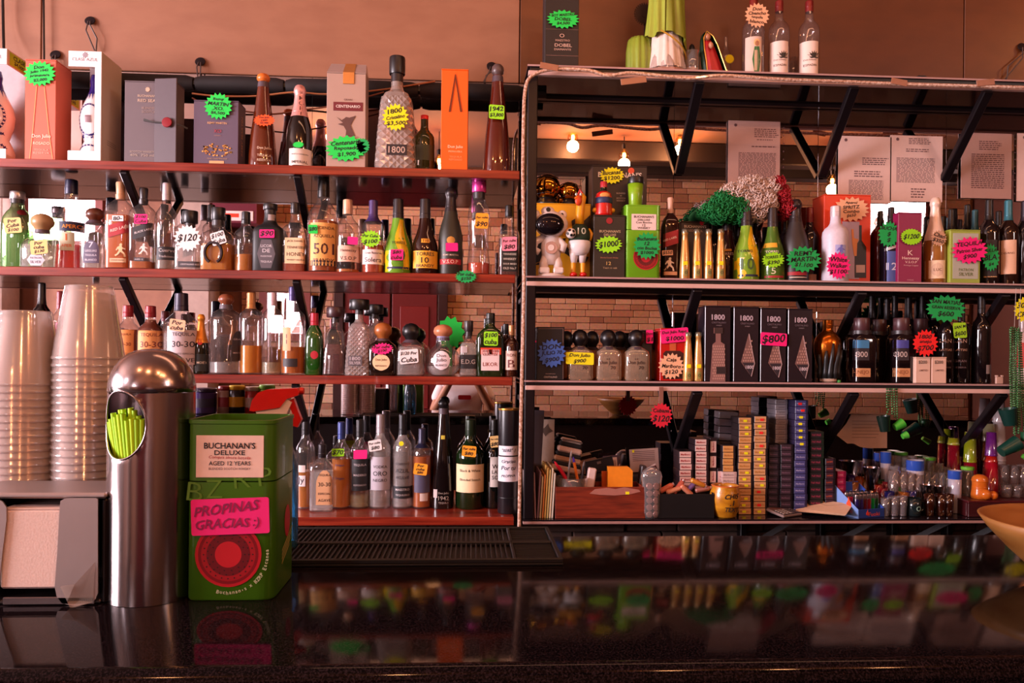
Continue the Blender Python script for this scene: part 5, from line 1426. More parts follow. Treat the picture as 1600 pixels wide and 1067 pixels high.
def bat(label, cx, top, base_sh, hw=8):
    b = bottle('bat_bottle', label, cx, top, hw, base_sh, 'bat', plain('d09a58', .25, .45, coat=.3), (.925, plain('7a7464', .3, .6), 'foil'), labels=[(cx - 1, top + 62, cx + 5, top + 73, '8a8040', 'O', '2a2418')], tags=[('rect', cx + 1, top + 53, 7, 6, 'yellow', '', 'yellow sticker')], Y=2.765, group='gold bat shaped miniature bottles', n=16)
    return b
for cx, lb in ((1070, 'gold bat shaped miniature nearest the red label bottle'), (1089, 'second gold bat shaped miniature from the red label bottle'), (1107, 'third gold bat shaped miniature from the red label bottle'), (1126, 'gold bat shaped miniature nearest the yellow brandy bottle')):
    bat(lb, cx, 358, 'R2')
bottle('brandy_bottle', 'dark red brandy bottle standing behind the bat shaped miniatures', 1136, 332, 19, 'R2', 'torres', '!2e0c0c', (.74, '2c2022', 'foil'), labels=[(1124, 388, 1144, 392, 'c88a2c', '', '2'), (1122, 392, 1150, 400, None, 'TORRES', 'c8a8a0')], Y=2.885)
bottle('brandy_bottle', 'green and yellow swirled brandy bottle under the wig', 1166, 323, 20, 'R2', 'torres', plain('7ca02c', .18, coat=.3), (.74, '2c2224', 'foil'), labels=[(1147, 428, 1186, 432, '1e2040', '', '2'), (1152, 387, 1180, 396, None, 'TORRES', '2a2c18'), (1156, 396, 1182, 428, None, '10', '3f5a28')])
swirl([q for q in C.objects if q.get('label') == 'green and yellow swirled brandy bottle under the wig'][0], 1166, 323, 20, 'R2')
bottle('brandy_bottle', 'olive green brandy bottle with lime starburst marked 390', 1207, 325, 19, 'R2', 'torres', plain('4a6a22', .18, coat=.3), (.74, '2c2224', 'foil'), labels=[(1189, 430, 1226, 434, 'a01c24', '', '2'), (1196, 389, 1220, 396, None, 'TORRES', 'd8d0b0'), (1194, 378, 1216, 386, 'd8a028', '', '2'), (1196, 416, 1222, 430, None, '5', 'd0c8a0')], tags=[('star', 1208, 406, 37, 26, 'lime', 'TORRES 5|$390', 'lime starburst price tag')])
bottle('cognac_bottle', 'matt black cognac bottle with big green starburst', 1243, 312, 20, 'R2', 'champ', plain('2a2020', .45), (.72, '2a1e20', 'foil'), labels=[(1234, 424, 1262, 430, 'a01420', '', '2'), (1236, 432, 1262, 434, 'c8b0a0', '', '2')], tags=[('star', 1256, 405, 58, 42, 'deep', 'REMY|MARTIN|$1.100', 'green starburst price tag')])
for i, (cx, tp, lb) in enumerate(((1116, 345, 'black wine neck rising behind the dark whisky carton'), (1179, 345, 'black wine bottle between the two brandy bottles'), (1206, 350, 'second black bottle behind the olive brandy bottle'), (1228, 333, 'black bottle behind the matt cognac bottle'), (1151, 350, 'dark bottle behind the yellow swirled bottle'))):
    bottle('wine_bottle', lb, cx, tp, 11, 'R2', 'tall', '!1a1014', (.72, '201618', 'foil'), Y=2.96)
bottle('whisky_bottle', 'dark bottle with red capsule behind the green starburst', 1265, 324, 15, 'R2', 'std', '!1c1014', (.8, '6a1a1c', 'foil'), labels=[(1254, 428, 1276, 438, 'b88878', '', '2')], Y=2.86)
r, org, w, h = carton('gift_carton', 'red orange aperitif combo carton printed with bottle and glass', 1288, 1361, 304, 'R2', 'e0401c', Yf=2.82, depth=.1, texts=[(1316, 346, 1342, 436, '#b8a0b8', '#b8a0b8')], tags=[('star', 1330, 327, 60, 40, 'peach', 'Aperol|SPRITZ|Combo|$650', 'peach starburst price tag')])
pic(r, org, 2.82, [(1342, 352), (1346, 352), (1346, 376), (1353, 386), (1353, 434), (1335, 434), (1335, 386), (1342, 376)], '241a1c', 'printed_bottle', off=.0018)
pic(r, org, 2.82, [(1337, 414), (1351, 414), (1351, 426), (1337, 426)], 'c8a8a0', 'printed_label', off=.0024)
pic(r, org, 2.82, [(1330, 358), (1333, 358), (1334, 372), (1341, 374), (1339, 380), (1338, 400), (1334, 400), (1331, 380)], 'e08a40', 'printed_glass', off=.0022)
bottle('whisky_bottle', 'frosted white whisky bottle with pink starburst on the shelf front', 1305, 322, 20, 'R2', 'tall', plain('d4c8d4', .45, grain=.15, scale=80), (.86, 'd8c8cc', 'foil'), labels=[(1306, 382, 1322, 402, 'a8a8d8', 'MAN', '6a6ab8')], tags=[('star', 1310, 415, 40, 44, 'pink', 'White|Walker|$1100', 'pink starburst price tag')], Y=2.78)
bottle('whisky_bottle', 'deep red whisky bottle in shadow beside the aperitif carton', 1375, 330, 12, 'R2', 'square', '!5a0f0c', (.78, '1a1214', 'foil'), Y=2.88)
bottle('whisky_bottle', 'square whisky bottle with blue label and green tag', 1392, 324, 14, 'R2', 'square', '!1c1620', (.78, '201a1e', 'foil'), labels=[(1384, 392, 1404, 440, '4a5a9a', '|12|', 'd8d8e8'), (1378, 385, 1404, 390, 'c8c0c0', '', '2', 'slant')], tags=[('star', 1389, 366, 36, 42, 'deep', 'BUCHA|$|$', 'green starburst price tag')])
r, org, w, h = carton('gift_carton', 'magenta cognac carton with lime oval tag marked 1200', 1404, 1441, 332, 'R2', '8a1244', depth=.08, texts=[(1407, 400, 1438, 408, 'Hennessy', 'f0c8c0', .015), (1412, 407, 1434, 412, 'V.S.O.P', 'f0c8c0'), (1410, 413, 1436, 417, 'Privilege Cognac', 'd8a8a8'), (1416, 390, 1428, 400, 'K', 'f0c8c0'), (1416, 436, 1428, 439, 'COGNAC', 'd8a8a8')], tags=[('oval', 1424, 370, 36, 26, 'lime', '$1200', 'lime oval price tag')])
bottle('sparkling_bottle', 'sparkling wine with blush foil, amber body and kraft tag', 1461, 309, 17, 'R2', 'champ', '~c8883c', (.50, 'f0d2c0', 'foil'), (.6, 'b86a1c'), labels=[(1450, 406, 1477, 435, 'eacaa8', '', '2'), (1458, 410, 1474, 432, 'd8b498', 'LUC', '7a5040', 'oval')], tags=[('star', 1467, 372, 26, 26, 'kraft', 'Chan|$350', 'kraft starburst tag', -.25)])
r, org, w, h = carton('gift_carton', 'lime and silver tequila carton with pink starburst marked 900', 1485, 1532, 359, 'R2', '9aa83a', depth=.1, texts=[(1489, 364, 1528, 436, '#b0b0a0', '#b0b0a0'), (1496, 418, 1522, 432, 'PATRON|SILVER', '5a6a28')], tags=[('star', 1515, 391, 60, 44, 'pink', 'TEQUILA|Patron Silver|$900', 'pink starburst price tag')])
for cx, tp, col, lb in ((1473, 338, '1a2430', 'black capped wine neck behind the sparkling wine'), (1486, 327, '14140f', 'black wine bottle behind the lime carton, nearest the sparkling wine'), (1511, 320, '17120f', 'tall black wine bottle behind the middle of the lime carton'), (1523, 328, '1e3a44', 'wine bottle with teal capsule behind the lime carton'), (1560, 330, '1a1018', 'black wine bottle between the green tagged and cream labelled ones')):
    bottle('wine_bottle', lb, cx, tp, 12, 'R2', 'tall', '!140c10', (.72, '1a1416' if col != '1e3a44' else '2a5a66', 'foil'), Y=2.955 if cx in (1473, 1511) else 2.915)
bottle('wine_bottle', 'dark wine bottle with lime green starburst, beside lime carton', 1545, 312, 15, 'R2', 'tall', '!160c0c', (.76, '1a1416', 'foil'), labels=[(1533, 374, 1558, 432, '241818', '', '2'), (1533, 431, 1558, 433, 'c89868', '', '2')], tags=[('star', 1548, 402, 29, 44, 'deep', 'BULLA|2~BLA|$4', 'green starburst price tag')])
bottle('wine_bottle', 'wine bottle with teal capsule and cream label', 1575, 313, 15, 'R2', 'tall', '!200f0a', (.76, '2c6a78', 'foil'), labels=[(1563, 374, 1588, 428, 'e0b090', '|STEGANO||', '6a4030')])
bottle('wine_bottle', 'last dark wine bottle at the picture end of the wig shelf', 1601, 314, 15, 'R2', 'tall', '!160c10', (.76, '2a1c28', 'foil'))
# wig
wig = empty('clown_wig', (at(1170, 325, 2.87).x, 2.87, at(1170, 350, 2.87).z), 'curly clown wig in green, white and red lying over the bottle necks', 'wig')
rw = random.Random(4)
def curls(cx, cy, rx_, ry_, n_, col, nm):
    c0 = at(cx, cy, 2.87) - wig.location
    kk = .00239
    out = []
    for _ in range(n_):
        a, u = rw.uniform(0, 2 * math.pi), rw.random() ** .5
        px, pz = c0.x + rx_ * kk * u * math.cos(a), c0.z + ry_ * kk * u * math.sin(a)
        py = -.07 * math.sqrt(max(0, 1 - u * u)) + rw.uniform(-.012, .012)
        ax = rw.uniform(0, 6.28)
        pts, R_ = [], rw.uniform(.006, .010)
        for q in range(9):
            t = q / 8 * 2.4 * math.pi + ax
            pts.append((px + R_ * math.cos(t), py - .0022 * q + R_ * .4 * math.sin(t * 1.3), pz + R_ * math.sin(t) + .0012 * q))
        out.append(tube(pts, .0021, 4, False))
    mk(nm, join(*out), plain(col, .8, grain=.15), wig, smooth='all', kind='stuff')
    mk('wig_cap', xf(sphere((0, 0, 0), 1, 18, 10), Matrix.Translation(c0) @ Matrix.Diagonal((rx_ * kk * .9, .05, ry_ * kk * .9, 1))), plain(col, .9, grain=.3, scale=120), wig, smooth='all')
for cx, cy, rx_, ry_, n_ in ((1104, 337, 20, 11, 90), (1128, 326, 26, 22, 190), (1148, 334, 16, 20, 120), (1120, 342, 24, 10, 80)):
    curls(cx, cy, rx_, ry_, n_, '12803c', 'green_curls')
for cx, cy, rx_, ry_, n_ in ((1168, 305, 30, 24, 220), (1186, 318, 26, 30, 220), (1140, 306, 20, 13, 90), (1172, 332, 26, 20, 140), (1196, 300, 18, 14, 90)):
    curls(cx, cy, rx_, ry_, n_, 'dcc0b4', 'white_curls')
for cx, cy, rx_, ry_, n_ in ((1206, 295, 10, 11, 60), (1214, 312, 11, 14, 80), (1221, 332, 10, 16, 80)):
    curls(cx, cy, rx_, ry_, n_, 'a81424', 'red_curls')
# notices taped to the mirror
def notice(label, x0, y0, x1, y1, blocks, sleeve=0, Y=MIR - .012):
    A, B = at(x0, y0, Y), at(x1, y1, Y)
    o = empty('notice', ((A.x + B.x) / 2, Y, (A.z + B.z) / 2), label, 'paper', 'notices taped on the mirror')
    w, h = B.x - A.x, A.z - B.z
    mk('sheet', cbox(-w / 2, w / 2, -.0008, .0008, -h / 2, h / 2, .0004), plain('e6c4bc', .6, grain=.04), o)
    ln = []
    rr = random.Random(int(x0))
    for (u0, v0, u1, v1, pitch, fill) in blocks:
        v = v0
        while v < v1:
            L_ = u0 + (u1 - u0) * (rr.uniform(.8, 1) if fill else 1)
            u = u0
            while u < L_:
                d = rr.uniform(.02, .09)
                ln.append(([(-w / 2 + w * u, -.0013, h / 2 - h * v), (-w / 2 + w * min(u + d, L_), -.0013, h / 2 - h * v), (-w / 2 + w * min(u + d, L_), -.0013, h / 2 - h * (v + pitch * .5)), (-w / 2 + w * u, -.0013, h / 2 - h * (v + pitch * .5))], [(0, 1, 2, 3)]))
                u += d + .014
            v += pitch
    mk('printed_lines', join(*ln), plain('7a5a5c', .6, grain=0), o, kind='stuff')
    mk('letterhead', move(prism(starline(w * .07, w * .07, 8, .7), -.0014, -.0009), (-w * .36, 0, h * .44)), plain('6a4a50', .6), o)
    if sleeve:
        mk('plastic_sleeve', cbox(-w / 2 - .004, w / 2 + sleeve, -.0026, -.0022, -h / 2 - .006, h / 2 + .003, .0001), glass('fdfafa', gloss=1.0), o)
        mk('punched_strip', join(*[move(prism(ellip(.005, .006, 8), -.0032, -.0029), (w / 2 + sleeve * .6, 0, h * (.42 - .105 * q))) for q in range(9)]), plain('5a3a3c', .6), o)
B1 = [(.5, .10, .98, .20, .025, 1), (.55, .24, .9, .26, .025, 1), (.45, .33, .95, .35, .03, 1), (.2, .42, .92, .95, .018, 0)]
notice('printed notice in a punched plastic sleeve above the white wig', 1138, 188, 1218, 308, B1, .022)
notice('curled printed notice above the red aperitif carton', 1310, 212, 1392, 318, [(.45, .32, .95, .44, .03, 1), (.3, .52, .9, .6, .035, 1), (.2, .66, .85, .96, .02, 0)])
notice('printed notice with round stamp beside the curled one', 1391, 211, 1472, 316, [(.35, .04, .8, .13, .025, 1), (.3, .2, .8, .24, .03, 1), (.12, .34, .85, .72, .02, 0), (.4, .8, .7, .95, .04, 1)])
notice('faded printed notice above the black wine bottles', 1502, 207, 1580, 311, [(.35, .12, .8, .25, .03, 1), (.2, .32, .85, .85, .03, 0)], .02)
notice('last printed notice cut by the picture edge', 1589, 208, 1670, 316, B1)

# ================================================================== glass shelf with the black tequila cartons
bottle('wine_bottle', 'black bottle with red pen clipped on it, against the upright', 829, 521, 9, 'R3', 'tall', '!150d0f', (.76, '1a1214', 'foil'), Y=2.84)
P = at(838, 534, 2.765)
mk('marker_pen', join(tube([(-.028, 0, .004), (.006, 0, 0)], .004, 8), tube([(.006, 0, 0), (.022, .004, -.003), (.030, .004, -.014)], [.0035, .002, .001], 8)), plain('e03058', .35), None, True, loc=(P.x + .004, 2.775, P.z), label='red pen hooked beside the blue starburst at the upright', cat='pen')
r, org, w, h = carton('gift_carton', 'black anniversary tequila carton with blue starburst', 839, 882, 511, 'R3', '171014', depth=.085, texts=[(851, 582, 869, 586, 'GRAN REPOSADO', 'a88c84'), (848, 587, 872, 591, 'CRISTALINO', 'd0b8b0')], tags=[('star', 862, 552, 46, 46, 'blue', 'DON|JULIO 70|$900', 'blue starburst price tag')])
pic(r, org, 2.75, [(841, 513), (880, 513), (880, 513.7), (841, 513.7)], '8a6a60', 'printed_line')
pic(r, org, 2.75, [(879.4, 514), (880, 514), (880, 592), (879.4, 592)], '8a6a60', 'printed_line')
for i, (cx, lb) in enumerate(((906, 'clear ball stoppered bottle behind the yellow price card'), (950, 'clear ball stoppered bottle in the middle of three alike'), (994, 'clear ball stoppered bottle beside the red carton'))):
    bottle('tequila_bottle', lb, cx, 515, 20, 'R3', 'box70', glass('f0d4b8', gloss=1.9, body=.26), (.66, '171012', 'ball1.9'), labels=[(cx - 16, 562, cx + 17, 572, None, 'Don Julio', '2c1c1c'), (cx + 2, 571, cx + 14, 578, None, '70', '2c1c1c'), (cx - 3, 558, cx + 4, 564, None, '++', '2c1c1c')], Y=2.795)
for cx, lb in ((885, 'black ball stopper bottle in the rear row, behind the yellow price card'), (925, 'black ball stopper bottle in the rear row, second from the blue starburst'), (968, 'black ball stopper bottle in the rear row, third from the blue starburst'), (1010, 'black ball stopper bottle in the rear row, behind the red carton')):
    bottle('tequila_bottle', lb, cx, 517, 17, 'R3', 'box70', 'f0dccc', (.66, '171012', 'ball1.9'), (.8, 'c89870'), Y=2.90)
price_tag(None, (0, 0, 0), 'rect', 906, 560, 44, 19, 'yellow', 'Don Julio|$900', 2.752, label='yellow handwritten price card on the clear ball stoppered bottles', cat='tag')
carton('gift_carton', 'plain dark tequila carton edge behind the red carton', 1003, 1019, 516, 'R3', '1e1416', Yf=2.80, depth=.085, tags=[('rect', 1015, 526, 11, 21, 'pink', 'Don|$1', 'pink price card')])
r, org, w, h = carton('gift_carton', 'glossy red tequila carton with pink price card and bottle picture', 1032, 1072, 513, 'R3', 'c01a14', Yf=2.77, depth=.085, rough=.25, tags=[('rect', 1054, 524, 44, 22, 'pink', 'Don Julio Repo|$1000', 'pink price card'), ('star', 1049, 572, 42, 42, 'peach', 'Caja|Marlboro|$120', 'peach starburst tag')])
pic(r, org, 2.77, [(1036, 552), (1040, 548), (1062, 548), (1068, 552), (1068, 592), (1036, 592)], '3a0f0c', 'printed_bottle')
pic(r, org, 2.77, [(1046, 536), (1056, 536), (1056, 548), (1046, 548)], 'c8582c', 'printed_stopper')
pic(r, org, 2.77, [(1052 + 11 * math.cos(i * .4), 566 + 10 * math.sin(i * .4)) for i in range(16)], 'e0a890', 'printed_label', off=.0022)
for cx, lb in ((1075, 'gold bat shaped miniature touching the peach starburst tag'), (1091, 'gold bat shaped miniature touching the black numbered carton')):
    bat(lb, cx, 519, 'R3')
for i, (x0, x1, lb) in enumerate(((1102, 1142, 'black tequila carton printed with a whole crystal bottle'), (1147, 1186, 'black tequila carton with diamond print next to the whole bottle one'), (1189, 1229, 'black tequila carton with pink price label marked 800'), (1232, 1270, 'black tequila carton with diamond print beside the bronze bottle'))):
    tg = [('rect', 1209, 530, 42, 20, 'pink', '$800', 'pink price label')] if i == 2 else []
    y0 = 478 + i * 1.5
    r, org, w, h = carton('gift_carton', lb, x0, x1, y0, 'R3', '231920', Yf=2.745, depth=.088, rough=.22, texts=[(x0 + 8, y0 + 11, x1 - 8, y0 + 24, '1800', 'b8a4b0', .03), (x0 + 8, y0 + 24, x1 - 6, y0 + 28, 'CRISTALINO', '6a5a64'), (x0 + 13, y0 + 29, x1 - 11, y0 + 32, 'ANEJO', '8a7a80')], tags=tg)
    cx = (x0 + x1) / 2
    m1 = glass('a07068', gloss=1)
    if i == 0:
        pic(r, org, 2.745, [(cx - 7, y0 + 34), (cx + 7, y0 + 34), (cx + 7, y0 + 43), (cx + 4, y0 + 43), (cx + 4, y0 + 56), (cx + 10, y0 + 60), (cx + 11, y0 + 118), (cx - 13, y0 + 118), (cx - 9, y0 + 60), (cx - 4, y0 + 56), (cx - 4, y0 + 43), (cx - 7, y0 + 43)], '8a5f5a', 'printed_bottle')
        pic(r, org, 2.745, [(cx - 6, y0 + 34), (cx + 7, y0 + 34), (cx + 7, y0 + 43), (cx - 6, y0 + 43)], '3a2626', 'printed_stopper', off=.002)
        pic(r, org, 2.745, [(cx - 3, y0 + 95), (cx + 12, y0 + 95), (cx + 12, y0 + 106), (cx - 3, y0 + 106)], '2a1c20', 'printed_label', off=.0022)
        stud = [(cx - 8 + 3.2 * a + (b % 2) * 1.6, y0 + 63 + 4.2 * b) for a in range(6) for b in range(13) if not (95 < 63 + 4.2 * b < 107 and a > 1)]
    else:
        X = cx + 4
        pic(r, org, 2.745, [(X - 1, y0 + 42), (X + 8, y0 + 88), (X + 3, y0 + 109), (X - 13, y0 + 86)], '7c5650', 'printed_diamond')
        pic(r, org, 2.745, [(X - 11, y0 + 87), (X + 8, y0 + 87), (X + 3, y0 + 109)], '2a1e28', 'printed_label', off=.002)
        pic(r, org, 2.745, [(X - 1, y0 + 42), (X, y0 + 42), (X + 8.6, y0 + 88), (X + 3.4, y0 + 109), (X + 2.6, y0 + 108), (X + 7.6, y0 + 88)], 'c8a8a8', 'printed_edge', off=.0022)
        A, B = at(X - 7, y0 + 90, 2.745) - org, at(X + 8, y0 + 98, 2.745) - org
        flat_text('lettering', '1800', ((A.x + B.x) / 2, -.003, (A.z + B.z) / 2), B.x - A.x, A.z - B.z, plain('c8b4bc', .4, grain=0), r, bold=.03)
        stud = [(X - 9 + 3.6 * a + (b % 2) * 1.8, y0 + 84 - 4.4 * b) for b in range(9) for a in range(5) if -1 + (b * .62) < a + .5 < 4.6 - b * .1]
    vf = []
    for a, b in stud:
        q = at(a, b, 2.745) - org
        vf.append(([(q.x - .0032, -.0022, q.z), (q.x, -.0022, q.z + .0045), (q.x + .0032, -.0022, q.z), (q.x, -.0022, q.z - .0045)], [(0, 1, 2, 3)]))
    mk('printed_facets', join(*vf), plain('b88c80', .4, grain=0), r, kind='stuff')
# bronze bottle held by a grey hand
b = bottle('decanter_bottle', 'bulbous bronze bottle gripped by a dark metal hand', 1293, 500, 21, 'R3', 'skull', plain('b4621c', .22, .9, grain=.08), (.86, plain('b4621c', .25, .9), 'foil'))
k = dep(b.location.x, YB) / F
s_ = Shape('skull', 21 * k, at(1293, 500, YB).z - zR3)
for q, (a, top_t) in enumerate(((-2.2, .50), (-1.75, .62), (-1.25, .60), (-.8, .52), (-2.75, .44))):
    pts = []
    for t in (.06, .16, .28, .38, top_t):
        rr = s_.r(t) + .002
        a2 = a + .35 * (t - .06)
        pts.append((rr * math.cos(a2), rr * .9 * math.sin(a2), t * s_.h))
    mk('metal_finger', tube(pts, [.012, .011, .009, .008, .004], 10), plain('3a3a3c', .4, .7), b, smooth='all')
mk('cuff', lathe([(0, s_.r(0) + .003), (.2 * s_.h, s_.r(.2) + .003)], 20, ky=.9, cap1=False), plain('3a3a3c', .4, .7), b, smooth=True)
mk('base_label', patch(s_, -.035, .02, .0, .028, .0045), plain('c8a48c', .5), b, smooth=True)
mk('cap_dot', lathe([(0, .007), (.008, .006)], 12), plain('2c8a2c', .4), b).location = (.03, -.03, 0)
for i, (cx, lb, lc) in enumerate(((1346, 'black tequila bottle with plum stopper, blue label and wooden plate', '3a7aa8'), (1408, 'black tequila bottle with plum stopper, violet label and wooden plate', '4a4a9a'))):
    b = bottle('tequila_bottle', lb, cx, 497, 18, 'R3', 'square', '!170c0e', (.74, '4a2a2e', 'wide2.0'), labels=[(cx - 14, 531, cx + 12, 544, lc, '', '2'), (cx - 14, 544, cx + 12, 563, '2c2228', '1800', 'c8b4b0'), (cx - 14, 575, cx + 14, 589, 'c88a5c', 'ANEJO', '8a5030')])
for i, (cx, tp, lb) in enumerate(((1327, 499, 'black tequila bottle next to the bronze decanter'), (1374, 499, 'black bottle between the blue and violet labelled ones'), (1438, 498, 'plum stoppered black bottle behind the red starburst'))):
    bottle('tequila_bottle', lb, cx, tp, 15, 'R3', 'square', '!170c0e', (.74, '4a2a2e', 'wide2.0'), Y=2.90)
for i, (cx, tp) in enumerate(((1362, 462), (1386, 466), (1398, 461), (1420, 464), (1441, 462), (1458, 466))):
    bottle('wine_bottle', ['black wine bottle standing above the blue label', 'black wine bottle behind the violet label, nearest the blue label', 'tall black wine bottle right behind the violet label', 'black wine bottle between violet label and red starburst', 'black wine bottle above the red starburst', 'black wine bottle behind the small green starburst edge'][i], cx, tp, 11, 'R3', 'tall', '!120a0d', (.74, '1a1216', 'foil'), Y=2.945)
for cx, tp, lb in ((1478, 503, 'black wine bottle with copper lettering under the big green starburst'), (1502, 505, 'black wine bottle with copper lettering and lime price card')):
    bottle('wine_bottle', lb, cx, tp - 30, 11.8, 'R3', 'tall', '!110a0c', (.78, '191115', 'foil'), labels=[(cx - 9, 525, cx + 11, 540, None, 'SAN', 'a07a68'), (cx - 10, 541, cx + 12, 552, None, 'MATIAS', 'b08068'), (cx - 8, 558, cx + 10, 580, None, 'GRAN|RESERVA', '6a5050')], tags=[('rect', 1500, 516, 21, 24, 'a0d818', 'SAN M|$600', 'lime price card')] if cx > 1490 else [('star', 1478, 482, 66, 44, 'deep', 'SAN MATIAS|GRAN RESERVA|1.3~$600', 'green starburst price tag')], Y=2.79)
bottle('wine_bottle', 'tall black wine bottle with barcode, beside the bead necklace', 1533, 462, 14, 'R3', 'tall', '!110a0c', (.80, '191115', 'foil'), labels=[(1541, 570, 1547, 584, '8a7a78', '', '2')], Y=2.79)
price_tag(None, (0, 0, 0), 'star', 1446, 536, 42, 43, 'red', '1800|anejo|1.4~$700', 2.728, label='red starburst price tag above the two small cream boxes', cat='tag')
for x0, x1, lb in ((1431, 1454, 'small cream box with pen marked price, nearer the violet label'), (1456, 1479, 'small cream box with pen marked price, nearer the black wines')):
    carton('small_box', lb, x0, x1, 558, 'R3', 'e4bca8', Yf=2.74, depth=.05, texts=[(x0 + 3, 562, x1 - 5, 570, '$200', '2a1a18'), (x0 + 4, 576, x1 - 4, 581, 'LIMITED', '7a5044')])
P = at(1446, 557, 2.745)
mk('tag_clip', cbox(-.003, .003, -.003, .003, -.001, .014, .001), plain('c8a8a0', .4), [q for q in C.objects if q.get('label') == 'red starburst price tag above the two small cream boxes'][0]).location = (0, .004, -.05)
bottle('liqueur_bottle', 'white cream liqueur bottle with red print behind the bead necklace', 1598, 500, 16, 'R3', 'std', plain('d8b8b4', .3), (.8, 'c8b0ac', 'foil'), labels=[(1588, 535, 1608, 575, 'c04038', '', '2')], Y=2.83)
price_tag(None, (0, 0, 0), 'star', 1603, 484, 40, 42, 'yellow', '30-30|CRIST', 2.73, label='yellow starburst price tag at the picture edge above the bead necklace', cat='tag')
mk('shelf_clip', join(cbox(-.014, .014, -.004, .004, 0, .026, .002), cbox(-.014, -.006, -.005, .005, .026, .032, .001), cbox(.006, .014, -.005, .005, .026, .032, .001)), plain('c8a090', .4), None, loc=(at(1561, 598, 2.735).x, 2.735, zR3 + .0003), label='small pale plastic bracket on the shelf by the bead necklace', cat='bracket')
price_tag(None, (0, 0, 0), 'star', 1033, 649, 37, 40, 'crimson', 'Cubana|1.4~$120', 2.712, label='crimson starburst tag hanging under the black carton shelf', cat='tag')
q = [o_ for o_ in C.objects if o_.get('label') == 'crimson starburst tag hanging under the black carton shelf'][0]
mk('tape_strip', cbox(-.008, .008, .0008, .0022, .02, zR3 - .02 - q.location.z, .0004), plain('8a5a4c', .4), q)

# ================================================================== lowest glass shelf
Z4 = zR4 + .0005
def P4(px, py, Y):
    return at(px, py, Y)
cols = ['d8b8b0', 'c8a0a0', 'b88a94', 'a8808a', '8a6a74', 'c8b48c', 'd07a38', 'd0a050', 'c8b070', 'e0c8a8', 'd8d0c0']
for i, c in enumerate(cols):
    px = 823 + i * 3.7
    A = at(px, 700, 2.80)
    hgt = (at(px, 745 - 14 * math.sin(i * .9) - (14 if i in (4, 5, 6, 7) else 0), 2.74).z - Z4)
    vf = rot(cbox(0, .0055, 0, .2, 0, hgt, .001), math.radians(-2.0 if i < 4 else 3.0), 'Y')
    mk('envelope', move(vf, (A.x, 2.74, Z4)), plain(c, .7, grain=.08), None, label='paper envelope standing on edge in the file row by the upright, ' + ['first', 'second', 'third', 'fourth', 'fifth', 'sixth', 'seventh', 'eighth', 'ninth', 'tenth', 'eleventh'][i] + ' from the upright', cat='envelope', group='envelopes filed on edge')
A, B = at(838, 655, 2.93), at(866, 703, 2.93)
mk('leaf_card', cbox(A.x, B.x, 2.93, 2.933, Z4 + .14, A.z, .001), plain('9a8478', .6), None, label='greyish card with leaf drawing standing behind the envelopes', cat='card')
lc = [q for q in C.objects if q.name == 'leaf_card'][0]
mk('leaf_print', move(prism([(0, -.02), (.012, -.008), (.03, 0), (.016, .012), (.01, .028), (-.004, .012), (-.022, .006), (-.008, -.006)], -.001, -.0002), ((A.x + B.x) / 2, 2.93, A.z - .045)), plain('4a3a34', .6), lc)
mk('foot_block', cbox(A.x + .005, B.x - .005, 2.934, 2.95, Z4, A.z - .02, .002), plain('3a2a26', .6), lc)
A, B = at(826, 640, 2.90), at(842, 720, 2.90)
mk('dark_folder', rot(cbox(A.x, B.x, 2.895, 2.90, Z4, A.z, .001), .05, 'Y', (A.x, 2.9, Z4)), plain('33262c', .5), None, label='dark upright folder leaning beside the black upright', cat='folder')
# wooden box with pens
A, B = at(868, 761, 2.735), at(1008, 813, 2.735)
w, h = B.x - A.x, A.z - Z4
bxo = empty('wooden_box', ((A.x + B.x) / 2, 2.735, Z4), 'reddish brown wooden box with a torn paper label, full of pens and pads', 'box')
mk('front_board', cbox(-w / 2, w / 2, 0, .008, 0, h, .001), BROWN_WOOD, bxo)
mk('rear_board', cbox(-w / 2, w / 2, .122, .13, 0, h, .001), BROWN_WOOD, bxo)
for sx in (-1, 1):
    mk('end_board', cbox(sx * w / 2 - (.008 if sx > 0 else 0), sx * w / 2 + (.008 if sx < 0 else 0), .0085, .1215, 0, h, .001), BROWN_WOOD, bxo)
mk('bottom_board', cbox(-w / 2 + .008, w / 2 - .008, .0085, .1215, 0, .006, .001), BROWN_WOOD, bxo)
o_ = [(at(a, b, 2.735).x - bxo.location.x, at(a, b, 2.735).z - Z4) for a, b in ((921, 771), (930, 764), (950, 762), (962, 764), (975, 761), (998, 765), (1001, 768), (985, 772), (960, 774), (938, 773))]
mk('torn_label', prism([(x, z) for x, z in o_][::-1], -.0012, -.0002), plain('a8685a', .7), bxo, label='torn paper label')
mk('yellow_sticker', cbox(at(985, 0, 2.735).x - bxo.location.x, at(991, 0, 2.735).x - bxo.location.x, -.0014, -.0002, h - .026, h - .016, .0003), neon('yellow'), bxo)
zb = Z4 + .0065
P = at(890, 752, 2.80)
cup, ch, cr_ = tumbler('pen_glass', 'clear glass holding pens inside the wooden box', 893, 745, 26, zb, 2.80, 'e8dcd8', .9, 'glass')
def pen(label, px0, py0, px1, py1, col, tip=None, r=.0042, Y=2.80):
    a, b = at(px0, py0 + 8, Y), at(px1, py1, Y + .004)
    o = mk('pen', tube([a, a + (b - a) * .5, b], r, 8), plain(col, .35), None, True, label=label, cat='pen', group='pens in the wooden box')
    d = (b - a).normalized()
    mk('pen_end', tube([b, b + d * .012, b + d * .02], [r * .95, r * .8, r * .3], 8), plain(tip or col, .35), o, smooth=True)
pen('crimson pen leaning toward the envelopes', 890, 750, 871, 728, 'd01c34', r=.0055)
pen('second crimson pen close to the first', 893, 752, 878, 735, 'c01c44')
pen('purple and orange pen standing upright', 903, 745, 897, 722, 'd86a20', '4a2ab8', r=.0055)
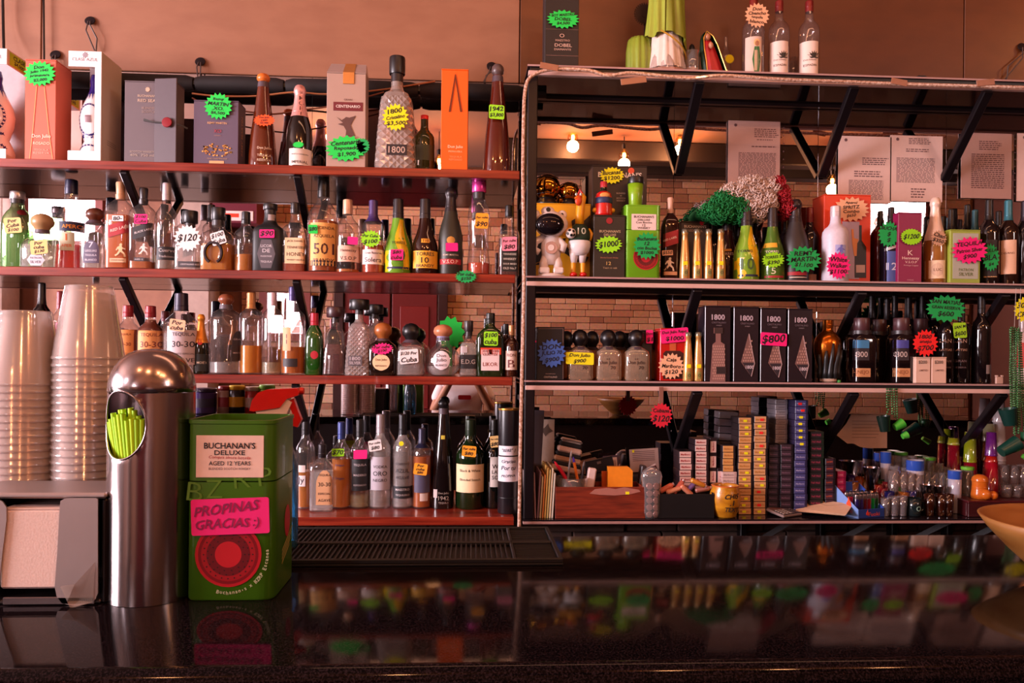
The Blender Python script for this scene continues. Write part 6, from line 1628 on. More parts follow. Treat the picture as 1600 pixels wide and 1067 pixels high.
pen('grey metal pen leaning away from the crimson ones', 886, 748, 892, 712, '8a8084', 'b0a4a4')
pen('thin black pen at the far side of the glass', 908, 750, 912, 728, '2a2428', '6a5a5a')
P = at(925, 736, 2.79)
mk('eraser_block', rot(cbox(-.015, .015, -.012, .012, zb - P.z, .012, .004), .15, 'Y'), plain('e0c0b8', .5), None, loc=(P.x, 2.79, P.z), label='white plastic block between the pens and the orange pad', cat='block')
A, B = at(950, 729, 2.80), at(988, 760, 2.80)
mk('sticky_pad', prism([(A.x, zb), (B.x, zb), (B.x, A.z - .014), (B.x - .016, A.z), (A.x, A.z)], 2.795, 2.82), plain('f08a14', .6), None, label='orange sticky note pad standing in the wooden box', cat='pad')
A, B = at(940, 736, 2.84), at(951, 760, 2.84)
mk('sticky_pad', cbox(A.x, B.x, 2.83, 2.845, zb, A.z, .001), plain('d05a10', .6), None, label='darker orange note pad half hidden behind the bright one', cat='pad')
A, B = at(992, 726, 2.82), at(1000, 760, 2.82)
mk('dark_case', rot(cbox(A.x, B.x, 2.81, 2.85, zb, A.z, .003), math.radians(8), 'Y', (A.x, 2.82, zb)), plain('3a2c2c', .4), None, label='slim dark case leaning in the wooden box by the coin bag', cat='case')
# dark block and the clutter on it
A, B = at(858, 744, 2.885), at(1030, 744, 2.885)
zc_ = A.z
mk('storage_case', cbox(A.x, B.x, 2.885, 2.985, Z4, zc_, .004), plain('1c1214', .6), None, label='long black case behind the wooden box carrying the pouch', cat='case')
mk('case_lid_seam', cbox(A.x - .001, B.x + .001, 2.883, 2.986, zc_ - .03, zc_ - .027, .0008), plain('2c2022', .5), [q for q in C.objects if q.name == 'storage_case'][0])
A = at(881, 745, 2.92)
pw, ph = .118, at(881, 686, 2.92).z - zc_
po = empty('striped_pouch', (A.x, 2.92, zc_ + .0005), 'woven pouch with dark and cream stripes lying behind the pens', 'bag', rz=.0)
def slab(z0, z1, ins):
    return rot(cbox(-pw / 2 + ins, pw / 2 - ins, -.02, .02, z0, z1, .006), math.radians(12), 'Y', (0, 0, 0))
zz = .012
for q, (hh, c_) in enumerate(((.022, 'c8a090'), (.016, '1e1616'), (.020, 'a87858'), (.016, '1a1214'), (.022, 'd0a898'), (.018, '171013'), (.014, 'd8b8a8'))):
    mk('stripe', slab(zz, zz + hh, .003 * q), plain(c_, .85, grain=.2, scale=150), po)
    zz += hh
mk('zip', rot(tube([(-.04, -.022, zz - .006), (0, -.024, zz - .004), (.04, -.022, zz - .006)], .003, 6), math.radians(12), 'Y'), plain('a89088', .3, .7), po, smooth=True)
A = at(922, 718, 2.93)
q = mk('paperboard_box', rot(cbox(-.035, .035, -.025, .025, 0, .045, .002), math.radians(-14), 'Y'), plain('8a5a40', .6), None, loc=(A.x, 2.93, zc_ + .010), label='small brown paperboard box tilted behind the striped pouch', cat='box')
mk('box_flap', rot(cbox(-.036, .036, -.026, .026, .045, .047, .001), math.radians(-14), 'Y'), plain('7a4c34', .6), q)
A = at(940, 735, 2.875)
q = mk('black_case', rot(cbox(-.055, .055, -.012, .012, 0, .052, .004), math.radians(-13), 'Y'), plain('1a1316', .4), None, loc=(A.x, 2.895, zc_ + .014), label='black flat case tilted between pouch and framed card', cat='case')
mk('clasp', rot(cbox(-.008, .008, -.014, -.012, .034, .044, .001), math.radians(-13), 'Y'), plain('8a7a78', .3, .7), q)
A = at(956, 722, 2.95)
q = mk('framed_card', rot(cbox(-.030, .030, -.002, .002, 0, .068, .002), math.radians(-5), 'Y'), plain('4a3440', .5), None, loc=(A.x, 2.95, zc_ + .003), label='small card in a purple frame behind the orange pad', cat='card')
mk('card_face', rot(cbox(-.024, .024, -.003, -.0021, .007, .06, .0004), math.radians(-5), 'Y'), plain('d0a898', .5), q)
mk('bar_lines', rot(join(*[cbox(-.016 + .006 * i, -.013 + .006 * i, -.0034, -.003, .025, .05, .0001) for i in range(6)]), math.radians(-5), 'Y'), plain('8a5a50', .5), q)
A, B = at(985, 702, 2.965), at(1030, 735, 2.965)
q = mk('paper_slip', rot(cbox(A.x, B.x, 2.962, 2.9635, zc_ + .003, A.z, .0005), -.06, 'Y', (A.x, 2.96, zc_)), plain('b89890', .7), None, label='pale printed slip leaning on the mirror above the coin bag', cat='paper')
mk('printed_lines', rot(join(*[cbox(A.x + .012, B.x - .015, 2.9612, 2.9618, A.z - .012 - .007 * i, A.z - .009 - .007 * i, .0001) for i in range(6)]), -.06, 'Y', (A.x, 2.96, zc_)), plain('7a5a58', .6), q)
mk('yellow_flag', cbox(A.x + .006, A.x + .014, 2.960, 2.9612, A.z - .012, A.z - .002, .0002), neon('yellow'), q)
A = at(1018, 728, 2.87)
q = mk('wallet', rot(cbox(-.032, .032, -.008, .008, 0, .022, .004), math.radians(-24), 'Y'), plain('5a1a1e', .4), None, loc=(A.x, 2.90, zc_ + .014), label='dark red folded wallet by the coin bag', cat='wallet')
mk('wallet_edge', rot(cbox(-.030, .033, -.009, -.006, .016, .023, .002), math.radians(-24), 'Y'), plain('c8a8a0', .5), q)
# coins in a plastic bag
A = at(1020, 812, 2.745)
cb = empty('coin_bag', (A.x, 2.745, Z4), 'clear plastic bag of stacked coins at the end of the wooden box', 'bag')
for i in range(5):
    for j in (-1, 1):
        c_ = mk('coin', lathe([(-.0085, .0105), (-.007, .0118), (.007, .0118), (.0085, .0105)], 18), plain('c8988c', .35, .6), cb, smooth=True)
        c_.matrix_local = Matrix.Translation((j * .0125 - .002, 0, .013 + .0252 * i)) @ Matrix.Rotation(math.pi / 2, 4, 'X')
H_ = at(1010, 728, 2.745).z - Z4
bag = lathe([(.0, .028), (.02, .033), (.08, .033), (.125, .036), (.15, .040), (H_ - .02, .034), (H_ - .006, .018), (H_, .006)], 16, ky=.55)
mk('plastic_film', (bag[0], bag[1]), glass('fbf2f2', gloss=2.2, body=.12), cb, smooth='all').location.x = -.006
# black tray with sweets
A, B = at(1028, 772, 2.735), at(1116, 809, 2.735)
w, h = B.x - A.x, A.z - Z4
tr = empty('black_tray', ((A.x + B.x) / 2, 2.735, Z4), 'open black tray box full of wrapped sweets and lighters', 'box')
mk('front_wall', cbox(-w / 2, w / 2, 0, .004, 0, h, .001), plain('120d0f', .45), tr)
mk('rear_wall', cbox(-w / 2, w / 2, .076, .08, 0, h + .008, .001), plain('120d0f', .45), tr)
for sx in (-1, 1):
    mk('end_wall', cbox(min(sx * w / 2, sx * (w / 2 - .004)), max(sx * w / 2, sx * (w / 2 - .004)), .0042, .0758, 0, h + .004, .001), plain('120d0f', .45), tr)
mk('tray_floor', cbox(-w / 2 + .004, w / 2 - .004, .0042, .0758, h * .5, h * .5 + .004, .001), plain('120d0f', .45), tr)
for i, (px, py, a, c_, lb) in enumerate(((1041, 762, .5, 'd86a4c', 'red wrapped sweet roll nearest the coin bag'), (1052, 765, .3, 'e0906c', 'salmon wrapped sweet roll in the black tray'), (1060, 760, .9, 'c05a48', 'brick red sweet roll standing steep in the tray'), (1072, 766, -.7, 'e08a6a', 'salmon sweet roll crossing the purple capped one'), (1080, 760, .8, '6a4a78', 'roll with purple cap sticking up from the tray'), (1090, 754, -.4, 'd88a2c', 'orange roll on top of the sweets'), (1098, 764, .2, 'a8685c', 'dull pink roll nearest the clay mug'))):
    P = at(px, py, 2.775)
    q = mk('sweet_roll', rot(lathe([(-.03, .006), (-.026, .0095), (.02, .0095), (.026, .006)], 12), math.pi / 2 - a, 'Y'), plain(c_, .35), None, True, loc=(P.x, 2.772 - .006 * (i % 2), max(P.z, Z4 + h * .5 + .018)), label=lb, cat='sweets', group='sweet rolls in the black tray')
    mk('foil_end', rot(lathe([(.026, .0062), (.031, .007), (.032, .002)], 12), math.pi / 2 - a, 'Y'), plain('c8a8a4', .3, .6), q, smooth=True)
# clay mug
A = at(1133, 750, 2.765)
k = dep(A.x, 2.765) / F
H_ = at(1133, 757, 2.765).z - Z4
mg = empty('clay_mug', (A.x, 2.765, Z4), 'ochre clay jar with handwritten black words', 'mug')
mk('body', lathe([(0, 15 * k), (.006, 17 * k), (H_ * .3, 22 * k), (H_ * .6, 24 * k), (H_ * .8, 22.5 * k), (H_ * .9, 20.5 * k), (H_ * .97, 21 * k), (H_, 20.5 * k), (H_ * .97, 19 * k), (H_ * .85, 18.5 * k), (H_ * .4, 19 * k), (.02, 14 * k), (.019, .001)], 28, cap1=False), ramp_mat('ochre_glaze', (4, 4, 9), [(.3, '9a5a10'), (.6, 'c8861c'), (.8, 'd89a2c')], .3, 5, 4, .3), mg, smooth='all')
sm = Shape('spool', 23.5 * k, H_)
wrap_text('lettering', sm, 'CHIS|.1|TEXT', .008, H_ * .5, .06, H_ * .6, INK, mg, True)
mk('rim_band', lathe([(H_ * .965, 21.2 * k), (H_ * .985, 21.4 * k), (H_ * 1.0, 20.6 * k)], 28, cap0=False, cap1=False), plain('c8642c', .4), mg, smooth=True)

# cigarette packs, end on, one object each
PK_ME = {}
def pack_proto(kind, w, h, body, plate, text, tcol, vertical=False):
    V = cbox(-w / 2, w / 2, 0, .085, 0, h, .0012)
    Mx = [V]
    pl = cbox(-w / 2 + .001, w / 2 - .009, -.0008, -.0001, .0010, h - .0010, .0003) if not vertical else cbox(-w / 2 + .002, w / 2 - .002, -.0008, -.0001, .0018, h - .012, .0003)
    tv, tf = lines2d(text, (w - .012) if not vertical else h - .018, h * 1.05 if not vertical else w * .7, bold=.03)
    if vertical:
        T = ([(-z, -.0012, h * .44 + x) for x, z in tv], tf)
    else:
        T = ([(x - .004, -.0012, h / 2 + z) for x, z in tv], tf)
    out = []
    for nm, vf, m_ in (('pack', V, plain(body, .3)), ('end_panel', pl, plain(plate, .4)), ('lettering', T, plain(tcol, .5, grain=0))):
        me = bpy.data.meshes.new(nm)
        me.from_pydata([tuple(p) for p in vf[0]], [], vf[1])
        me.materials.append(m_)
        out.append(me)
    PK_ME[kind] = out
DOT = {}
for c_ in ('yellow', 'red'):
    me = bpy.data.meshes.new('price_dot')
    v, f = prism(rrect(.014, .009, .2), -.0022, -.0014)
    me.from_pydata(v, [], f)
    me.materials.append(neon(c_))
    DOT[c_] = me
def put_pack(kind, x, Y, z, label, group, dot=None, dx=0.0):
    o = bpy.data.objects.new('cigarette_pack', PK_ME[kind][0])
    C.objects.link(o)
    o.location = (x + dx, Y, z)
    tag(o, label, 'cigarettes', group)
    for me, nm in zip(PK_ME[kind][1:], ('end_panel', 'lettering')):
        c = bpy.data.objects.new(nm, me)
        C.objects.link(c)
        c.parent = o
    if dot:
        c = bpy.data.objects.new('price_dot', DOT[dot])
        C.objects.link(c)
        c.parent = o
        c.location = (random.uniform(-.008, .004), 0, PK_ME[kind][0].vertices[0].co.z * 0 + .011)
K4 = .00235
ORD = ['lowest', 'second', 'third', 'fourth', 'fifth', 'sixth', 'seventh', 'eighth', 'ninth', 'tenth', 'eleventh', 'twelfth', 'thirteenth', 'fourteenth', 'fifteenth', 'sixteenth', 'seventeenth', 'eighteenth', 'nineteenth', 'twentieth'] + ['twenty-' + q for q in ('first', 'second', 'third', 'fourth', 'fifth', 'sixth', 'seventh', 'eighth', 'ninth')] + ['thirtieth', 'thirty-first', 'thirty-second']
def column(kind, x0, x1, top, n, Y, body, plate, text, tcol, desc, dots=None, zbase=None):
    zb_ = zbase if zbase is not None else Z4
    A, B, T = at(x0, 720, Y), at(x1, 720, Y), at((x0 + x1) / 2, top, Y)
    w, h = B.x - A.x, (T.z - zb_) / n
    if kind not in PK_ME:
        pack_proto(kind, w, h - .0004, body, plate, text, tcol)
    rr = random.Random(int(x0))
    for i in range(n):
        top_w = ' pack, topmost in ' if i == n - 1 else ' pack from the shelf up in '
        lb = ('%s%s%s' % ('' if i == n - 1 else ORD[i], top_w, desc)).strip() if i < n - 1 else 'topmost cigarette pack in ' + desc
        d = None
        if dots:
            d = dots[i % len(dots)]
        put_pack(kind, (A.x + B.x) / 2, Y, zb_ + i * h, lb, desc, d, rr.uniform(-.0015, .0015))
column('red_a', 1062, 1084, 705, 10, 2.815, '2a1c20', 'dcb4ac', 'Marlboro', 'a01c2c', 'the red lettered column by the black tray')
column('red_b', 1086, 1107, 686, 12, 2.82, '2a1c20', 'e0bab2', 'Marlboro', 'a01c2c', 'the taller red lettered column behind the sweets')
column('tan', 1129, 1149, 696, 4, 2.81, '2a2024', 'd89a58', 'Marlboro', 'b8743c', 'the short tan column above the clay jar', zbase=at(1139, 737, 2.81).z)
column('pale', 1129, 1152, 737, 7, 2.81, 'c8a4a0', 'd8bab4', 'Marlboro', 'a88c8c', 'the pale column behind the clay jar')
column('gold_a', 1154, 1177, 652, 15, 2.80, '2a2022', 'd89c64', 'Marlboro', 'c0803c', 'the gold column beside the clay jar', ['yellow', 'yellow', 'yellow', None, 'yellow', 'yellow', 'yellow', None])
column('gold_b', 1178, 1200, 650, 15, 2.80, '2a2022', 'd8a070', 'Marlboro', 'c0803c', 'the gold column beside the dark lilac packs', ['yellow', 'red', None, 'red', 'yellow', 'red', None, 'yellow', 'yellow'])
column('dark_a', 1201, 1219, 695, 11, 2.815, '1c161c', '33262e', 'Marlboro', '6a4a5c', 'the dark column beside the gold packs')
column('dark_b', 1220, 1240, 694, 11, 2.815, '1c161c', '3a2832', 'Marlboro', '7a566a', 'the dark column beside the blue packs')
column('clear_p', 1211, 1230, 624, 9, 2.87, '8a8088', 'a89a9c', 'Camel', '8a7c80', 'the grey column rising above the dark packs', zbase=at(1220, 694, 2.87).z)
SUP = at(1211, 694, 2.87), at(1236, 694, 2.87)
mk('support_block', cbox(SUP[0].x, SUP[1].x, 2.905, 2.97, Z4, SUP[0].z - .0005, .003), plain('1a1418', .5), None, label='black carton riser under the grey cigarette column', cat='box')
column('blue_p', 1242, 1262, 625, 17, 2.81, '2a2440', '4a4880', 'Marlboro', 'a8a0c8', 'the blue violet column', [None, None, None, None, None, None, None, None, None, None, 'yellow', 'yellow', 'yellow', 'yellow', 'yellow', 'red', 'red'])
column('mint', 1266, 1287, 674, 12, 2.82, '1c2a20', '241c20', 'Pall Mall', '8a3048', 'the dark column with thin green sides')
column('pink_p', 1290, 1306, 716, 8, 2.82, '1e1618', '3c2230', 'LUCKY', 'c05030', 'the chevron column')
column('mag', 1308, 1322, 736, 6, 2.83, '7a1438', 'a01c48', 'Link', 'd06a80', 'the magenta column near the lighters')
pack_proto('upright', .026, .056, '2a1c20', 'e0bab2', 'Marlboro', 'a01c2c', True)
for i, (px, py, lb) in enumerate(((1114, 799, 'upright red lettered pack standing at the bottom behind the clay jar'), (1114, 774, 'upright red lettered pack, second of the stood up pile'), (1114, 750, 'upright red lettered pack, third of the stood up pile'), (1114, 726, 'upright red lettered pack, fourth of the stood up pile'), (1114, 702, 'upright red lettered pack crowning the stood up pile'), (1126, 799, 'upright red lettered pack at the bottom of the second pile'), (1126, 775, 'upright red lettered pack, middle of the second pile'), (1126, 751, 'upright red lettered pack crowning the second pile'))):
    col_i = i % 5 if i < 5 else i - 5
    put_pack('upright', at(px, 750, 2.83).x, 2.83, Z4 + col_i * .0562, lb, 'upright packs')
# long cartons seen side on
for i in range(5):
    z0 = at(1140, 700 - i * 11.5, 2.90)
    A, B = at(1123, 690, 2.90), at(1153, 690, 2.90)
    mk('pack_carton', rot(cbox(A.x, B.x, 2.90, 2.96, z0.z, z0.z + .0255, .001), .05, 'Y', ((A.x + B.x) / 2, 2.9, z0.z)), plain(['4a4044', '5a5054', '463c42', '524850', '5c5256'][i], .35), None, label='grey wrapped cigarette carton behind the tan packs, ' + ['lowest', 'second', 'third', 'fourth', 'topmost'][i] + ' of its pile', cat='carton', group='grey cigarette cartons')
zs_ = at(1140, 700, 2.90).z
o_s = mk('support_block', cbox(A.x, B.x, 2.905, 2.97, Z4, zs_ - .003, .003), plain('1a1418', .5), None, label='black carton riser under the grey wrapped cigarette cartons', cat='box')
# calculator
A = atz(1225, 800, zR4)
A = at(1224, 798, 2.79)
cl = empty('calculator', (A.x, 2.795, Z4), 'pocket calculator lying askew in front of the dark packs', 'calculator', rz=math.radians(28))
mk('case', rot(cbox(-.052, .052, -.045, .045, 0, .010, .003), math.radians(9), 'X', (0, -.045, 0)), plain('8a7470', .4), cl)
mk('screen', rot(cbox(-.042, .042, .014, .036, .0102, .0112, .0005), math.radians(9), 'X', (0, -.045, 0)), plain('7a4a40', .2), cl)
mk('keypad', rot(cbox(-.047, .047, -.041, .008, .0101, .0106, .0003), math.radians(9), 'X', (0, -.045, 0)), plain('241c1e', .5), cl)
kv = cbox(-.0062, .0062, -.0038, .0038, .0107, .0135, .001)
for r_ in range(4):
    for c_ in range(5):
        mk('key', rot(move(kv, (-.037 + .0185 * c_, -.034 + .0115 * r_, 0)), math.radians(9), 'X', (0, -.045, 0)), plain('a8948c' if c_ < 3 else '5a4a4c', .5), cl)
# envelopes lying
for i, (a, dx, dy) in enumerate(((.52, 0, .006), (.62, .006, .003), (.72, .014, 0))):
    A = at(1282, 790, 2.80)
    z = .0012 + .0028 * i
    q = mk('paper_envelope', rot(prism([(-.085, -.05), (.085, -.05), (.085, .05), (0, .054), (-.085, .05)], 0, .0018), -math.pi / 2, 'X'), plain(['c89a78', 'd0a482', 'd8ac8a'][i], .65), None, loc=(A.x + dx, 2.79 + dy, Z4 + z), label=['bottom buff envelope of the pile by the lighters', 'middle buff envelope of the pile by the lighters', 'top buff envelope of the pile by the lighters'][i], cat='envelope', group='buff envelopes')
    q.rotation_euler = (math.radians(14), 0, -a)
    q.location.z += .025
    mk('flap_fold', rot(prism([(-.08, .046), (0, .004), (.08, .046), (.078, .048), (0, .008), (-.078, .048)], -.0006, 0), -math.pi / 2, 'X'), plain('b08a6c', .65), q)
# lighters in their display box
A, B = at(1337, 806, 2.74), at(1386, 806, 2.74)
w = B.x - A.x + .004
lb_ = empty('lighter_display', ((A.x + B.x) / 2, 2.74, Z4), 'blue cardboard display box printed with flames, full of lighters', 'box', rz=.30)
BL, BL2 = plain('2c4aa8', .4), plain('7a9ad8', .4)
fh, bh, dp = .032, .112, .13
mk('front_wall', cbox(-w / 2, w / 2, 0, .003, 0, fh, .0006), plain('28408c', .4), lb_)
mk('rear_wall', cbox(-w / 2, w / 2, dp - .003, dp, 0, bh, .0006), BL, lb_)
mk('floor_panel', cbox(-w / 2 + .0025, w / 2 - .0025, .0032, dp - .0032, .001, .004, .0006), BL, lb_)
for sx in (-1, 1):
    V = [(sx * w / 2, 0.0, 0), (sx * w / 2, dp, 0), (sx * w / 2, dp, bh), (sx * w / 2, 0, fh)]
    V += [(x - sx * .002, y, z) for x, y, z in V]
    mk('side_wall', (V, [(0, 1, 2, 3), (7, 6, 5, 4), (0, 4, 5, 1), (1, 5, 6, 2), (2, 6, 7, 3), (3, 7, 4, 0)]), BL2 if sx < 0 else BL, lb_)
flame = [(0, 0), (.009, .004), (.011, .013), (.005, .021), (.004, .034), (-.001, .026), (-.006, .019), (-.010, .010), (-.007, .003)]
mk('printed_flame', move(prism([(x * .6, z * .6) for x, z in flame], -.0012, -.0002), (-w * .16, 0, .009)), plain('e0402c', .4), lb_)
flat_text('lettering', 'Fuoki', (w * .1, -.001, .013), w * .5, .018, plain('e05030', .4), lb_)
V = [(-w / 2 - .0008, .045 + x * 1.2, .03 + z * 1.3) for x, z in flame]
mk('printed_flame', (V, [tuple(range(len(V)))]), plain('e0502c', .4), lb_)
tv, tf = lines2d('Fuoki', .05, .02)
mk('lettering', ([(-w / 2 - .0008, .05 - x, .022 + z) for x, z in tv], tf), plain('d04030', .4), lb_)
lcol = ['281c5a', '30205c', '5a1016', '7a1420', '0f7a2c', '14421c', 'c01440', 'd01c4c', '2c1440', '1c1c3c', '4a2410', '202020']
for i in range(12):
    cx, cy = i % 6, i // 6
    lx, ly = (cx - 2.5) * (w - .012) / 6, .022 + cy * .05
    x = lb_.location.x + lx * math.cos(.30) - ly * math.sin(.30)
    y = 2.74 + lx * math.sin(.30) + ly * math.cos(.30)
    z = Z4 + .0045
    q = mk('lighter', lathe([(0, .0085), (.002, .0092), (.06, .0092), (.062, .0085)], 14, ky=.6), glass(lcol[i], gloss=1.2, body=.75), None, True, (x, y, z), label='%s lighter, %s from the flame printed side, %s row' % (['indigo', 'navy', 'maroon', 'dark red', 'green', 'bottle green', 'crimson', 'raspberry', 'plum', 'ink blue', 'brown', 'black'][i], ['first', 'second', 'third', 'fourth', 'fifth', 'sixth'][cx], ['front', 'rear'][cy]), cat='lighter', group='lighters in the blue display')
    mk('metal_hood', lathe([(.062, .008), (.074, .0085), (.078, .007)], 12, ky=.6), plain('b0a0a0', .25, .9), q, smooth=True)
    mk('trigger', cbox(-.004, .004, -.004, .004, .078, .083, .001), BLACK, q)
# glasses
def gl(label, cx, top, base, hw, col=CLEAR, Y=2.85, taper=.85, cat='glass', group='glasses on the lowest shelf', mat=None, name='drinking_glass', n=16):
    """A glass whose foot is where its base pixel meets plane Y or the shelf."""
    zb_ = Z4
    o, h, r = tumbler(name, label, cx, top, hw, zb_, Y, col, taper, cat, group, n=n, mat=mat or glass(col, gloss=1.8, body=.14))
    mk('thick_base', lathe([(.0005, r * taper * .92), (h * .10, r * taper * .92)], n), mat or glass(col, gloss=1.5, body=.1), o, smooth=True)
    return o, h, r
FROST, FROSTB = glass('d8d0e0', body=.6), glass('3a60c8', body=.7)
rr = random.Random(3)
for i, (cx, tp, hw, lb) in enumerate(((1384, 706, 8, 'frosted glass with blue rim nearest the torn paper'), (1430, 719, 13, 'frosted glass with blue rim in the middle of the rows'), (1492, 735, 10, 'frosted glass with blue rim beside the orange boot'))):
    o, h, r = gl(lb, cx, tp, 0, hw, 'e6e0ea', 2.93 - .05 * i, .9, mat=FROST)
    mk('blue_rim', lathe([(h * .8, r * .985), (h * .81, r * 1.015), (h, r * 1.02), (h, r * .99)], 18, cap0=False, cap1=False), FROSTB, o, smooth=True)
spots = [(1400, 712, 2.955), (1412, 714, 2.955), (1424, 712, 2.96), (1438, 716, 2.96), (1452, 722, 2.96), (1466, 724, 2.96), (1478, 730, 2.955),
         (1398, 728, 2.905), (1411, 730, 2.905), (1447, 736, 2.90), (1459, 738, 2.90), (1471, 738, 2.895), (1480, 742, 2.895)]
wordsN = ['first', 'second', 'third', 'fourth', 'fifth', 'sixth', 'seventh']
for i, (cx, tp, Y) in enumerate(spots):
    back = i < 7
    gl('clear shot glass in the %s row behind the jiggers, %s from the torn paper' % ('rear' if back else 'front', wordsN[i if back else i - 7]), cx, tp, 0, 7.5, 'f6eeee', Y, .88)
for i, (cx, tp, c_, lb) in enumerate(((1408, 706, '3c7a1c', 'green lidded jar cap over the rear shot glasses'), (1452, 714, '4a8a24', 'second green cap over the shot glasses'), (1512, 729, '6aae30', 'lime green cap beside the frosted glass'))):
    q, h, r = gl(lb.replace('cap over', 'capped jar among').replace('cap beside', 'capped jar beside'), cx, tp + 5, 0, 9, 'e8e4d8', 2.97 if i < 2 else 2.86, .95, 'jar')
    mk('screw_cap', lathe([(h, r * 1.02), (h + .002, r * 1.08), (h + .011, r * 1.06), (h + .012, r * .95)], 16), plain(c_, .35), q, smooth=True)
for i, (cx, tp) in enumerate(((1397, 735), (1410, 737), (1422, 739), (1434, 741))):
    o, h, r = gl('cut crystal tumbler, %s from the metal jigger' % wordsN[i], cx, tp, 0, 9, 'f0dcd8', 2.86, .85)
    vf = []
    for q in range(14):
        a = 2 * math.pi * q / 14
        vf.append(tube([(r * .9 * math.cos(a), r * .9 * math.sin(a), .004), (r * .97 * math.cos(a + .3), r * .97 * math.sin(a + .3), h * .7)], .0014, 4))
    mk('cut_facets', join(*vf), glass('f8ecea', gloss=2), o)
cp = ['3a1c6a', 'c85a14', 'b8741c', '8a1420', '3c7a1c', 'a81c28', 'd0781c', '2c2470', '4a8a2c', 'c03018', 'c86a1c', '2a2a80', '9a1424', 'd08a2c']
cn = ['purple', 'orange', 'amber', 'ruby', 'green', 'red', 'tangerine', 'indigo', 'leaf green', 'vermilion', 'copper', 'blue', 'crimson', 'honey']
cpos = [(1328, 742, 2.93), (1342, 745, 2.93), (1352, 748, 2.925), (1362, 752, 2.91), (1374, 748, 2.93), (1386, 752, 2.90), (1334, 752, 2.885), (1390, 768, 2.83), (1400, 760, 2.86), (1372, 757, 2.89), (1412, 768, 2.83), (1424, 767, 2.83), (1380, 762, 2.87), (1405, 775, 2.80)]
for i, (cx, tp, Y) in enumerate(cpos):
    gl(cn[i] + ' tinted shot glass near the lighter display', cx, tp, 0, 8, cp[i], Y, .75, group='coloured shot glasses', mat=glass(cp[i], gloss=1.2, body=.35))
for i, (cx, tp) in enumerate(((1383, 778), (1397, 776), (1410, 775))):
    gl('clear ribbed shot glass right beside the lighter display, %s' % wordsN[i], cx, tp, 0, 7.5, 'e8dce0', 2.775, .85)
o, h, r = gl('black shot mug with pale emblem in the front of the shelf', 1428, 778, 0, 11, '1c2a28', 2.775, .92, mat=plain('182022', .15), name='shot_mug')
sq = Shape('spool', r * .97, h)
wrap_text('emblem', sq, 'O', .004, h * .45, .022, .024, plain('9ab8a8', .4), o)
mk('handle', tube([(r * .95, 0, h * .8), (r * 1.35, 0, h * .75), (r * 1.4, 0, h * .35), (r * .92, 0, h * .2)], .003, 8), plain('182022', .15), o, smooth=True)
for i, cx in enumerate((1452, 1470, 1482)):
    gl('brown glass shot cup, %s from the black shot mug' % wordsN[i], cx, 772, 0, 8, '5a2410', 2.775, .8, mat=glass('4a1c0c', gloss=1.3, body=.4))
JG = plain('a89a9a', .18, 1.0, grain=.05)
def jigger(label, cx, top, h, hw, Y, z0):
    P = at(cx, top, Y)
    k = dep(P.x, Y) / F
    r = hw * k
    hh = P.z - z0
    o = empty('jigger', (P.x, Y, z0), label, 'jigger', 'steel jiggers')
    mk('upper_cup', lathe([(hh * .45, r * .3), (hh * .5, r * .5), (hh, r), (hh, r * .94), (hh * .55, r * .45), (hh * .54, .001)], 20, cap1=False), JG, o, smooth=True)
    mk('lower_cup', lathe([(0, r * .72), (hh * .44, r * .34), (hh * .455, r * .28)], 20), JG, o, smooth=True)
jigger('wide steel jigger behind the coloured shot glasses', 1362, 730, 0, 13, 2.90, Z4)
jigger('steel jigger standing over the brown shot cups', 1448, 757, 0, 10, 2.81, Z4)
jigger('smaller steel jigger paired with the one over the brown cups', 1466, 759, 0, 9, 2.82, Z4)
# red tray with boot and glasses
A, B = at(1513, 786, 2.745), at(1600, 786, 2.745)
zt = A.z
rt_ = empty('wooden_tray', (A.x, 2.745, Z4), 'dark red wooden tray block under the orange ceramic boot', 'tray')
mk('front_board', cbox(0, .8, 0, .012, 0, zt - Z4, .002), plain('3c0f12', .35), rt_)
mk('top_board', cbox(-.001, .8, -.001, .235, zt - Z4, zt - Z4 + .008, .002), plain('4a1216', .3), rt_)
mk('end_board', cbox(0, .012, .0122, .23, 0, zt - Z4, .002), plain('3c0f12', .35), rt_)
zt += .0085
k = K4
A = at(1531, 760, 2.80)
bo = empty('ceramic_boot', (A.x, 2.80, zt), 'glossy orange ceramic boot shaped mug on the red wooden tray', 'mug')
OR = plain('c8641c', .2, grain=.15, scale=14, coat=.5)
H_ = at(1531, 741, 2.80).z - zt
mk('shaft', lathe([(0, 13 * k), (H_ * .2, 13 * k), (H_ * .4, 11.5 * k), (H_ * .6, 11.5 * k), (H_ * .75, 12.2 * k), (H_ * .86, 11.5 * k), (H_ * .95, 8.5 * k), (H_, 3.5 * k)], 20), OR, bo, smooth='all')
mk('collar', lathe([(H_ * .70, 12 * k), (H_ * .74, 13 * k), (H_ * .78, 12 * k)], 20, cap0=False, cap1=False), OR, bo, smooth='all')
for sx, q in ((.1, .85), (1.15, .7)):
    mk('toe', sphere((sx * 12 * k, -12 * k, 9.5 * k * q), 10 * k * q, 16, 10), OR, bo, smooth='all')
for i, dz in enumerate((.3, .38, .46)):
    mk('lace_ridge', lathe([(H_ * dz, 11.8 * k), (H_ * (dz + .02), 12.8 * k), (H_ * (dz + .04), 11.6 * k)], 18, cap0=False, cap1=False), OR, bo, smooth='all')
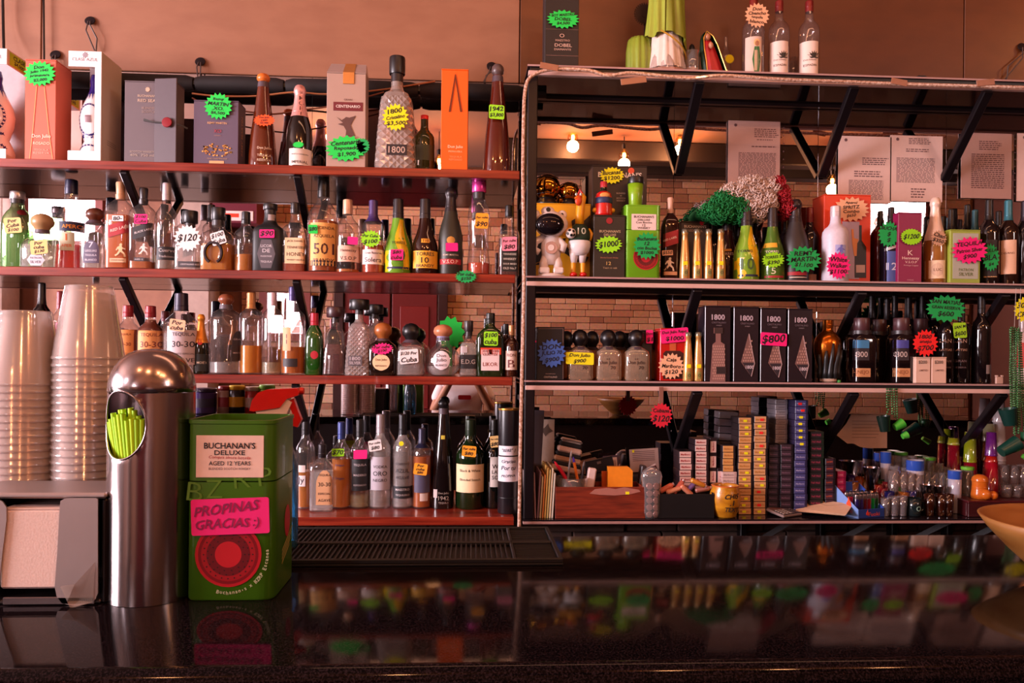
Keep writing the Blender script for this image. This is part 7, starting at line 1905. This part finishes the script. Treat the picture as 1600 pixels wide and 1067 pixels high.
def stackcups(cx, parts, Y, lb):
    z = zt
    for j, (top, hw, c_, nm) in enumerate(parts):
        P = at(cx, top, Y)
        kk = dep(P.x, Y) / F
        h = P.z - z
        r = hw * kk
        o = mk('plastic_cup', lathe([(0, r), (h * .02, r), (h, r * .82), (h, r * .4), (h * .96, .001)], 18, cap0=False, cap1=False), glass(c_, gloss=1.2, body=.5), None, 'all', (P.x, Y, z), label=nm + ' upturned cup ' + lb, cat='cup', group='neon upturned cups')
        mk('lip', lathe([(-.0005 + .001, r * 1.0), (.003, r * 1.05), (.006, r * 1.0)], 18, cap0=False, cap1=False), glass(c_, gloss=1.2, body=.6), o, smooth='all')
        z = P.z + .0005
stackcups(1516, [(722, 11, 'a8142c', 'red'), (675, 9.5, 'a8b41c', 'lime')], 2.93, 'behind the orange boot')
stackcups(1545, [(720, 10, 'c01424', 'scarlet'), (690, 9.5, 'c86a1c', 'amber'), (662, 9, 'b8b088', 'straw')], 2.95, 'of the middle pile')
stackcups(1549, [(722, 11, 'd01830', 'bright red'), (712, 9, 'd02418', 'vermilion'), (675, 8.5, '8a2c9a', 'violet')], 2.88, 'of the violet topped pile')
stackcups(1561, [(720, 11, 'd8c8c8', 'clear'), (660, 10, 'e0d0d0', 'clear upper'), (624, 9, 'e8d8d8', 'topmost clear')], 2.955, 'of the tallest pile')
stackcups(1490, [(695, 10, '9a1428', 'dark red'), (684, 9, 'a8a820', 'olive')], 2.965, 'in the shadow behind the shot glasses')
for i, (cx, tp) in enumerate(((1567, 726), (1583, 727), (1598, 726))):
    tumbler('beer_glass', 'clear beer glass on the red tray, %s from the orange boot' % wordsN[i], cx, tp, 9, zt, 2.885, 'f0e4e4', .85, 'glass', 'beer glasses on the red tray')
for i, (cx, tp) in enumerate(((1572, 757), (1588, 758), (1604, 757))):
    tumbler('shot_glass', 'clear shot glass at the front of the red tray, %s from the boot' % wordsN[i], cx, tp, 8.5, zt, 2.82, 'f0e4e4', .85, 'glass', 'shot glasses on the red tray')
mk('steel_holder', cbox(at(1584, 790, 2.74).x, at(1640, 790, 2.74).x, 2.728, 2.742, Z4 + .002, Z4 + .042, .003), plain('8a7878', .3, .8), None, label='small steel plate standing at the shelf edge near the picture side', cat='plate')
# torn paper on the mirror
Y = 2.985
oo = [(1330, 647), (1386, 649), (1386, 700), (1357, 700), (1343, 698), (1334, 693), (1324, 693), (1307, 680), (1322, 662)]
P = at(1350, 672, Y)
q = mk('torn_paper', prism([(at(a, b, Y).x - P.x, at(a, b, Y).z - P.z) for a, b in oo][::-1], -.0008, .0008), plain('b48a72', .75, grain=.15, scale=25), None, loc=(P.x, Y, P.z), label='torn brownish paper taped to the mirror behind the glasses', cat='paper')
mk('printed_lines', join(*[cbox(-.05, .07 - .01 * (i % 3), -.0014, -.001, .035 - .013 * i, .037 - .013 * i, .0002) for i in range(6)]), plain('7a5a4c', .7), q)
# bead necklaces with hanging cups
def beads(label, strands, cups, Y):
    x0, y0 = strands[0][0]
    A = at(x0, y0, Y)
    o = empty('bead_necklace', A, label, 'necklace', 'green bead necklaces with shot cups')
    vf = []
    for pts in strands:
        P = [at(a, b, Y + random.uniform(-.006, .006)) - A for a, b in pts]
        for p, q in zip(P, P[1:]):
            n_ = max(2, int((q - p).length / .0085))
            for i in range(n_):
                c = p + (q - p) * i / n_
                vf.append(sphere(c, .0040, 6, 4))
    mk('bead_string', join(*vf), plain('4a7a4a', .15, .4, grain=.5, scale=300), o, smooth='all', kind='stuff')
    if y0 < 560:
        for dx in (.012, .03):
            mk('nylon_line', tube([(dx, 0, -.002), (dx - .004, -.012, zR2 - .02 - A.z)], .0008, 5), plain('b8a8a0', .3), o)
    for (a, b, r0, ln, ang, col) in cups:
        P = at(a, b, Y - .012) - A
        v = lathe([(0, r0 * K4 * .7), (.002, r0 * K4 * .72), (ln * K4, r0 * K4), (ln * K4, r0 * K4 * .94), (.004, r0 * K4 * .66), (.0035, .001)], 18, cap1=False)
        v = rot(v, math.radians(ang), 'Y')
        mk('shot_cup', move(v, P), plain(col, .3), o, smooth=True)
beads('green bead strings hanging over the torn paper with two small cups', [[(1390, 608), (1388, 640), (1384, 652)], [(1393, 608), (1394, 650)], [(1397, 608), (1398, 655)], [(1401, 608), (1402, 662), (1400, 668)], [(1386, 608), (1386, 640)]],
      [(1383, 674, 10, 24, -8, '10201a'), (1398, 668, 8, 15, 60, '3c9a2c'), (1410, 682, 6, 8, 70, '4aa838')], 2.712)
beads('heavy green bead strings hanging at the picture edge with dark green cups', [[(1580, 512), (1578, 580), (1580, 640), (1576, 660)], [(1583, 512), (1584, 600), (1586, 690)], [(1587, 514), (1588, 590), (1590, 680)], [(1591, 514), (1593, 600), (1594, 670)], [(1594, 520), (1598, 590), (1600, 690)], [(1578, 515), (1582, 600), (1582, 645)], [(1589, 520), (1585, 600), (1588, 660)], [(1596, 520), (1590, 600), (1592, 680)], [(1585, 512), (1588, 600), (1584, 680)], [(1592, 512), (1596, 620), (1602, 690)]],
      [(1579, 664, 13, 26, -12, '10302a'), (1564, 706, 12, 30, 62, '123a30'), (1602, 690, 9, 14, 10, '1c4a2c'), (1598, 712, 5, 16, 120, '5aa838')], 2.70)

# ================================================================== on the bar counter
def ctop(px, py):
    return atz(px, py, ZC)
# napkin dispenser
Yn = ctop(120, 944).y
A, B, T = at(-70, 860, Yn), at(158, 860, Yn), at(120, 770, Yn)
w, H = B.x - A.x, T.z - ZC
nd = empty('napkin_dispenser', ((A.x + B.x) / 2, Yn, ZC + .0005), 'scuffed steel napkin dispenser under the stacked cups', 'dispenser')
D = .105
mk('top_plate', cbox(-w / 2, w / 2 + .008, -.004, D, H - .008, H, .003), DULL_STEEL, nd)
mk('end_panel', cbox(w / 2, w / 2 + .008, .0, D, 0, H - .0085, .003), plain('241c1e', .3, .5), nd)
mk('end_panel', cbox(-w / 2, -w / 2 + .008, .0, D, 0, H - .0085, .003), plain('241c1e', .3, .5), nd)
mk('bottom_plate', cbox(-w / 2 + .0085, w / 2 - .0005, .0, D, 0, .006, .002), plain('5a4e4e', .35, .8), nd)
mk('rear_panel', cbox(-w / 2 + .0085, w / 2 - .0005, D - .006, D, .0065, H - .0085, .002), plain('1a1416', .4), nd)
def px2(px, py):
    q = at(px, py, Yn)
    return q.x - nd.location.x, q.z - ZC
for out in ([(98, 782), (104, 778.5), (112, 777.5), (153, 777.5), (156, 779), (156, 925), (152, 935), (143, 941), (118, 945), (100, 941), (92, 930), (89, 915), (93, 860), (97, 790)],
            [(-60, 777), (0, 779), (8, 783), (14, 792), (14, 812), (8, 860), (2, 915), (-4, 935), (-60, 940)]):
    mk('face_plate', prism([px2(a, b) for a, b in out][::-1], -.006, -.0035), DULL_STEEL, nd)
a, b = px2(14, 796), px2(98, 935)
sl = mk('napkin_pack', cbox(a[0] - .01, b[0] + .006, -.003, .09, .022, a[1], .003), ramp_mat('embossed_paper', (1, 1, 1), [(.2, 'e0c0b6'), (.8, 'ecd0c6')], .8, 330, 1, bump=.06), nd)
mk('napkin_edges', join(*[cbox(a[0] - .008, b[0] + .004, -.0030 + .004 * i, -.0022 + .004 * i, a[1], a[1] + .0015, .0002) for i in range(8)]), plain('e0c0b4', .8), sl)
a, b = px2(8, 932), px2(150, 944)
mk('lower_lip', cbox(a[0], b[0], -.006, -.0032, .001, a[1], .001), plain('7a6c6c', .3, .9), nd)
mk('crumpled_tape', (lambda v: (v, [(0, 1, 2), (0, 2, 3), (0, 3, 4), (2, 5, 3), (3, 6, 4), (5, 6, 3)]))([(px2(122, 910)[0], -.009, px2(122, 910)[1]), (px2(98, 914)[0], -.0075, px2(98, 914)[1]), (px2(112, 936)[0], -.012, px2(112, 936)[1]), (px2(128, 936)[0], -.008, px2(128, 936)[1]), (px2(153, 876)[0], -.0075, px2(153, 876)[1]), (px2(118, 946)[0], -.014, px2(118, 946)[1]), (px2(150, 938)[0], -.009, px2(150, 938)[1])]), glass('e8d8d0', gloss=2.5, body=.15, rough=.15), nd)
# stacked cups, one object each
ztop_n = ZC + .0005 + H
CUP = glass('f6ecea', edge='d2c4c6', gloss=1.25, body=.32, rough=.12)
def cup_stack(cx, top, base_py, hw, n, ex, lab):
    Yc = nd.location.y + D + .068
    P = at(cx, top, Yc)
    k = dep(P.x, Yc) / F
    rb = hw * k
    hc = .118
    total = P.z - ZC - .0005
    pitch = (total - hc) / (n - 1)
    rt0 = rb * .66
    me = None
    for i in range(n):
        z0 = ZC + .0005 + i * pitch
        if me is None:
            V, Fs = lathe([(0, rb * .985), (.0012, rb), (.004, rb), (.0052, rb * .975), (hc * .30, rb * .90), (hc * .31, rb * .885), (hc * .93, rt0 * 1.03), (hc * .95, rt0 * 1.0), (hc * .985, rt0 * .995), (hc, rt0 * .96), (hc * .975, rt0 * .9)], 40, cap0=False)
            o = mk('plastic_cup', (V, Fs), CUP, None, 'all', (P.x, Yc, z0))
            me = o.data
        else:
            o = bpy.data.objects.new('plastic_cup', me)
            C.objects.link(o)
            o.location = (P.x, Yc, z0)
        tag(o, 'translucent plastic cup, ' + ('topmost of ' if i == n - 1 else 'lowest of ' if i == 0 else '%s from the bottom of ' % ORD[i]) + lab, 'cup', 'cups in ' + lab)
cup_stack(40, 486, 758, 56, 27, 0, 'the shorter upturned stack')
cup_stack(140, 447, 757, 52, 30, 0, 'the taller upturned stack')
# steel straw dispenser with a round mouth
Yd = ctop(222, 950).y + .06
A = at(237, 750, Yd)
k = dep(A.x, Yd) / F
R = 63 * k
zd = ZC + .0006
zsh, ztp = at(237, 612, Yd).z - zd, at(237, 546, Yd).z - zd
sd_ = empty('straw_dispenser', (A.x, Yd, zd), 'tall domed steel straw dispenser with a round mouth full of lime straws', 'dispenser')
mth_a = math.atan2(-1, -.42)          # the mouth looks at the room and a little to the window
mz, mr_ = at(215, 665, Yd - R).z - zd, 41 * k
n, nz = 72, 60
V, Fs, keep = [], [], []
zsx = [zsh * i / nz for i in range(nz + 1)]
def hole(a, z):
    d = R * ((a - mth_a + math.pi) % (2 * math.pi) - math.pi)
    return d, z - mz
for z in zsx:
    for i in range(n):
        a = 2 * math.pi * i / n
        d, e = hole(a, z)
        q = math.hypot(d, e * .80)
        # pull nearby points onto the mouth's rim
        if q < mr_ * 1.0 and q > mr_ * .72:
            f = mr_ / q
            a2, z2 = mth_a + d * f / R, mz + e * f
        elif mr_ <= q < mr_ * 1.12:
            f = mr_ / q * 1.0
            a2, z2 = mth_a + d * f / R, mz + e * f
        else:
            a2, z2 = a, z
        V.append((R * math.cos(a2), R * math.sin(a2), z2))
        keep.append(q)
for j in range(nz):
    for i in range(n):
        q = [j * n + i, j * n + (i + 1) % n, (j + 1) * n + (i + 1) % n, (j + 1) * n + i]
        if sum(keep[x] < mr_ * .72 for x in q) == 0 and not all(keep[x] < mr_ for x in q):
            Fs.append(tuple(q))
ST = plain('a89a9a', .2, 1.0, grain=.10, scale=7)
mk('cylinder', (V, Fs), ST, sd_, smooth='all')
mk('liner', lathe([(.004, R * .96), (zsh - .004, R * .96)], 48, cap1=False), plain('8a7c74', .3, .9), sd_, smooth=True).hide_render = True
bpy.data.objects.remove([q for q in sd_.children if q.name.startswith('liner')][0])
mk('dome', lathe([(zsh + .0006, R * 1.0)] + [(zsh + .001 + (ztp - zsh) * math.sin(t * math.pi / 2 / 10), R * 1.012 * max(.02, math.cos(t * math.pi / 2 / 10)) ** .8) for t in range(11)], 56, cap0=True), ST, sd_, smooth='all')
rim = []
for i in range(49):
    t = 2 * math.pi * i / 48
    a2 = mth_a + mr_ * math.cos(t) / R
    rim.append((R * math.cos(a2), R * math.sin(a2), mz + mr_ / .80 * math.sin(t)))
mk('mouth_rim', tube(rim, .0015, 8, False), ST, sd_, smooth='all')
mk('bottom_disc', lathe([(0, R * .99), (.003, R * .99)], 40), ST, sd_, smooth=True)
u = Vector((math.cos(mth_a), math.sin(mth_a), 0))
s2 = Vector((-u.y, u.x, 0))
rs = random.Random(11)
for i in range(19):
    a = (i % 10) / 9 * 2 - 1
    row = i // 10
    r0 = R * (.93 - .22 * row)
    an = mth_a + a * mr_ * .84 / R
    rr_ = R * (.955 - .12 * row)
    tp_ = Vector((rr_ * math.cos(an), rr_ * math.sin(an), mz + mr_ * (.42 + .10 * row) + rs.uniform(-.008, .008) - abs(a) * .012))
    an2 = mth_a + a * .35
    p0 = Vector((R * .45 * math.cos(an2), R * .45 * math.sin(an2), .05))
    st_ = p0
    o = mk('straw', tube([st_, (st_ + tp_) / 2, tp_], .0038, 10, False), plain(['a8d814', 'b8e01c', '9acc10'][i % 3], .4), None, True, Vector(sd_.location), label='lime straw %s in the %s bunch of the steel dispenser' % (['first from the window side', 'second', 'third', 'fourth', 'fifth', 'sixth', 'seventh', 'eighth', 'ninth', 'last'][i % 10], ['front', 'rear'][row]), cat='straw', group='lime drinking straws')
mk('inner_shelf', lathe([(mz - mr_ * 1.6, R * .985), (mz - mr_ * 1.55, R * .985)], 40), plain('6a5c58', .35, .8), sd_)
# green whisky tin with the pink note
Yt = ctop(360, 939).y
A, B = at(291, 800, Yt), at(431, 800, Yt)
o, org, w, h, yb = tin('big green whisky tin with a pink handwritten note, on the counter', 291, 430.5, 657, ZC, Yt, .128, '447414', open_top=True)
def tp2(px, py):
    q = at(px, py, Yt) - org
    return q.x, q.z
(ax, az), (bx2, bz) = tp2(307, 680), tp2(412, 746)
mk('label', cbox(ax, bx2, yb - .0012, yb - .0003, bz, az, .0004), plain('f0cdbf', .5), o)
for (t, y0_, y1_, c_, bd, hnd) in (("BUCHANAN'S", 689, 703, '1c1418', .02, 0), ('DELUXE', 702, 712, '1c1418', .015, 0), ('Compra ahora botella', 711, 719, 'b03038', 0, 1), ('AGED 12 YEARS', 719, 728, '2c2024', .008, 0), ('BLENDED SCOTCH WHISKY', 729, 735, '6a5050', 0, 0)):
    (c0, d0), (c1, d1) = tp2(312, y0_), tp2(407, y1_)
    flat_text('lettering', t, ((c0 + c1) / 2, yb - .0018, (d0 + d1) / 2), (c1 - c0) * (.98 if t.startswith('BUCH') else .8), d0 - d1, plain(c_, .5, grain=0), o, hand=bool(hnd), bold=bd)
for ch, px, py, an in (('B', 305, 768, -.1), ('Z', 335, 764, 0), ('R', 378, 748, .1), ('P', 414, 744, .15)):
    cx_, cz_ = tp2(px, py)
    flat_text('embossed_letter', ch, (cx_, yb - .0006, cz_), .026, .034, plain('5f8a2c', .3, .1, grain=0), o, bold=-.01, ang=an)
cx_, cz_ = tp2(357, 866)
disc_art(o, yb - .0004, cx_, cz_, 51 * dep(org.x, Yt) / F)
cx_, cz_ = tp2(361, 806)
pn = mk('pink_note', rot(move(prism(rrect(117 * Yt / F, 55 * Yt / F, .06), -.0008, .0002), (0, 0, 0)), -.035, 'Y'), plain('f0127c', .7, grain=.05), o, label='pink handwritten note')
pn.location = (cx_, yb - .003, cz_)
flat_text('lettering', 'PROPINAS|GRACIAS :)', (-.004, -.0015, .0), 112 * Yt / F, 50 * Yt / F, plain('8a0a4c', .6, grain=0), pn, True, .86, bold=.015, ang=.035)
arc = []
for q, ch in enumerate("Buchanan's x BZRP Escanea"):
    a = math.radians(-105 + 4.6 * q)
    if ch == ' ':
        continue
    v, f, gw, gh = glyphs(ch, .01)
    s_c = .0075
    R_ = 59 * Yt / F
    ca, sa = math.cos(a + math.pi / 2), math.sin(a + math.pi / 2)
    arc.append(([(cx_ * 0 + tp2(357, 866)[0] + R_ * math.cos(a) + (x * ca - z * sa) * s_c, yb - .0008, tp2(357, 866)[1] + R_ * math.sin(a) + (x * sa + z * ca) * s_c) for x, z in v], f))
mk('arc_lettering', join(*arc), plain('c8c8a0', .5, grain=0), o)
xr = w / 2
mk('side_disc', ([(xr + .0006, .012 + .017 * math.cos(t * .26), .098 + .024 * math.sin(t * .26)) for t in range(24)], [tuple(range(24))]), plain('a81824', .4), o)
for q in range(4):
    mk('side_stripe', ([(xr + .0006, -.02, .058 - .006 * q), (xr + .0006, .045 - .006 * q, .082 - .006 * q - .002 * q), (xr + .0006, .045 - .006 * q, .0845 - .006 * q - .002 * q), (xr + .0006, -.02, .0605 - .006 * q)], [(0, 1, 2, 3)]), plain('b0a050', .5), o)
# spray bottle behind the tin
Ys = 1.40
A = at(430, 760, Ys)
k = dep(A.x, Ys) / F
sb = empty('spray_bottle', (A.x + .004, Ys, ZC + .0005), 'spray bottle with red trigger head behind the green tin', 'bottle')
def s2d(px, py):
    q = at(px, py, Ys)
    return (q.x - sb.location.x, 0, q.z - ZC - .0005)
zn = s2d(430, 668)[2]
mk('body', lathe([(0, 30 * k), (.004, 32 * k), (zn * .62, 32 * k), (zn * .78, 28 * k), (zn * .92, 17 * k), (zn, 14 * k)], 24), glass('5a9ab8', gloss=1.2, body=.25), sb, smooth='all')
mk('neck_collar', lathe([(zn, 15 * k), (zn + .004, 16 * k), (zn + .016, 16 * k), (zn + .018, 12 * k)], 18), plain('e0c8b8', .4), sb, smooth=True)
hp = [s2d(*p) for p in ((393, 641), (397, 625), (406, 613), (420, 608), (466, 606), (470, 612), (468, 617), (450, 623), (440, 636), (400, 642))]
mk('trigger_head', xf(prism([(x, z) for x, _, z in hp][::-1], -.014, .014), Matrix.Identity(4)), plain('d01c14', .3, coat=.2), sb)
nk = [s2d(*p) for p in ((402, 642), (440, 636), (450, 623), (458, 628), (448, 650), (444, 665), (410, 665))]
mk('pump_body', prism([(x, z) for x, _, z in nk][::-1], -.011, .011), plain('e8d0c0', .4), sb)
tg = [s2d(*p) for p in ((450, 626), (460, 622), (466, 640), (472, 655), (466, 667), (459, 665), (458, 645))]
mk('trigger', prism([(x, z) for x, _, z in tg][::-1], -.007, .007), plain('c81814', .3, coat=.2), sb)
mk('nozzle', tube([s2d(469, 611), s2d(475, 611)], [.007, .006], 10), plain('d01c14', .3), sb, smooth=True)
mk('dip_tube', tube([(0, 0, .01), (0, 0, zn)], .003, 6), plain('e8dcd8', .4), sb)
# ribbed bar mat
c1, c2, c3, c4 = ctop(430, 882), ctop(875, 884), ctop(855, 832), ctop(470, 829)
x0, x1, ya, yb2 = -.62, (c2.x + c3.x) / 2 + .004, c2.y, c3.y
mt_ = empty('bar_mat', ((x0 + x1) / 2, (ya + yb2) / 2, ZC + .0004), 'long black ribbed rubber bar mat on the far side of the counter', 'mat')
L, Wd = x1 - x0, yb2 - ya
RB = plain('0e090b', .5, grain=.15)
mk('base_sheet', cbox(-L / 2, L / 2, -Wd / 2, Wd / 2, 0, .004, .001), RB, mt_)
for nm, bx_ in (('rim', (-L / 2, L / 2, -Wd / 2, -Wd / 2 + .008)), ('rim', (-L / 2, L / 2, Wd / 2 - .008, Wd / 2)), ('rim', (-L / 2, -L / 2 + .008, -Wd / 2 + .008, Wd / 2 - .008)), ('rim', (L / 2 - .008, L / 2, -Wd / 2 + .008, Wd / 2 - .008)), ('divider', (-L / 2 + .008, L / 2 - .008, -.006, .006)), ('divider', (L / 2 - .085, L / 2 - .079, -Wd / 2 + .008, Wd / 2 - .008))):
    mk(nm, cbox(bx_[0], bx_[1], bx_[2], bx_[3], .0041, .012, .0015), RB, mt_)
rb1 = cbox(-.0016, .0016, -Wd / 2 + .0085, -.0065, .0041, .0095, .0006)
rib_me = None
xx = -L / 2 + .014
cnt = 0
while xx < L / 2 - .09:
    for off in (0, Wd / 2 - .001):
        if rib_me is None:
            q = mk('rib', rb1, RB, mt_)
            rib_me = q.data
        else:
            q = bpy.data.objects.new('rib', rib_me)
            C.objects.link(q)
            q.parent = mt_
        q.location = (xx, off, 0)
        cnt += 1
    xx += .0088
rb3 = None
for i in range(14):
    for off in (0, 1):
        v = cbox(L / 2 - .078, L / 2 - .009, -.0012, .0012, .0041, .008, .0005)
        if rb3 is None:
            q = mk('rib', v, RB, mt_)
            rb3 = q.data
        else:
            q = bpy.data.objects.new('rib', rb3)
            C.objects.link(q)
            q.parent = mt_
        q.location = (0, (-Wd / 2 + .012 + i * (Wd / 2 - .022) / 13) if off == 0 else (.010 + i * (Wd / 2 - .022) / 13), 0)
# wooden bowl
Yb = 1.15
A = at(1552, 818, Yb)
k = dep(A.x, Yb) / F
cxb = 1552 + 152
A = at(cxb, 815, Yb)
k = dep(A.x, Yb) / F
Rb, Hb = 152 * k, A.z - ZC - .0005
mk('wooden_bowl', lathe([(0, Rb * .36), (.004, Rb * .38), (Hb * .2, Rb * .52), (Hb * .5, Rb * .73), (Hb * .8, Rb * .91), (Hb, Rb), (Hb * 1.01, Rb * .975), (Hb * .97, Rb * .94), (Hb * .75, Rb * .80), (Hb * .45, Rb * .6), (Hb * .2, Rb * .4), (Hb * .14, .001)], 56, cap1=False), PALE_WOOD, None, 'all', (A.x, Yb, ZC + .0005), label='pale turned wooden bowl at the picture edge of the counter', cat='bowl')
# jars on the window end of the counter, seen in the mirror
for i, (px, py0, hw, c_, lid, lb) in enumerate(((322, 606, 17, '4a3a78', '2a2440', 'jar with violet lid on the window end of the counter'), (352, 603, 10, 'b8a090', '8a1c20', 'tin can with red band on the window end of the counter'), (371, 602, 12, '1c1410', 'd8b020', 'dark sauce bottle with yellow label on the window end of the counter'), (395, 604, 11, 'a82420', 'c8b8a8', 'red can on the window end of the counter'), (418, 601, 12, '9ab82c', '6a9a2c', 'lime lidded jar on the window end of the counter'))):
    Yj = 1.3
    P = at(px, py0, 6 - Yj)
    k = dep(P.x, 6 - Yj) / F
    r, h = hw * k, P.z - ZC
    jo = empty('condiment_jar', (P.x, Yj, ZC + .0005), lb, 'jar', 'jars on the counter end')
    mk('body', lathe([(0, r * .92), (.005, r), (h * .8, r), (h * .84, r * .9)], 20), plain(c_, .25), jo, smooth=True)
    mk('lid', lathe([(h * .84, r * .95), (h * .86, r), (h * .97, r), (h, r * .9)], 20), plain(lid, .35), jo, smooth=True)
    mk('label_band', lathe([(h * .25, r * 1.01), (h * .6, r * 1.01)], 20, cap0=False, cap1=False), plain(lid, .5), jo, smooth=True)

# ================================================================== the person at the bar, seen in the mirror
pe = empty('person', (-.03, -.30, .0), 'person in white T-shirt with red chest logo sitting with forearms on the counter', 'person')
def skin(name, verts, edges, radii, mat, parent):
    me = bpy.data.meshes.new(name)
    me.from_pydata(verts, edges, [])
    o = bpy.data.objects.new(name, me)
    C.objects.link(o)
    o.parent = parent
    m_ = o.modifiers.new('skin', 'SKIN')
    for q, r in zip(me.skin_vertices[0].data, radii):
        q.radius = (r, r) if not isinstance(r, tuple) else r
    me.skin_vertices[0].data[0].use_root = True
    m_.use_smooth_shade = True
    s_ = o.modifiers.new('sub', 'SUBSURF')
    s_.levels = s_.render_levels = 2
    me.materials.append(mat)
    return o
SKIN_ = plain('b07858', .5, grain=.05)
V = [(0, 0, .74), (0, -.01, .9), (0, .0, 1.04), (0, .01, 1.16), (0, .02, 1.22), (0, .03, 1.29),
     (-.16, .01, 1.17), (-.24, .10, .96), (-.10, .235, 1.22), (-.065, .255, 1.31), (.16, .01, 1.17), (.24, .10, .96), (.10, .235, 1.22), (.065, .255, 1.31),
     (-.10, .02, .73), (-.13, .42, .74), (-.13, .46, .38), (-.13, .44, .09), (-.13, .58, .04), (.10, .02, .73), (.13, .42, .74), (.13, .46, .38), (.13, .44, .09), (.13, .58, .04)]
E = [(0, 1), (1, 2), (2, 3), (3, 4), (4, 5), (3, 6), (6, 7), (7, 8), (8, 9), (3, 10), (10, 11), (11, 12), (12, 13), (0, 14), (14, 15), (15, 16), (16, 17), (17, 18), (0, 19), (19, 20), (20, 21), (21, 22), (22, 23)]
Rr = [(.15, .11), (.14, .10), (.155, .11), (.15, .10), (.06, .06), (.05, .05), .052, .040, .030, .030, .052, .040, .030, .030, .08, .062, .048, .036, .035, .08, .062, .048, .036, .035]
skin('body', V, E, Rr, SKIN_, pe)
hd = mk('head', join(xf(sphere((0, 0, 0), .078, 20, 14, 1.3), Matrix.Translation((0, .03, 1.40)) @ Matrix.Diagonal((1, 1.18, 1, 1))), tube([(0, .118, 1.41), (0, .135, 1.385), (0, .122, 1.38)], [.008, .013, .008], 8),
     sphere((-.08, .025, 1.40), .018, 8, 6, 1.6), sphere((.08, .025, 1.40), .018, 8, 6, 1.6)), SKIN_, pe, smooth='all')
mk('hair', xf(drape([(-.02, 1.0), (.03, 1.04), (.07, .95), (.10, .6), (.115, .05)], math.radians(-200), math.radians(20), 24, 9, .03, 1.0), Matrix.Translation((0, .02, 1.40)) @ Matrix.Diagonal((.084, .098, 1.05, 1))), plain('241612', .7), pe, smooth='all')
for sx in (-1, 1):
    mk('eye', sphere((sx * .03, .113, 1.415), .010, 10, 6), plain('d8d0c8', .3), pe, smooth='all')
    for q in range(4):
        mk('finger', tube([(sx * (.066 - .002 * q), .262, 1.315 + .018 * q - .02), (sx * .05, .285, 1.318 + .018 * q - .02), (sx * .028, .283 - .002 * q, 1.318 + .018 * q - .02)], [.0095, .009, .0075], 8), SKIN_, pe, smooth='all')
    mk('thumb', tube([(sx * .062, .245, 1.29), (sx * .045, .25, 1.275), (sx * .03, .262, 1.275)], [.011, .010, .008], 8), SKIN_, pe, smooth='all')
mk('mouth', tube([(-.022, .112, 1.352), (0, .120, 1.349), (.022, .112, 1.352)], .004, 6), plain('8a4438', .5), pe, smooth='all')
TS = plain('efe4e2', .8, grain=.04)
skin('shirt', [(0, 0, .76), (0, -.01, .9), (0, .0, 1.04), (0, .01, 1.165), (-.16, .01, 1.17), (-.215, .065, 1.03), (.16, .01, 1.17), (.215, .065, 1.03)], [(0, 1), (1, 2), (2, 3), (3, 4), (4, 5), (3, 6), (6, 7)],
     [(.172, .128), (.165, .122), (.175, .128), (.155, .112), .074, .066, .074, .066], TS, pe)
mk('trousers', join(tube([(-.10, .02, .74), (-.13, .42, .745), (-.132, .465, .40), (-.13, .445, .12)], [.10, .078, .064, .055], 14), tube([(.10, .02, .74), (.13, .42, .745), (.132, .465, .40), (.13, .445, .12)], [.10, .078, .064, .055], 14)), plain('2a2c38', .8), pe, smooth='all')
for sx in (-1, 1):
    mk('shoe', xf(sphere((0, 0, 0), .05, 14, 8), Matrix.Translation((sx * .13, .52, .046)) @ Matrix.Diagonal((.9, 2.4, .9, 1))), plain('201c1c', .5), pe, smooth='all')
lg = mk('chest_logo', prism(rrect(.105, .036, .3), -.001, .001), plain('c01a24', .6), pe)
lg.location = (.01, .142, 1.085)
sl_ = empty('bar_stool', (-.03, -.32, 0), 'round topped bar stool under the person in the white T-shirt', 'stool')
mk('seat', lathe([(.56, .14), (.565, .17), (.60, .175), (.615, .16)], 24), plain('3a1c14', .4), sl_, smooth=True)
for a in range(4):
    t = math.pi / 4 + a * math.pi / 2
    mk('leg', tube([(.12 * math.cos(t), 12e-2 * math.sin(t), .56), (.20 * math.cos(t), .20 * math.sin(t), 0)], .014, 8), BLACK, sl_, smooth=True)
mk('foot_ring', tube([(.175 * math.cos(t * .314), .175 * math.sin(t * .314), .22) for t in range(21)], .008, 8), BLACK, sl_, smooth=True)
